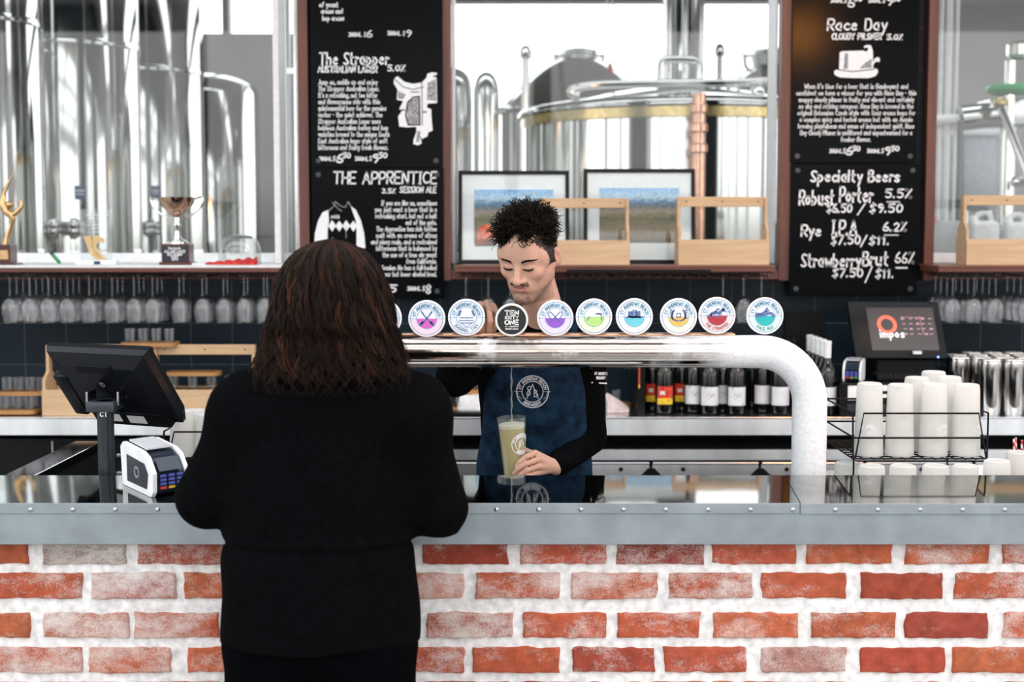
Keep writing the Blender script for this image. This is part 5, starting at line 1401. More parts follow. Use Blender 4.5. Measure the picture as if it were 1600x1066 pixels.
t = thing('dark_splash_panel', 'dark panel on the tiles behind the white capped bottles', 'panel', (at(1262, 560, 6.38).x, 6.385, at(1262, 560, 6.38).z))
MB().box((at(1225, 570, 6.385).x, 6.38, ZBN), (at(1288, 570, 6.385).x, 6.398, at(1262, 487, 6.385).z), .002).build('panel', M_dark, t, smooth=False)

# ================================================================ tasting paddles and small glasses
def paddle(label, x0, x1, pyt, Y, zb, rot=0.0, d=.11, group='oak tasting paddles'):
    """board with rounded ends, four shallow sockets and a short handle"""
    a = at(x0, pyt, Y); b_ = at(x1, pyt, Y); L = b_.x - a.x; cx = (a.x + b_.x) / 2
    t = thing('tasting_paddle', label, 'serving board', (cx, Y, zb), group)
    R = Matrix.Translation((cx, Y, zb)) @ Matrix.Rotation(rot, 4, 'Z')
    out = []
    h = L / 2; w = d / 2; r = .03
    for (qx, qy, s) in ((h - r, w - r, 0), (-h + r, w - r, 1), (-h + r, -w + r, 2), (h - r, -w + r, 3)):
        for k in range(6): A = PI / 2 * s + PI / 2 * k / 5; out.append(R @ Vector((qx + r * math.cos(A), qy + r * math.sin(A), 0)))
    m = MB(); m.poly(out, (0, 0, .016)); m.build('board', M_oak, t, smooth=False)
    n = 4
    for k in range(n):
        u = -h * .72 + 1.44 * h * k / (n - 1)
        MB().lathe([(.0245, .0), (.0255, .0006), (.0225, .0008)], seg=22, M=R @ Matrix.Translation((u, -.012, .0162))).build('socket_ring', mat('dark_socket', (.16, .07, .02), .5), t)
    return t, zb + .0172, cx, L, Y
tg_first = [None]
def tglass(x, y, z, label, group, flip=False):
    if tg_first[0] is None:
        t = thing('tasting_glass', label, 'tasting glass', (x, y, z), group)
        MB().lathe([(.0200, 0), (.0235, .056), (.0222, .056), (.0190, .008), (0, .007)], (x, y, z), 22).build('glass_wall', M_wine, t)
        MB().lathe([(0, 0), (.0195, .0), (.0200, .005), (0, .006)], (x, y, z), 18).build('glass_foot', thin_glass('thick_foot', 1.8, (.85, .87, .88)), t)
        tg_first[0] = t; return t
    return dup(tg_first[0], (x, y, z), label, group)
def load(p, label, group, n=4, rows=1, skip=()):
    t, z, cx, L, Y = p; h = L / 2
    for r_ in range(rows):
        for k in range(n):
            if k in skip: continue
            tglass(cx - h * .72 + 1.44 * h * k / max(1, n - 1), Y - .012 + .05 * r_, z, label % ordw(k) if rows == 1 else label % (ordw(k), ['front', 'rear'][r_]), group)
GP = 'tasting glasses stacked with the paddles'
# left of the first crate: three levels
p = paddle('large oak tray at the left edge of the back bench', -45, 62, 634, 5.93, ZBN + .004, d=.14)
load(p, 'tasting glass on the large left tray, %s from the left, %s row', GP, n=5, rows=2)
z2 = p[1] + .0575
p = paddle('oak paddle resting on the glasses of the large left tray', 2, 76, 598, 5.95, z2, d=.12); load(p, 'tasting glass on the upper left paddle, %s from the left', GP, n=4)
# in the right hand crate, between front board and rail
base = ZB + .0115
YQ = 5.945
p = paddle('oak paddle lying lowest in the crate by the customer', 253, 379, 640, YQ, base + .0012, d=.10); load(p, 'tasting glass on the lowest crate paddle, %s from the left', GP)
p = paddle('oak paddle second from the bottom in the crate by the customer', 255, 378, 610, YQ, p[1] + .0575, rot=.03, d=.10); load(p, 'tasting glass on the middle crate paddle, %s from the left', GP, n=4)
p = paddle('short oak paddle on top of the glasses inside the crate', 262, 345, 580, YQ, p[1] + .0575, d=.10)
# on top, behind the till
zt_ = at(236, 541, 5.945).z + .0012
p = paddle('oak paddle on top of the crates carrying four small glasses', 192, 278, 530, 5.945, zt_, d=.12); load(p, 'tasting glass on the topmost paddle, %s from the left', GP)
# behind the barman's raised arm
p = paddle('oak paddle on the bench behind the barman\'s raised forearm', 664, 752, 634, 6.05, ZBN + .0005, d=.14); load(p, 'tasting glass beyond the raised forearm, %s from the left', GP)
z2 = p[1] + .0575
p = paddle('oak paddle stacked above the glasses behind the forearm', 690, 760, 600, 6.05, z2, d=.12); load(p, 'tasting glass on the upper paddle behind the forearm, %s from the left', GP)
p = paddle('oak board stood behind the folded pink cloth', 955, 985, 625, 6.16, ZBN + .0005, d=.10)
tglass(at(962, 620, 6.16).x, 6.15, p[1], 'single tasting glass on the board behind the pink cloth', GP)
# cloths, drip mat
def cloth(name, label, x0, x1, y0, y1, Y, d, m_, fold=3, cone=False):
    a = at(x0, y1, Y); b_ = at(x1, y0, Y); H = b_.z - ZBN
    m = MB(); nx, ny = 30, 18; vv = []
    for i in range(nx + 1):
        for j in range(ny + 1):
            A = PI * j / ny; f = i / nx
            taper = (1 - .75 * f ** 1.4) if cone else min(1, 8 * f + .3, 8 * (1 - f) + .3)
            z = ZBN + .0008 + max(0, math.sin(A)) ** .6 * H * taper * (1 + .05 * math.sin(fold * 2 * A + 3 * f))
            y = Y + d / 2 - math.cos(A) * d / 2 * (taper * .5 + .5) + .004 * math.sin(7 * f + 2 * A)
            vv.append(m.bm.verts.new((a.x + (b_.x - a.x) * f + .003 * math.sin(5 * A), y, z)))
    for i in range(nx):
        for j in range(ny): q_ = i * (ny + 1) + j; m.bm.faces.new((vv[q_], vv[q_ + 1], vv[q_ + ny + 2], vv[q_ + ny + 1]))
    m.bm.faces.new([vv[j] for j in range(ny + 1)]); m.bm.faces.new([vv[nx * (ny + 1) + j] for j in range(ny + 1)][::-1])
    o = m.build(name, m_, ang=80); tag(o, label, 'cloth'); return o
cloth('folded_towel', 'folded white towel on the bench at the barman\'s side', 715, 758, 619, 644, 5.92, .09, mat('white_towel', (.72, .71, .70), .9, var=.06, bump=.4, bscale=300))
cloth('bar_cloth', 'crumpled pale pink cloth at the barman\'s elbow', 948, 983, 617, 646, 5.93, .10, mat('pink_cloth', (.60, .50, .48), .9, var=.08, bump=.4, bscale=300), cone=True)
t = thing('drip_mat', 'black ribbed drip mat along the bench edge behind the barman', 'mat', (at(720, 648, 5.84).x, 5.85, ZBN))
MB().box((at(668, 648, 5.84).x, 5.808, ZBN), (at(758, 648, 5.84).x, 5.885, ZBN + .018), .003).build('tray', M_black, t, smooth=False)
m = MB()
for k in range(22): x = at(672 + 3.8 * k, 648, 5.84).x; m.box((x, 5.812, ZBN + .018), (x + .004, 5.88, ZBN + .024))
m.build('ribs', M_pipe, t, smooth=False)

# ================================================================ brewery hall
def tank(label, pxc, rpx, Y, ztop, zbot=1.15, dome=.25, name='fermenter_tank', cone=True):
    c = at(pxc, 300, Y); r = rpx * pxm(Y)
    t = thing(name, label, 'tank', (c.x, Y, 0), 'tall fermenters' if name == 'fermenter_tank' else None)
    pr = [(r, zbot), (r, ztop), (r * .985, ztop + .03)]
    for k in range(1, 8): A = PI / 2 * k / 7; pr.append((r * .985 * math.cos(A), ztop + .03 + dome * math.sin(A)))
    pr[-1] = (0, pr[-1][1])
    MB().lathe(pr, (c.x, Y, 0), 64).build('shell', M_tank, t, ang=50)
    if cone: MB().lathe([(r, zbot), (r * .98, zbot - .03), (.08, zbot - r * 1.1 if zbot - r * 1.1 > .3 else .3), (.05, .25), (0, .25)], (c.x, Y, 0), 48).build('cone', M_tank, t)
    for k in range(4):
        A = PI / 4 + k * PI / 2; MB().cyl((c.x + r * .92 * math.cos(A), Y + r * .92 * math.sin(A), 0), (c.x + r * .92 * math.cos(A), Y + r * .92 * math.sin(A), zbot + .05), .035, seg=14).build('leg', M_steel, t)
    return t, c.x, r, Y
def weld(tk, z):
    t, x, r, Y = tk
    MB().lathe([(r + .004, z - .02), (r + .008, z), (r + .004, z + .02)], (x, Y, 0), 64).build('hoop', M_tank, t)
t1 = tank('tallest looking fermenter tank at the left edge of the picture', -52, 116, 8.2, 4.3)
t2 = tank('second fermenter tank from the left, behind the acrylic award', 106, 112, 9.3, 4.3)
t3 = tank('third fermenter tank from the left, above the trophy cup', 222, 96, 10.75, 4.3)
t4 = tank('short domed tank behind the glass dome on the sill', 316, 89, 11.9, at(316, 150, 11.9).z, dome=.16, name='bright_tank')
for q_ in (t1, t2, t3): weld(q_, at(0, 395, q_[3]).z); weld(q_, 2.9)
# sampling pipework and gauges on the fermenters
for tk, px in ((t1, 47), (t2, 150), (t3, 250)):
    t, x, r, Y = tk
    yf = Y - r
    for s, zpx in ((0, 352), (1, 362)):
        z = at(px, zpx, yf).z
        MB().tube([(x - r * .5, yf - .03, z), (x + r * .55, yf - .03, z)], .024, 12).build('valve_pipe', M_silver, t)
        for k in range(4): MB().ell((x - r * .4 + r * .27 * k, yf - .04, z), (.04, .05, .045), u=14, v=10).build('clamp', M_silver, t)
    MB().cyl((x + .1, yf - .03, at(px, 352, yf).z), (x + .1, yf - .03, .5), .02, seg=12).build('drain_pipe', M_silver, t)
    a_ = at(px, 290, yf - .02)
    xx = x + r * .45; yy = Y - math.sqrt(r * r - (r * .45) ** 2) - .012
    MB().box((xx - .035, yy - .004, at(0, 312, yy).z), (xx + .035, yy, at(0, 290, yy).z)).build('blue_sign', mat('blue_sign', (.03, .08, .30), .4, var=.05), t, smooth=False)
    m = MB()
    for k, h_ in ((0, .012), (1, .008)): m.stroke([(-.022, -.008 - .022 * k), (.022, -.008 - .022 * k)], h_, lambda u, v: Vector((xx + u, yy - .005, at(0, 296, yy).z + v)))
    m.build('sign_print', M_ink, t, smooth=False)
    MB().cyl((x - r * .25, yf - .06, 1.0), (x - r * .25, yf - .06, 4.5), .028, seg=14).build('riser_pipe', M_silver, t)
# grey columns of pipework between the tanks
def post(name, label, cat, px, y0, y1, Y, rpx, m_, cap=None):
    a_ = at(px, y1, Y); b_ = at(px, y0, Y); r = rpx * pxm(Y)
    t = thing(name, label, cat, (a_.x, Y, 0))
    MB().cyl((a_.x, Y, 0), (a_.x, Y, b_.z), r, seg=20).build('pipe', m_, t)
    if cap: MB().lathe([(r, b_.z), (r * 1.7, b_.z + .01), (r * 1.7, b_.z + .05), (r * .9, b_.z + .09), (0, b_.z + .1)], (a_.x, Y, 0), 20).build('cap', M_silver, t)
    return t, a_.x, Y, r, b_.z
t = thing('pipe_stand', 'bundle of upright steel pipes beside the left window frame', 'pipework', (at(452, 300, 7.6).x, 7.6, 0))
for px, r in ((437, 3), (450, 6), (464, 3.5)):
    x = at(px, 300, 7.6).x; MB().cyl((x, 7.6, 0), (x, 7.6, 4.6), r * pxm(7.6), seg=18).build('pipe', M_silver if px != 450 else M_steel, t)
for z in (1.2, 2.55, 3.9): MB().box((at(434, 300, 7.6).x, 7.58, z), (at(468, 300, 7.6).x, 7.62, z + .03)).build('bracket', M_steel, t, smooth=False)
# brewhouse kettles in the middle
M_brass = mat('brass_rim', (.52, .39, .17), .25, 1.0, var=.1)
def kettle(label, pxc, rpx, Y, pyrim, dome_h, manway=None, rim=True, name='brew_kettle'):
    c = at(pxc, pyrim, Y); r = rpx * pxm(Y); zr = c.z
    t = thing(name, label, 'kettle', (c.x, Y, 0))
    MB().lathe([(r, .45), (r, zr - .02)], (c.x, Y, 0), 96).build('shell', M_tank, t)
    if rim: MB().lathe([(r + .002, zr - .07), (r + .010, zr - .065), (r + .010, zr - .005), (r + .002, zr)], (c.x, Y, 0), 96).build('brass_band', M_brass, t)
    pr = [(r + .03, zr), (r + .035, zr + .015), (r + .02, zr + .04)]
    for k in range(1, 9): f = k / 9; pr.append((r * (1 - f) + .02, zr + .04 + dome_h * (1 - (1 - f) ** 1.7)))
    pr.append((0, zr + .04 + dome_h))
    MB().lathe(pr, (c.x, Y, 0), 96).build('dome_lid', M_tank, t, ang=60)
    MB().lathe([(r * .9, .45), (0, .3)], (c.x, Y, 0), 48).build('bottom', M_tank, t)
    for k in range(4):
        A = PI / 4 + k * PI / 2; MB().cyl((c.x + r * .9 * math.cos(A), Y + r * .9 * math.sin(A), 0), (c.x + r * .9 * math.cos(A), Y + r * .9 * math.sin(A), .5), .05, seg=14).build('leg', M_steel, t)
    if manway:
        px, py0, py1, w = manway
        a_ = at(px, py1, Y); b_ = at(px, py0, Y); rw = w * pxm(Y)
        MB().lathe([(rw * .82, a_.z - .1), (rw * .85, a_.z + .02), (rw, b_.z - .02), (rw * 1.04, b_.z - .015), (rw * 1.04, b_.z + .015), (rw * .9, b_.z + .03), (0, b_.z + .05)], (a_.x, Y, 0), 36).build('manway', M_steel, t)
        for s in (-1, 1): MB().tube([(a_.x + s * rw * 1.02, Y, b_.z - .02), (a_.x + s * rw * 1.3, Y, b_.z), (a_.x + s * rw * 1.22, Y, b_.z - .1), (a_.x + s * rw * .95, Y, b_.z - .14)], .02, 10).build('clamp_arm', M_steel, t)
    return t, c.x, Y, r, zr
k1 = kettle('big brew kettle with a brass rim filling the middle window', 1062, 243, 9.5, 186, .16)
t, kx, kY, kr, kz = k1
a_ = at(1065, 140, kY); rS = 30 * pxm(kY)
MB().lathe([(rS * 1.15, kz + .1), (rS, kz + .3), (rS, 4.69), (0, 4.69)], (a_.x, kY, 0), 40).build('chimney_stack', M_tank, t)
for s in (-1, 0, 1): MB().cyl((a_.x + s * rS * .8, kY - rS - .04, kz + .2), (a_.x + s * rS * .8, kY - rS - .04, 4.6), .022, seg=12).build('stack_pipe', M_silver, t)
zq0 = at(1060, 130, 9.1).z; zq1 = at(1060, 93, 9.1).z
MB().tube(chaikin([at(1032, 165, 9.1), at(1032, 96, 9.1), at(1040, 93, 9.1), at(1085, 93, 9.1), at(1093, 100, 9.1), at(1094, 135, 9.1)], 2), .026, 12).build('pipe_loop', M_silver, t)
MB().tube(chaikin([at(905, 150, 8.9), at(892, 147, 8.9), at(895, 138, 8.9), at(930, 133, 8.9), at(1000, 131, 8.95), at(1090, 130, 9.0), at(1150, 130, 9.0), at(1212, 126, 9.0)], 2), .028, 12).build('spray_pipe', M_silver, t)
for px in (1145, 1185): MB().ell(at(px, 150, 9.0), (.06, .06, .07), u=16, v=12).build('fitting', M_silver, t)
k2 = kettle('domed kettle with a manway behind the brass rimmed kettle', 902, 122, 11.3, 178, .42, (905, 84, 128, 29), rim=False)
k3 = kettle('partly hidden domed kettle with a manway at right of the stack', 1212, 105, 11.6, 168, .34, (1204, 84, 126, 32), rim=False)
post('vent_pipe', 'thin capped vent pipe left of the domed kettle', 'pipe', 821, 92, 400, 10.2, 6, M_silver, True)
post('vent_pipe', 'short capped vent pipe right of the chimney stack', 'pipe', 1121, 88, 400, 10.8, 5, M_steel, True)
tw = tank('slim bright tank between the window post and the kettles', 760, 20, 9.0, at(760, 150, 9.0).z, dome=.12, name='slim_tank', zbot=.6)
tw2 = tank('silver tank partly hidden by the middle window post', 706, 32, 9.8, at(706, 140, 9.8).z, dome=.12, name='slim_tank', zbot=.6)
M_copper = mat('copper_pipe', (.80, .42, .28), .24, 1.0, var=.1)
t, x, Y, r, z = post('copper_column', 'upright copper pipe in front of the brass rimmed kettle', 'pipe', 1090, 146, 400, 8.2, 10.5, M_copper)
for py in (170, 200, 232): MB().lathe([(r + .001, -.03), (r + .012, -.02), (r + .012, .02), (r + .001, .03)], (x, Y, at(1090, py, Y).z), 20).build('collar', M_copper, t)
t = thing('hanging_cable', 'thin cable with a red tag hanging by the domed kettle', 'cable', tuple(at(953, 110, 10.4)))
MB().tube([at(949, -60, 10.4), at(950, 60, 10.4), at(953, 104, 10.4)], .005, 6).build('cable', M_steel, t); MB().tube([at(958, -60, 10.4), at(957, 60, 10.4), at(954, 104, 10.4)], .005, 6).build('cable', M_steel, t)
MB().lathe([(.014, 0), (.022, -.05), (.014, -.07), (0, -.07)], tuple(at(953.5, 100, 10.4)), 14).build('red_tag', mat('red_tag', (.6, .05, .04), .4), t)
# right hand bay
t = thing('pipe_scaffold', 'white pipe frame with a cross beam in the right window', 'pipework', (at(1475, 300, 8.6).x, 8.6, 0))
for px, r in ((1457, 4), (1466, 3), (1478, 5), (1490, 3)): x = at(px, 300, 8.6).x; MB().cyl((x, 8.6, 0), (x, 8.6, 4.6), r * pxm(8.6), seg=16).build('upright', M_white, t)
MB().tube([at(1440, 188, 8.5), at(1497, 186, 8.5)], .03, 12).build('cross_beam', M_white, t)
t, x, Y, r, z = post('steel_post', 'dark steel post left of the right hand crate', 'post', 1496, 188, 400, 8.2, 4.5, mat('post_grey', (.10, .12, .12), .4))
def tote(label, x0, x1, y0, y1, Y, mm):
    a_ = at(x0, y1, Y); b_ = at(x1, y0, Y)
    t = thing('storage_tote', label, 'tote', ((a_.x + b_.x) / 2, Y + .4, 0))
    MB().box((a_.x, Y, a_.z), (b_.x, Y + .8, b_.z), .04).build('tub', mm, t); MB().box((a_.x - .02, Y - .02, b_.z - .03), (b_.x + .02, Y + .82, b_.z + .02), .015).build('rim', M_white, t)
    if a_.z > .05:
        for sx in (a_.x + .04, b_.x - .04):
            for sy in (Y + .05, Y + .75): MB().cyl((sx, sy, 0), (sx, sy, a_.z + .01), .02, seg=10).build('leg', M_steel, t)
    return t
M_tote = mat('tote_plastic', (.55, .57, .59), .5, var=.04); M_tote2 = mat('tote_bluegrey', (.42, .45, .50), .35, var=.05)
tote('pale plastic tote between the frame posts', 1446, 1488, 208, 312, 9.0, M_tote)
tote('blue grey plastic tote behind the diagonal rod', 1503, 1562, 205, 330, 9.4, M_tote2)
t = thing('plastic_drum', 'short white drum with a red mark low in the right window', 'drum', (at(1465, 400, 8.1).x, 8.1, 0))
c = at(1465, 345, 8.1); MB().lathe([(0, 0), (.13, 0), (.135, .05), (.135, c.z - .1), (.12, c.z), (0, c.z)], (c.x, 8.1, 0), 32).build('body', M_tote, t)
MB().ell((at(1454, 344, 8.0).x, 7.975, at(1454, 344, 8).z), (.025, .015, .025), u=14, v=10).build('red_mark', mat('red_mark', (.7, .12, .16), .5), t)
for i, (px, py0, w, lab) in enumerate(((1536, 331, 22, 'white jerry can seen through the right hand crate'), (1588, 333, 20, 'white jerry can at the frame edge behind the crate'))):
    Y = 7.9; c = at(px, py0, Y); hw = w * pxm(Y); zb_ = at(px, 405, Y).z
    t = thing('jerry_can', lab, 'jerry can', (c.x, Y, zb_ - .05), 'white jerry cans')
    m = MB(); m.box((c.x - hw, Y - .07, zb_ - .05), (c.x + hw, Y + .07, c.z - .05), .03, seg=4); m.build('can_body', M_white, t)
    MB().tube(chaikin([(c.x - hw * .5, Y, c.z - .055), (c.x - hw * .45, Y, c.z - .01), (c.x + hw * .5, Y, c.z - .005), (c.x + hw * .6, Y, c.z - .055)]), .014, 10).build('carry_handle', M_white, t)
    MB().cyl((c.x - hw * .75, Y, c.z - .055), (c.x - hw * .75, Y, c.z - .02), .022, seg=16).build('cap', M_white, t)
zs_ = at(1560, 405, 7.9).z - .05
t = thing('store_shelf', 'low steel shelf carrying the jerry cans', 'shelf', (at(1560, 400, 7.9).x, 7.9, 0))
MB().box((at(1514, 400, 7.9).x, 7.7, zs_ - .04), (at(1640, 400, 7.9).x, 8.0, zs_ - .0006)).build('shelf_top', M_steel, t, smooth=False)
for px in (1516, 1638):
    for y in (7.72, 7.98): MB().cyl((at(px, 400, 7.9).x, y, 0), (at(px, 400, 7.9).x, y, zs_ - .04), .02, seg=10).build('leg', M_steel, t)
# pump / heat exchanger with the green hand wheel
t = thing('valve_station', 'steel valve station with a green hand wheel at the right', 'valve', (at(1575, 200, 8.4).x, 8.4, 0))
hx_ = at(1578, 140, 8.4)
MB().tube([(hx_.x + .11 * math.cos(2 * PI * k / 28), 8.4 + .11 * math.sin(2 * PI * k / 28), hx_.z) for k in range(28)], .026, 12, closed=True).build('hand_wheel', M_green, t)
for k in range(3): A = 2 * PI * k / 3 + .3; MB().cyl((hx_.x, 8.4, hx_.z), (hx_.x + .11 * math.cos(A), 8.4 + .11 * math.sin(A), hx_.z), .014, seg=10).build('spoke', M_green, t)
MB().cyl((hx_.x, 8.4, at(1578, 200, 8.4).z), (hx_.x, 8.4, at(1578, 95, 8.4).z), .03, seg=16).build('spindle', M_silver, t)
MB().lathe([(.05, 0), (.07, .02), (.07, .08), (.04, .1), (0, .1)], tuple(at(1592, 92, 8.4)), 20).build('bonnet', M_silver, t)
MB().cyl(at(1500, 185, 8.5), at(1560, 178, 8.5), .075, seg=24).build('cross_cylinder', M_tank, t)
MB().box(tuple(at(1546, 196, 8.45)), tuple(at(1600, 160, 8.7)), .01).build('valve_block', M_steel, t)
MB().cyl((at(1575, 200, 8.55).x, 8.55, 0), (at(1575, 200, 8.55).x, 8.55, at(1575, 190, 8.55).z), .05, seg=16).build('stand_pipe', M_silver, t)
MB().cyl(at(1564, 166, 8.3), at(1640, 365, 8.0), .026, seg=16).build('diagonal_rod', M_silver, t)
MB().ell(at(1563, 161, 8.3), (.04, .04, .04), u=16, v=12).build('brass_fitting', M_brass, t)
MB().tube([at(1582, 284, 8.2), at(1600, 283, 8.2), at(1660, 283, 8.2)], .03, 12).build('outlet_pipe', M_silver, t)

# ================================================================ amber pendant lamp over the bar (its glow shows in the Race Day board)
Lp = Vector((1.95, 2.9, 3.05))
t = thing('pendant_lamp', 'amber glass pendant lamp hanging above the bar in front of the Race Day board', 'lamp', tuple(Lp))
MB().cyl((Lp.x, Lp.y, Lp.z + .15), (Lp.x, Lp.y, 4.695), .004, seg=8).build('cord', M_black, t)
MB().lathe([(0, .17), (.03, .165), (.035, .12), (.02, .11)], tuple(Lp), 20).build('lamp_holder', M_black, t)
MB().ell(tuple(Lp), (.12, .12, .12)).build('amber_globe', mat('amber_globe', (.9, .35, .08), .3, emit=((1.0, .36, .07), 38.0)), t)
# ================================================================ people: bodies grown from smooth distance fields
class Field:
    def __init__(s, lo, hi, h):
        s.lo = np.array(lo, float); s.h = h
        s.n = np.ceil((np.array(hi, float) - s.lo) / h).astype(int) + 1
        s.D = np.full(tuple(s.n), 0.5, np.float32)
        s.ax = [s.lo[i] + h * np.arange(s.n[i]) for i in range(3)]
    def win(s, lo, hi):
        a = np.clip(np.floor((np.array(lo) - s.lo) / s.h).astype(int), 0, s.n); b = np.clip(np.ceil((np.array(hi) - s.lo) / s.h).astype(int) + 1, 0, s.n)
        sl = tuple(slice(a[i], b[i]) for i in range(3))
        return sl, s.ax[0][sl[0]][:, None, None], s.ax[1][sl[1]][None, :, None], s.ax[2][sl[2]][None, None, :]
    def comb(s, sl, d, k, op):
        o = s.D[sl]
        if o.size == 0: return
        if op == '-': d = -d
        if op == '+':
            hh = np.clip(.5 + .5 * (o - d) / k, 0, 1); s.D[sl] = o * (1 - hh) + d * hh - k * hh * (1 - hh)
        else:
            hh = np.clip(.5 - .5 * (o - d) / k, 0, 1); s.D[sl] = o * (1 - hh) + d * hh + k * hh * (1 - hh)
    def cone(s, a, b, ra, rb, k=.01, op='+'):
        a = np.array(a, float); b = np.array(b, float); R = max(ra, rb) + k + 3 * s.h
        sl, X, Y, Z = s.win(np.minimum(a, b) - R, np.maximum(a, b) + R)
        ba = b - a; L = max(1e-9, float(ba @ ba))
        t = np.clip(((X - a[0]) * ba[0] + (Y - a[1]) * ba[1] + (Z - a[2]) * ba[2]) / L, 0, 1)
        d = np.sqrt((X - a[0] - t * ba[0]) ** 2 + (Y - a[1] - t * ba[1]) ** 2 + (Z - a[2] - t * ba[2]) ** 2) - (ra + (rb - ra) * t)
        s.comb(sl, d.astype(np.float32), k, op)
    def ell(s, c, r, R=None, k=.01, op='+'):
        c = np.array(c, float); r = np.array(r, float); P = r.max() + k + 3 * s.h
        sl, X, Y, Z = s.win(c - P, c + P)
        x, y, z = X - c[0], Y - c[1], Z - c[2]
        if R is not None:
            R = np.array(R); x, y, z = (R[0, 0] * x + R[1, 0] * y + R[2, 0] * z), (R[0, 1] * x + R[1, 1] * y + R[2, 1] * z), (R[0, 2] * x + R[1, 2] * y + R[2, 2] * z)
        k0 = np.sqrt((x / r[0]) ** 2 + (y / r[1]) ** 2 + (z / r[2]) ** 2); k1 = np.sqrt((x / r[0] ** 2) ** 2 + (y / r[1] ** 2) ** 2 + (z / r[2] ** 2) ** 2) + 1e-9
        s.comb(sl, (k0 * (k0 - 1) / k1).astype(np.float32), k, op)
    def ecyl(s, cx, cy, prof, k=.02, op='+'):
        """upright elliptic column: prof rows (z, rx, ry, dx, dy)"""
        z = np.array([p[0] for p in prof]); o = np.argsort(z); z = z[o]; pr = np.array(prof)[o]
        rm = pr[:, 1:3].max() + np.abs(pr[:, 3:]).max() + k + 3 * s.h
        sl, X, Y, Z = s.win((cx - rm, cy - rm, z[0] - k - 2 * s.h), (cx + rm, cy + rm, z[-1] + k + 2 * s.h))
        rx = np.interp(Z, z, pr[:, 1]); ry = np.interp(Z, z, pr[:, 2]); dx = np.interp(Z, z, pr[:, 3]); dy = np.interp(Z, z, pr[:, 4])
        x = X - cx - dx; y = Y - cy - dy
        k0 = np.sqrt((x / rx) ** 2 + (y / ry) ** 2); k1 = np.sqrt((x / rx ** 2) ** 2 + (y / ry ** 2) ** 2) + 1e-9
        d = np.maximum(k0 * (k0 - 1) / k1, np.maximum(z[0] - Z, Z - z[-1]))
        s.comb(sl, d.astype(np.float32), k, op)
    def wrinkle(s, amp, f, seed=0, zsq=1.0):
        r = np.random.RandomState(seed)
        X, Y, Z = s.ax[0][:, None, None], s.ax[1][None, :, None], s.ax[2][None, None, :]
        w = 0
        for i in range(5):
            d = r.normal(size=3); d /= np.linalg.norm(d); d[2] *= zsq; q = f * r.uniform(.6, 1.7)
            w = w + np.sin((X * d[0] + Y * d[1] + Z * d[2]) * q + r.uniform(0, 6) + 1.3 * np.sin(X * f * .31 * r.uniform(.5, 1.5) + Z * f * .37 + r.uniform(0, 6)))
        s.D = (s.D + amp * w / 5).astype(np.float32)
    def sample(s, p):
        i = np.clip((np.array(p) - s.lo) / s.h, 0, s.n - 1.001); a = i.astype(int); f = i - a
        c = s.D[a[0]:a[0] + 2, a[1]:a[1] + 2, a[2]:a[2] + 2]
        c = c[0] * (1 - f[0]) + c[1] * f[0]; c = c[0] * (1 - f[1]) + c[1] * f[1]
        return float(c[0] * (1 - f[2]) + c[1] * f[2])
    def march(s, p, d, n=200, step=.0015):
        p = Vector(p); d = Vector(d).normalized()
        for _ in range(n):
            v = s.sample(p)
            if v < 0: return p
            p = p + d * max(step, v * .6 if v < .2 else .05)
        return None
    def mesh(s, name, m, parent, tint=None):
        D = s.D; S = D < 0
        n0, n1, n2 = S.shape
        cnt = np.zeros((n0 - 1, n1 - 1, n2 - 1), np.uint8)
        for i in (0, 1):
            for j in (0, 1):
                for k in (0, 1): cnt += S[i:n0 - 1 + i, j:n1 - 1 + j, k:n2 - 1 + k]
        mask = (cnt > 0) & (cnt < 8)
        C = np.argwhere(mask); idx = np.full(mask.shape, -1, np.int64); idx[mask] = np.arange(len(C))
        acc = np.zeros((len(C), 3)); num = np.zeros(len(C))
        cor = [(i, j, k) for i in (0, 1) for j in (0, 1) for k in (0, 1)]
        for a in cor:
            for ax in range(3):
                if a[ax]: continue
                b = list(a); b[ax] = 1
                da = D[C[:, 0] + a[0], C[:, 1] + a[1], C[:, 2] + a[2]]; db = D[C[:, 0] + b[0], C[:, 1] + b[1], C[:, 2] + b[2]]
                cr = (da < 0) != (db < 0)
                t = da[cr] / (da[cr] - db[cr])
                p = np.tile(np.array(a, float), (cr.sum(), 1)); p[:, ax] += t
                acc[cr] += p; num[cr] += 1
        V = (C + acc / num[:, None]) * s.h + s.lo
        F = []
        for ax in range(3):
            sa = [slice(None)] * 3; sb = [slice(None)] * 3; sa[ax] = slice(0, -1); sb[ax] = slice(1, None)
            E = np.argwhere(S[tuple(sa)] != S[tuple(sb)])
            u, v = (ax + 1) % 3, (ax + 2) % 3
            ok = (E[:, u] > 0) & (E[:, v] > 0) & (E[:, u] < S.shape[u] - 1) & (E[:, v] < S.shape[v] - 1); E = E[ok]
            fl = S[E[:, 0], E[:, 1], E[:, 2]]
            def g(du, dv):
                Q = E.copy(); Q[:, u] -= du; Q[:, v] -= dv; return idx[Q[:, 0], Q[:, 1], Q[:, 2]]
            q = np.stack([g(1, 1), g(0, 1), g(0, 0), g(1, 0)], 1)
            q[~fl] = q[~fl][:, ::-1]; F.append(q)
        F = np.concatenate(F)
        o = np.array(ORG[parent.name])
        me = bpy.data.meshes.new(name)
        me.vertices.add(len(V)); me.vertices.foreach_set('co', (V - o).astype(np.float32).ravel())
        me.loops.add(len(F) * 4); me.loops.foreach_set('vertex_index', F.astype(np.int32).ravel())
        me.polygons.add(len(F)); me.polygons.foreach_set('loop_start', np.arange(len(F), dtype=np.int32) * 4)
        me.update(calc_edges=True); me.validate()
        me.polygons.foreach_set('use_smooth', [True] * len(me.polygons))
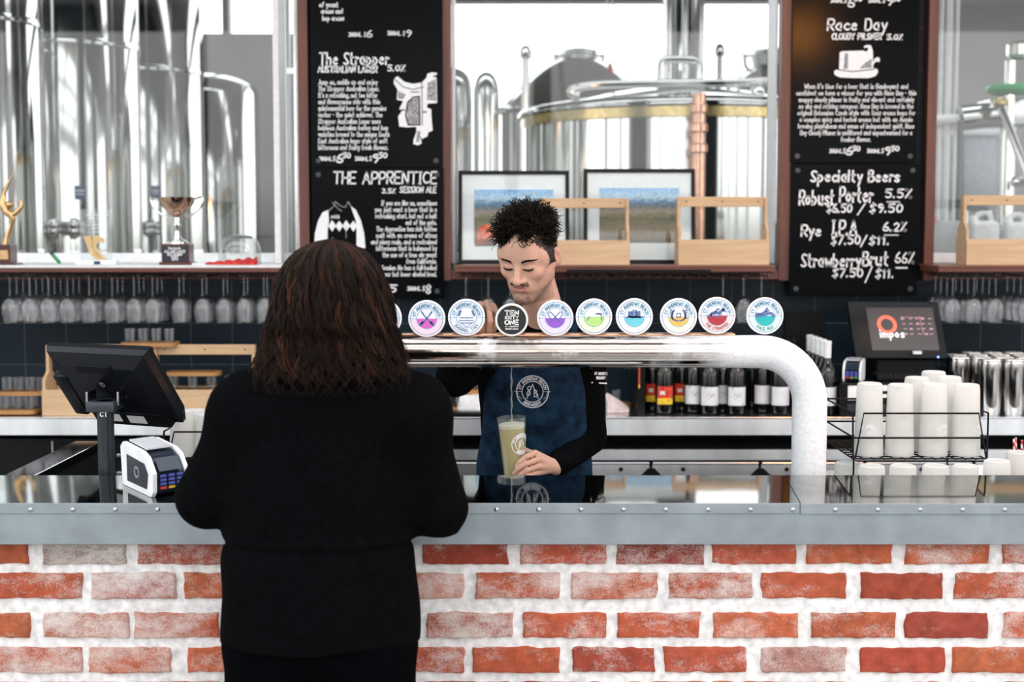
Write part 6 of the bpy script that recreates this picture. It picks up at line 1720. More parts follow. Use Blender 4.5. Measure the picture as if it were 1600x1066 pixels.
        if tint is not None:
            c = tint(V); a = me.attributes.new('tint', 'FLOAT_COLOR', 'POINT'); a.data.foreach_set('color', np.concatenate([c, np.ones((len(c), 1))], 1).astype(np.float32).ravel())
        return mesh_obj(name, me, m, parent)

def add_head(F, M, sc=1.0):
    """head in its own frame: x to the person's right, y forward, z up"""
    R = np.array(M.to_3x3())
    T = lambda *p: np.array(M @ Vector([q * sc for q in p]))
    def E(c, r, k=.012, op='+', rot=None): F.ell(T(*c), [q * sc for q in r], R if rot is None else R @ np.array(rot), k * sc, op)
    def K(a, b, ra, rb, k=.01, op='+'): F.cone(T(*a), T(*b), ra * sc, rb * sc, k * sc, op)
    E((0, -.012, .030), (.075, .095, .085), .01)
    E((0, .030, -.030), (.059, .058, .088), .03)
    for s in (-1, 1):
        K((s * .050, .0, -.058), (s * .014, .070, -.100), .018, .016, .03)
        K((s * .060, -.008, .0), (s * .051, .0, -.058), .018, .018, .02)
        E((s * .041, .058, -.022), (.022, .020, .018), .022)
        E((s * .062, .03, .02), (.016, .03, .03), .02)
    E((0, .072, -.102), (.018, .017, .015), .018)
    K((-.036, .073, .024), (.036, .073, .024), .014, .014, .016)
    E((0, .072, .050), (.048, .02, .03), .02)
    for s in (-1, 1): E((s * .031, .096, .002), (.019, .017, .0125), .012, '-')
    for s in (-1, 1):
        E((s * .031, .0715, .0), (.0165, .0155, .0150), .005)
        K((s * .017, .0865, -.0015), (s * .045, .080, -.0025), .0022, .0018, .004)
    K((0, .080, .020), (0, .105, -.029), .0075, .0105, .010)
    E((0, .108, -.035), (.0112, .0115, .0105), .006)
    for s in (-1, 1):
        E((s * .0125, .096, -.0365), (.0082, .010, .0075), .005)
        E((s * .0070, .1035, -.0455), (.0032, .0045, .003), .003, '-')
    E((0, .079, -.058), (.030, .014, .022), .018)
    K((-.019, .0865, -.0565), (0, .0945, -.0545), .0038, .0052, .004); K((.019, .0865, -.0565), (0, .0945, -.0545), .0038, .0052, .004)
    K((-.016, .086, -.0655), (0, .0925, -.0675), .004, .0062, .004); K((.016, .086, -.0655), (0, .0925, -.0675), .004, .0062, .004)
    K((-.023, .087, -.0605), (0, .0985, -.0610), .0012, .0014, .003, '-'); K((.023, .087, -.0605), (0, .0985, -.0610), .0012, .0014, .003, '-')
    E((0, .092, -.080), (.018, .006, .005), .008, '-')
    for s in (-1, 1):
        ro = np.array(Euler((math.radians(-12), 0, s * math.radians(36))).to_matrix())
        E((s * .081, -.012, -.004), (.0085, .0195, .032), .005, '+', ro)
        E((s * .0885, -.006, -.001), (.006, .0105, .018), .004, '-', ro)
        E((s * .073, -.002, -.030), (.006, .008, .009), .006)

def finger(F, pts, r0, r1, k=.003):
    n = len(pts) - 1
    for i in range(n):
        a = r0 + (r1 - r0) * i / n; b = r0 + (r1 - r0) * (i + 1) / n
        F.cone(pts[i], pts[i + 1], a, b, k)
def skin_tint(V, M, base, lips=(.52, .20, .17), stubble=0.0, scalp=None, sc=1.0):
    Mi = np.array(M.inverted()); L = (V @ Mi[:3, :3].T + Mi[:3, 3]) / sc
    c = np.tile(np.array(base), (len(V), 1))
    rs = np.random.RandomState(4); nzv = rs.uniform(0, 1, len(V))
    x, y, z = L.T
    def blend(w, col): 
        nonlocal c; w = np.clip(w, 0, 1)[:, None]; c = c * (1 - w) + np.array(col) * w
    near = (np.abs(x) < .12) & (np.abs(y) < .16) & (z > -.14) & (z < .16)
    g = lambda cx, cy, cz, r: np.exp(-(((x - cx) ** 2 + (y - cy) ** 2 + (z - cz) ** 2) / r ** 2))
    blend(.35 * (g(.042, .065, -.022, .022) + g(-.042, .065, -.022, .022) + g(0, .11, -.03, .014)), (.66, .30, .22))
    blend(.5 * (g(.078, -.01, -.005, .03) + g(-.078, -.01, -.005, .03)), (.62, .30, .23))
    lipz = (((x / .021) ** 2 + ((z + .061) / .0095) ** 2) < 1) & (y > .078)
    blend(near * lipz * .8, lips)
    line = (np.abs(z + .0608 + 1.5 * x * x) < .0011) & (np.abs(x) < .021) & (y > .076); blend(near * line * .8, (.12, .035, .03))
    if stubble:
        must = (np.abs(x) < .027) & (z < -.041) & (z > -.0545) & (y > .075)
        blend(near * must * stubble * (.25 + .40 * nzv), (.10, .06, .05))
        ch = np.clip((-.070 - z) / .012, 0, 1) * np.clip((y + .01) / .03, 0, 1) * (z > -.135)
        blend(near * ch * stubble * .62 * (.5 + .5 * nzv), (.07, .05, .045))
        jw = np.clip((-.035 - z) / .02, 0, 1) * np.clip((np.abs(x) - .035) / .015, 0, 1) * (y > -.02)
        blend(near * jw * stubble * .38 * (.4 + .6 * nzv), (.08, .055, .05))
        pass
    if scalp is not None:
        hr = ((np.abs(x) <= .050) & (y > .0) & (z > .082 + .008 * np.sin(x * 95 + 1) + .006 * nzv - .16 * np.abs(x) - .2 * x)) | ((np.abs(x) > .046) & (y < .028 + .38 * np.clip(z, -.02, .06) + .005 * nzv) & (z > .024)) | ((y <= .0) & (z > .05)) | ((y < -.040) & (z > -.055)); hr = hr | ((np.abs(x) > .052) & (np.abs(x) < .0835) & (y > -.004) & (y < .028 + .38 * np.clip(z, -.02, .06) + .005 * nzv) & (z > -.018)); blend(near * hr, scalp)
    for s in (-1, 1):
        lash = (np.abs(z + .0045 + 9 * (x - s * .031) ** 2 * -1) < .0016) & (np.abs(x - s * .031) < .0145) & (y > .065); blend(near * lash * .85, (.04, .022, .018))
        lid = g(s * .031, .086, .004, .011); blend(.30 * lid, (.50, .26, .20))
    return c

# ---------------------------------------------------------------- the barman
YH = 4.12
hc = at(825, 399, YH)
MH = Matrix.Translation(hc) @ Matrix.Rotation(math.radians(-22), 4, 'Z') @ Matrix.Rotation(PI, 4, 'Z') @ Matrix.Rotation(math.radians(-24), 4, 'X') @ Matrix.Rotation(math.radians(-2), 4, 'Y')
bar_man = thing('person', 'curly dark haired barman in a denim apron pouring a beer', 'person', (.07, 4.36, 0))
nb_ = at(856, 512, 4.27)
sL, eL, wL = at(914, 556, 4.28), at(917, 684, 4.31), at(868, 729, 4.165)
sR, eR, wR = at(757, 556, 4.27), at(711, 590, 4.16), at(757, 522, 4.12)
ch = at(838, 600, 4.29)
F = Field((-.32, 3.98, .72), (.38, 4.52, 1.80), .0030)
add_head(F, MH)
F.cone(MH @ Vector((0, -.028, -.055)), nb_, .052, .060, .02)
F.cone(MH @ Vector((0, .0, -.075)), nb_ + Vector((0, -.03, -.03)), .036, .04, .03)
for q in (sL, sR): F.cone(nb_ + Vector((0, .01, -.005)), q, .05, .05, .05)
F.ell(ch, (.16, .10, .17), k=.05); F.ell((.065, 4.32, 1.10), (.148, .10, .22), k=.06); F.ell((.07, 4.37, .90), (.155, .11, .15), k=.06)
F.cone(sL, eL, .045, .038, .03); F.cone(eL, wL, .038, .026, .012)
F.cone(sR, eR, .045, .038, .03); F.cone(eR, wR, .038, .026, .012)
# left hand closed round the glass
kn = [at(836, 708, 4.108), at(841, 718, 4.098), at(841, 729, 4.098), at(838, 739, 4.104)]
pip = [at(822, 714, 4.078), at(822, 725, 4.074), at(823, 735, 4.075), at(824, 744, 4.078)]
dip = [at(812, 722, 4.077), at(809, 733, 4.074), at(813, 742, 4.076), at(816, 749, 4.079)]
tip = [at(807, 729, 4.080), at(803, 740, 4.078), at(808, 747, 4.079), at(812, 753, 4.081)]
for k_ in kn: F.cone(wL, k_, .0185, .0098, .006)
for a, b, c_, d in zip(kn, pip, dip, tip): finger(F, [a, b, c_, d], .0090, .0064, .0014)
finger(F, [wL + Vector((-.012, .008, .01)), at(838, 712, 4.160), at(818, 704, 4.172), at(804, 700, 4.170)], .014, .008, .006)
# right hand over the tap lever
HB = at(757, 498, 4.097)
kr_ = [at(770, 479, 4.080), at(761, 474, 4.083), at(750, 476, 4.085), at(740, 481, 4.090)]
for k_ in kr_: F.cone(wR, k_, .019, .0105, .010)
finger(F, [kr_[0], at(778, 492, 4.063), at(776, 508, 4.061), at(771, 517, 4.069)], .0100, .0070, .0025)
finger(F, [kr_[1], at(765, 486, 4.060), at(766, 503, 4.055), at(764, 519, 4.061)], .0102, .0070, .0025)
finger(F, [kr_[2], at(752, 486, 4.063), at(753, 504, 4.057), at(753, 518, 4.063)], .0100, .0068, .0025)
finger(F, [kr_[3], at(741, 488, 4.069), at(742, 502, 4.065), at(743, 513, 4.069)], .0088, .0062, .0025)
finger(F, [wR + Vector((-.01, 0, .01)), at(735, 503, 4.110), at(731, 492, 4.097), at(733, 480, 4.090)], .013, .008, .006)
for s, lx in ((-1, -.02), (1, .16)):
    F.cone((lx, 4.37, .88), (lx, 4.37, .74), .085, .08, .04)
SK = (.60, .36, .265)
F.mesh('body', M_skin, bar_man, lambda V: skin_tint(V, MH, SK, stubble=1.0, scalp=(.02, .014, .012)))
def face(xl, zl, off=.0006):
    o = MH @ Vector((xl, .16, zl)); d = MH.to_3x3() @ Vector((0, -1, 0)); p = F.march(o, d, 400, .0008)
    return (p - d * off) if p is not None else None
M_hair = attr_mat('dark_hair', .5, spec=.10, bscale=60)
def strands_mesh(name, S, parent, m, sides=4):
    """S: list of (points, radius, colour); one tapered tube per strand"""
    V = []; Fc = []; Tn = []
    for pts, rad, colr in S:
        n = len(pts); base = len(V); up = None
        for i in range(n):
            t = (pts[min(i + 1, n - 1)] - pts[max(i - 1, 0)]); t.normalize()
            if up is None: up = Vector((0, 0, 1)) if abs(t.z) < .9 else Vector((0, 1, 0))
            a = t.cross(up)
            if a.length < 1e-5: a = t.cross(Vector((1, .3, 0)))
            a.normalize(); b = a.cross(t); up = b
            r = rad * (1 - .75 * (i / (n - 1)) ** 2)
            for k in range(sides):
                A = 2 * PI * k / sides; V.append(pts[i] + (a * math.cos(A) + b * math.sin(A)) * r); Tn.append(colr)
        for i in range(n - 1):
            for k in range(sides): q = base + i * sides; Fc.append((q + k, q + (k + 1) % sides, q + sides + (k + 1) % sides, q + sides + k))
    o = ORG[parent.name]
    me = bpy.data.meshes.new(name); me.from_pydata([tuple(v - o) for v in V], [], Fc)
    a = me.attributes.new('tint', 'FLOAT_COLOR', 'POINT'); a.data.foreach_set('color', [c for t in Tn for c in (*t, 1.0)])
    me.polygons.foreach_set('use_smooth', [True] * len(me.polygons))
    return mesh_obj(name, me, m, parent)
rng = random.Random(21); S = []
sk_c = Vector((0, -.012, .030)); sk_r = Vector((.075, .095, .085))
tries = 0
while len(S) < 1350 and tries < 40000:
    tries += 1
    z = rng.uniform(-.75, 1); A = rng.uniform(0, 2 * PI); q = math.sqrt(1 - z * z)
    u = Vector((q * math.cos(A), q * math.sin(A), z)); p = sk_c + Vector((u.x * sk_r.x, u.y * sk_r.y, u.z * sk_r.z))
    front = .078 - .16 * abs(p.x) - .20 * p.x
    if p.y > .03 and p.z < front + .012 * math.sin(p.x * 95 + 1) + rng.uniform(-.006, .008): continue
    if abs(p.x) > .050:
        if p.y > .030 + .38 * max(-.02, min(.06, p.z)): continue
        if p.z < .024 and p.y > -.036 and not (-.002 < p.y and p.z > -.018): continue
    if p.y <= .03 and p.z < front - 1.6 * (.03 - p.y) - .03 and p.z < .018: 
        if p.y > -.03 or p.z < -.06: continue
    top = max(0, min(1, (p.z - .035) / .05))
    Ln = .010 + .038 * top + rng.uniform(0, .016) * (.3 + top)
    nrm = Vector((u.x / sk_r.x, u.y / sk_r.y, u.z / sk_r.z)).normalized()
    rv = Vector((rng.gauss(0, 1), rng.gauss(0, 1), rng.gauss(0, 1))); t1_ = nrm.cross(rv).normalized(); t2_ = nrm.cross(t1_)
    lean = t1_ * rng.uniform(-.5, .9) + Vector((0, .55 * top * (1 if p.y > .0 else .1), 0))
    R_ = rng.uniform(.0055, .0105) * (.35 + .65 * top); turns = rng.uniform(1.0, 1.7); ph = rng.uniform(0, 6.28); pts = []
    for i in range(13):
        f = i / 12; rr_ = R_ * min(1, f * 3)
        w = p + nrm * (Ln * f * .85 - .003) + lean * Ln * f * f * .7 + (t1_ * math.cos(ph + turns * 2 * PI * f) + t2_ * math.sin(ph + turns * 2 * PI * f)) * rr_
        pts.append(MH @ w)
    f = rng.uniform(.6, 1.5); S.append((pts, rng.uniform(.0015, .0026) * (.55 + .45 * top), (.010 * f, .0075 * f, .006 * f)))
strands_mesh('hair', S, bar_man, M_hair)
S = []
for s in (-1, 1):
    for i in range(130):
        f = i / 129; xl = s * (.014 + .036 * f); zl = .0185 + .010 * math.sin(f * 2.2) - .004 * f + rng.uniform(-.0036, .0036) * (1 - .5 * f)
        a = face(xl, zl); b = face(xl + s * .006, zl + .0022 * (1 - 1.6 * f), .0016)
        if a is None or b is None: continue
        S.append(([a, (a + b) / 2 + Vector((0, -.0005, 0)), b], .0008, (.016, .011, .009)))
strands_mesh('eyebrows', S, bar_man, M_hair)
S = []
for s in (-1, 1):
    for i in range(26):
        f = i / 25; xl = s * (.031 + (f - .5) * .028); zl = -.0052 + .0045 * (2 * f - 1) ** 2
        a = face(xl, zl, .0002)
        if a is None: continue
        d = MH.to_3x3() @ Vector((s * .0015 * (f - .5), .0042, -.0036)); S.append(([a, a + d * .6, a + d], .0007, (.010, .008, .007)))
strands_mesh('eyelashes', S, bar_man, M_hair)
S = []
for i in range(190):
    if i < 90: xl = rng.uniform(-.025, .025); zl = -.0475 + rng.uniform(-.0055, .0035) - .06 * abs(xl) * .5
    else: xl = rng.gauss(0, .011); zl = rng.uniform(-.108, -.076)
    a = face(xl, zl, .0)
    if a is None: continue
    d = MH.to_3x3() @ Vector((.4 * xl, .0014, -.0035)); S.append(([a, a + d * .5, a + d], .00045, (.022, .016, .014)))
strands_mesh('moustache_and_stubble', S, bar_man, M_hair, 3)
# sweater
Fs = Field((-.34, 3.98, .74), (.40, 4.54, 1.52), .0045)
def torso(G_, g=0.0):
    G_.ell(ch + Vector((0, 0, .0)), (.172 + g, .115 + g, .185 + g), k=.05); G_.ell((.065, 4.32, 1.10), (.158 + g, .112 + g, .23), k=.06); G_.ell((.07, 4.37, .90), (.165 + g, .12 + g, .16), k=.06)
torso(Fs)
for q in (sL, sR): Fs.cone(nb_ + Vector((0, .015, -.02)), q, .060, .060, .05)
Fs.cone(sL, eL, .062, .056, .03); Fs.cone(eL, wL.lerp(eL, .14), .056, .040, .015)
Fs.cone(sR, eR, .062, .054, .03); Fs.cone(eR, wR.lerp(eR, .18), .054, .036, .015)
Fs.cone(nb_ + Vector((0, -.022, -.035)), ch + Vector((0, -.03, .07)), .056, .07, .03)
Fs.cone(at(882, 507, 4.28), at(924, 540, 4.28), .056, .062, .03); Fs.cone(at(822, 510, 4.28), at(778, 540, 4.28), .050, .060, .03)
Fs.wrinkle(.0045, 55, 3)
Fs.cone(nb_ + Vector((0, -.012, -.05)), nb_ + Vector((0, -.010, .004)), .092, .080, .02)
Fs.ell(nb_ + Vector((0, -.012, .094)), (.070, .085, .066), None, .006, '-')
cring = [nb_ + Vector((.066 * math.cos(2 * PI * k / 24), -.010 + .070 * math.sin(2 * PI * k / 24), .044 + .016 * math.sin(2 * PI * k / 24))) for k in range(25)]
for p_, q_ in zip(cring, cring[1:]): Fs.cone(p_, q_, .010, .010, .006)
M_sweat = mat('black_sweater', (.0028, .0030, .0036), .92, spec=.04, var=.15, scale=90, bump=.25, bscale=500)
sweater = Fs.mesh('sweater', M_sweat, bar_man)
# denim apron over the torso front
Fa = Field((-.20, 3.98, .55), (.36, 4.50, 1.36), .0045)
torso(Fa, .011)
Fa.ecyl(.068, 4.345, [(.50, .215, .135, .0, 0), (.80, .205, .135, 0, -.005), (1.0, .185, .13, 0, -.01), (1.12, .165, .115, 0, -.02)], .05)
Fa.wrinkle(.004, 38, 8, .35)
X = Fa.ax[0][:, None, None]; Yv = Fa.ax[1][None, :, None]; Z = Fa.ax[2][None, None, :]
wz = np.interp(Z, [.55, 1.02, 1.12, 1.24, 1.345], [.190, .176, .158, .150, .125])
ztp = at(838, 548, 4.2).z
reg = np.maximum(np.maximum(np.abs(X - .068) - wz, Yv - 4.34 - .0 * X), np.maximum(Z - ztp, .56 - Z))
core = Fa.D + .010
Fa.D = np.maximum(np.maximum(Fa.D, reg), -core).astype(np.float32)
M_denim = mat('denim', (.006, .021, .045), .85, spec=.15, var=.34, scale=26, bump=.25, bscale=700)
apron = Fa.mesh('apron', M_denim, bar_man)
def front(G_, x, z, off):
    p = G_.march((x, 3.99, z), (0, 1, 0), 700, .0008); return None if p is None else p + Vector((0, -off, 0))
lc = at(832, 611.5, 4.18); lr = 25 * pxm(4.18)
def on_apron(u, v):
    p = front(Fa, lc.x + u, lc.z + v, .0016); return p if p is not None else Vector((lc.x + u, 4.2, lc.z + v))
m = MB()
for rr_, sw in ((1.0, .0032), (.66, .0026)):
    m.stroke([(lr * rr_ * math.cos(2 * PI * k / 60), lr * rr_ * math.sin(2 * PI * k / 60)) for k in range(61)], sw, on_apron)
for st_ in arc_text('ST ANDREWS BEACH', lr * .755, lr * .155, PI / 2, 2.75): m.stroke(st_, .0022, on_apron)
for st_ in arc_text('BREWERY', lr * .755, lr * .155, -PI / 2, 1.35, up=False): m.stroke(st_, .0022, on_apron)
for a_, b_ in (((-1.12, 0), (-.72, 0)), ((.72, 0), (1.12, 0))): m.stroke([(a_[0] * lr, 0), (b_[0] * lr, 0)], .0016, on_apron)
for s_ in (-1, 1): m.stroke([(s_ * .98 * lr, -.02 * lr), (s_ * .86 * lr, -.22 * lr)], .0014, on_apron); m.stroke([(s_ * .86 * lr, -.30 * lr), (s_ * .70 * lr, -.46 * lr)], .0014, on_apron)
S1 = chaikin([(-.08, .30), (-.24, .36), (-.34, .20), (-.20, .02), (-.12, -.10), (-.24, -.28), (-.38, -.16), (-.30, .02), (-.14, .18)], 2)
A1 = [(-.36, -.42), (.0, .46), (.36, -.42)]
B1 = chaikin([(.06, .10), (.24, .12), (.28, -.02), (.14, -.08)], 2) 
for g_ in (S1, A1, B1, chaikin([(.10, -.08), (.32, -.10), (.34, -.30), (.10, -.30)], 2), [(.10, .12), (.10, -.30)]): m.stroke([(q_[0] * lr, q_[1] * lr) for q_ in g_], .0024, on_apron)
m.build('brewery_emblem', mat('logo_grey', (.52, .55, .58), .7), apron, smooth=False)
for sx, a_, b_ in ((1, (893, 532), (909, 478)), (-1, (790, 532), (800, 484))):
    pa, pb = at(*a_, 4.17), at(*b_, 4.2); L_ = []; m = MB()
    for i in range(15):
        f = i / 14; x = pa.x + (pb.x - pa.x) * f; z = pa.z + (pb.z - pa.z) * f
        p = front(Fs, x - .011, z, .003); q_ = front(Fs, x + .011, z, .003)
        if p is None or q_ is None or (L_ and abs(p.y - L_[-1][0].co.y) > .05): continue
        L_.append((m.bm.verts.new(p), m.bm.verts.new(q_)))
    for A_, B_ in zip(L_, L_[1:]): m.bm.faces.new((A_[0], A_[1], B_[1], B_[0]))
    o = m.build('apron_strap', M_denim, apron); md = o.modifiers.new('thick', 'SOLIDIFY'); md.thickness = .003
# sleeve print
c = at(938, 592, 4.24); m = MB()
def on_sleeve(u, v):
    p = front(Fs, c.x + u, c.z + v, .0016); return p if p is not None else Vector((c.x + u, 4.26, c.z + v))
for k, (s, w_) in enumerate((('ST ANDREWS', .040), ('BREWERY', .030))):
    for st_ in lay(s, .0075, w_): m.stroke([(q_[0] - .018 + .006 * k, q_[1] + .014 - .014 * k - .12 * q_[0]) for q_ in st_], .0020, on_sleeve)
m.stroke([(-.026, -.010), (.020, -.016)], .004, on_sleeve)
m.build('sleeve_lettering', M_ink, sweater, smooth=False)
Ft = Field((-.14, 4.20, .02), (.30, 4.56, .94), .008)
for lx in (-.02, .16): Ft.cone((lx, 4.37, .84), (lx, 4.38, .09), .098, .065, .03)
Ft.ell((.07, 4.37, .88), (.17, .125, .10), k=.04); Ft.wrinkle(.005, 40, 2)
Ft.mesh('trousers', mat('black_trousers', (.008, .008, .010), .9, var=.1), bar_man)
for lx in (-.02, .16):
    Fq = Field((lx - .08, 4.14, -.02), (lx + .08, 4.48, .16), .006); Fq.cone((lx, 4.40, .05), (lx, 4.25, .036), .045, .034, .02); Fq.cone((lx, 4.38, .05), (lx, 4.38, .11), .045, .045, .02)
    Fq.D = np.maximum(Fq.D, -(Fq.ax[2][None, None, :] - .0005)).astype(np.float32); Fq.mesh('shoe', M_black, bar_man)
# ---------------------------------------------------------------- the glass he is filling
ga = at(799, 652, 4.12); gb = at(804, 746, 4.125)
axis = (ga - gb).normalized(); Hg = (ga - gb).length + .012
gb = ga - axis * Hg
qz = axis; qx = Vector((1, 0, 0)); qx = (qx - qz * qx.dot(qz)).normalized(); qy = qz.cross(qx)
MG = frame_M(gb, qx, qy, qz)
bg_ = thing('beer_glass', 'tall tapered glass of pale beer in the barman\'s hand', 'glass', tuple(gb))
rb_, rt_ = .0305, .0427
def rz(z): return rb_ + (rt_ - rb_) * z / Hg
MB().lathe([(0, 0), (rb_, 0), (rt_, Hg), (rt_ - .0018, Hg), (rz(.012) - .0022, .012), (0, .012)], seg=48, M=MG).build('glass_wall', thin_glass('pint_glass', 1.45, rough=.05, haze=.05), bg_)
zb0, zb1, zf1 = .0125, Hg * .835, Hg * .885
M_beer = mat('pale_beer', (.52, .42, .19), .25, spec=.4, var=.03)
MB().lathe([(0, zb0), (rz(zb0) - .0026, zb0), (rz(zb1) - .0022, zb1), (0, zb1)], seg=48, M=MG).build('beer', M_beer, bg_)
MB().lathe([(0, zb1 + .0003), (rz(zb1) - .0022, zb1 + .0003), (rz(zf1) - .0021, zf1), (rz(zf1) - .006, zf1 + .003), (0, zf1 + .002)], seg=48, M=MG).build('foam', mat('beer_foam', (.66, .60, .46), .8, var=.05), bg_)
m = MB(); zc_ = Hg * .60; lr2 = .031
def on_glass(u, v):
    a = math.radians(44) + u / .037; r_ = rz(zc_ + v) + .0006; return MG @ Vector((r_ * math.sin(a), -r_ * math.cos(a), zc_ + v))
for rr_ in (1.0, .66): m.stroke([(lr2 * rr_ * math.cos(2 * PI * k / 44), lr2 * rr_ * math.sin(2 * PI * k / 44)) for k in range(45)], .0020, on_glass)
for st_ in arc_text('ST ANDREWS BEACH', lr2 * .75, lr2 * .17, PI / 2, 2.7): m.stroke(st_, .0016, on_glass)
for st_ in arc_text('BREWERY', lr2 * .75, lr2 * .17, -PI / 2, 1.4, up=False): m.stroke(st_, .0016, on_glass)
for g_ in (S1, A1, B1): m.stroke([(q_[0] * lr2, q_[1] * lr2) for q_ in g_], .0016, on_glass)
m.build('printed_emblem', M_ink, bg_, smooth=False)
pt = at(799, 573, 4.06); pe = MG @ Vector((.0, 0, zf1 + .002))
pts = [pt.lerp(pe, i / 16) + Vector((.0012 * math.sin(i * 1.9), 0, 0)) for i in range(17)]
m = MB(); m.tube(pts, [.0022 - .0006 * math.sin(i * 1.1) for i in range(17)], 10); m.build('pouring_stream', thin_glass('beer_stream', 1.5, (.90, .88, .78), haze=.25), bg_)
spt = thing('tap_spout', 'small steel spout under the font above the beer glass', 'spout', (pt.x, Y_P + PR, zp - .01))
MB().tube([(pt.x, Y_P + PR * 1.05, zp), (pt.x, 4.055, zp - .004), (pt.x, 4.06, zp - .018), (pt.x, 4.06, pt.z + .002)], [.009, .009, .008, .006], 14).build('spout', M_silver, spt)

# ---------------------------------------------------------------- the customer, from behind
YC = 3.20
cu = thing('person', 'customer in a black jacket with shoulder length wavy brown hair, seen from behind', 'person', (at(499, 900, YC).x, YC, 0))
cxm = at(499, 900, YC).x
hc2 = at(519, 470, 3.17)
MC = Matrix.Translation(hc2) @ Matrix.Rotation(math.radians(-6), 4, 'Z') @ Matrix.Rotation(math.radians(-8), 4, 'X')
sl_, sr_ = at(392, 645, 3.2), at(640, 648, 3.2)
el_, er_ = at(320, 782, 3.22), at(688, 794, 3.22)
wl_, wr_ = Vector((-.60, 3.57, Z_C + .056)), Vector((-.19, 3.57, Z_C + .056))
nk = at(519, 585, 3.17)
F2 = Field((-.86, 2.98, .0), (.02, 3.80, 1.72), .006)
add_head(F2, MC)
F2.cone(MC @ Vector((0, -.03, -.05)), nk, .055, .06, .03)
for q in (sl_, sr_): F2.cone(nk, q, .055, .055, .06)
F2.ecyl(cxm, YC, [(.80, .175, .11, 0, 0), (1.1, .165, .10, 0, 0), (1.30, .17, .10, 0, 0)], .08)
for a, b, c_ in ((sl_, el_, wl_), (sr_, er_, wr_)):
    F2.cone(a, b, .05, .042, .03); F2.cone(b, c_, .042, .027, .02)
    ix = 1 if c_.x < -.4 else -1
    for j in range(4):
        kx_ = c_ + Vector((.018 * (j - 1.5), .075, -.012)); F2.cone(c_, kx_, .018, .010, .01)
        finger(F2, [kx_, kx_ + Vector((0, .04, -.006)), kx_ + Vector((0, .065, -.018))], .009, .0068, .002)
    finger(F2, [c_ + Vector((ix * .01, .02, -.005)), c_ + Vector((ix * .05, .05, -.012)), c_ + Vector((ix * .055, .08, -.02))], .012, .008, .006)
for s in (-1, 1):
    F2.cone((cxm + s * .09, YC, .84), (cxm + s * .10, YC, .08), .085, .045, .03); F2.cone((cxm + s * .10, YC, .06), (cxm + s * .10, YC + .14, .035), .035, .028, .02)
F2.mesh('body', M_skin, cu, lambda V: skin_tint(V, MC, (.58, .35, .26), scalp=(.30, .17, .12)))
Fj = Field((-.86, 2.94, .72), (.02, 3.62, 1.50), .006)
zz_ = lambda py: at(499, py, YC).z
zh = zz_(998)
Fj.ecyl(cxm, YC, [(zh, .226, .155, 0, 0), (zz_(940), .225, .155, .0, 0), (zz_(870), .220, .15, -.002, 0), (zz_(835), .212, .142, 0, 0), (zz_(760), .215, .145, 0, 0), (zz_(690), .205, .138, 0, 0), (zz_(640), .19, .128, 0, 0), (zz_(610), .15, .11, 0, 0)], .06)
Fj.cone(sl_, sr_, .078, .078, .06)
for q in (sl_, sr_): Fj.cone(nk + Vector((0, 0, -.025)), q + Vector((0, 0, .012)), .072, .068, .07)
for a, b, c_ in ((sl_, el_, wl_), (sr_, er_, wr_)):
    Fj.cone(a, b, .080, .062, .05); Fj.cone(b, c_, .060, .042, .02)
Fj.wrinkle(.007, 26, 5, .8)
Zj = Fj.ax[2][None, None, :]
Fj.D = (Fj.D + .006 * np.exp(-((Zj - zz_(845)) / .008) ** 2) - .004 * np.exp(-((Zj - zz_(836)) / .01) ** 2)).astype(np.float32)
Fj.D = np.maximum(Fj.D, zh - Zj).astype(np.float32)
Fj.ell(nk + Vector((0, .06, .085)), (.07, .07, .07), None, .006, '-')
M_jack = mat('black_jacket', (.0022, .0025, .0030), .9, spec=.03, var=.12, scale=60, bump=.15, bscale=300)
Fj.mesh('jacket', M_jack, cu)
Fp = Field((-.72, 2.98, .02), (-.14, 3.42, .88), .008)
for s in (-1, 1): Fp.cone((cxm + s * .10, YC, .76), (cxm + s * .105, YC, .10), .122, .088, .05)
Fp.ell((cxm, YC, .80), (.200, .125, .12), k=.05); Fp.wrinkle(.004, 35, 4)
Fp.mesh('trousers', mat('black_leggings', (.0016, .0016, .0024), .9, spec=.02, var=.1), cu)
for s in (-1, 1):
    lx = cxm + s * .10
    Fq = Field((lx - .08, 3.08, -.02), (lx + .08, 3.44, .16), .006); Fq.cone((lx, 3.19, .05), (lx, 3.36, .036), .05, .038, .02); Fq.cone((lx, 3.2, .05), (lx, 3.2, .11), .05, .05, .02)
    Fq.D = np.maximum(Fq.D, -(Fq.ax[2][None, None, :] - .0005)).astype(np.float32); Fq.mesh('shoe', M_black, cu)
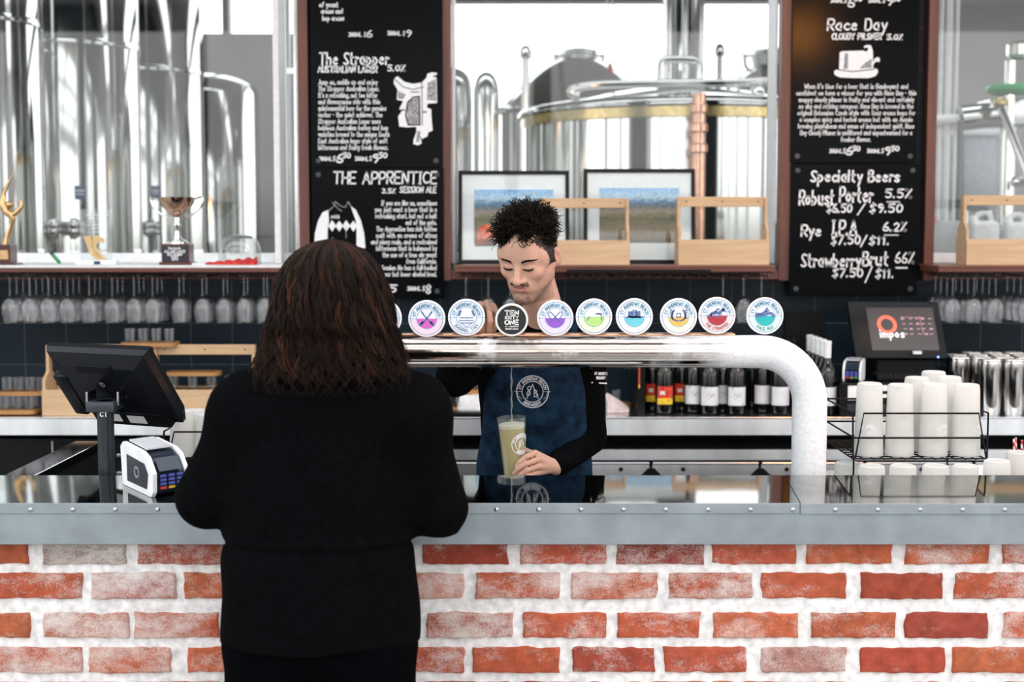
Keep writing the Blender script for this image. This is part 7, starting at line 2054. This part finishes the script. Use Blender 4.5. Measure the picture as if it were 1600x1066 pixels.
# wavy shoulder-length hair
hx0 = hc2.x
pz = [1.697, 1.690, 1.672, 1.645, 1.61, 1.57, 1.52, 1.47, 1.43, 1.405, 1.385]
pr_h = [.0, .035, .070, .096, .113, .122, .130, .142, .155, .162, .158]
pzl = np.cumsum([0] + [math.hypot(pz[i + 1] - pz[i], pr_h[i + 1] - pr_h[i]) for i in range(len(pz) - 1)]); Ltot = pzl[-1]
def hair_pt(l, A, k=1.0):
    l = max(0, min(Ltot, l)); z = float(np.interp(l, pzl, pz)); r = float(np.interp(l, pzl, pr_h)) * k
    return Vector((hx0 + r * math.cos(A), 3.155 + r * 1.0 * math.sin(A) * (.92 if z > 1.5 else .80), z))
rng = random.Random(33); S = []
for c_i in range(430):
    A = rng.uniform(-PI - .55, .55)              # open at the face (+Y)
    l0 = Ltot * rng.uniform(0, .12) if rng.random() < .55 else Ltot * rng.uniform(.1, .45)
    l1 = Ltot * rng.uniform(.82, 1.0) if rng.random() < .8 else Ltot * rng.uniform(.6, .9)
    kk = rng.uniform(.90, 1.06); ph = rng.uniform(0, 6.28); fr_q = rng.uniform(1.8, 4.2); am = rng.uniform(.05, .17); curl = rng.uniform(-.22, .22)
    f0 = rng.uniform(.6, 1.3); red = rng.random()
    for s_i in range(5):
        dA = rng.uniform(-.035, .035); dk = rng.uniform(-.025, .025); n = 20; pts = []
        for i in range(n):
            f = i / (n - 1); l = l0 + (l1 - l0) * f; tl = l / Ltot
            w = am * (.15 + .85 * tl ** 1.5)
            a_ = A + dA * (1.2 - tl * .5) + w * math.sin(ph + fr_q * 2 * PI * tl + s_i * .15) + curl * max(0, tl - .7)
            p = hair_pt(l, a_, (kk + dk) * (1 + .085 * tl * math.cos(ph * 1.3 + fr_q * 2 * PI * tl)))
            pts.append(p)
        base_c = (.012, .0065, .0045) if red < .72 else (.040, .015, .008)
        S.append((pts, rng.uniform(.0013, .0024), tuple(q * f0 * rng.uniform(.8, 1.2) for q in base_c)))
for c_i in range(130):                            # stray ends around the outline
    A = rng.uniform(-PI - .3, .3); l0 = Ltot * rng.uniform(.5, .8); pts = []; ph = rng.uniform(0, 6)
    for i in range(14):
        f = i / 13; l = l0 + (Ltot - l0) * f; pts.append(hair_pt(l, A + .12 * math.sin(ph + 7 * f), 1.02 + .10 * f) + Vector((0, 0, -.02 * f)))
    S.append((pts, .0009, (.016, .008, .005)))
strands_mesh('hair', S, cu, M_hair)
m = MB(); rings = []
for i in range(26):
    l = Ltot * (.02 + .96 * i / 25); R_ = []
    for k in range(48):
        A = -PI - .75 + (PI + 1.5) * k / 47
        R_.append(m.bm.verts.new(hair_pt(l, A, .90 + .02 * math.sin(7 * A + l * 30))))
    rings.append(R_)
for A_, B_ in zip(rings, rings[1:]):
    for k in range(47): m.bm.faces.new((A_[k], A_[k + 1], B_[k + 1], B_[k]))
m.build('hair_mass', mat('hair_under', (.005, .0032, .0026), .6, spec=.05, var=.3, scale=80), cu)
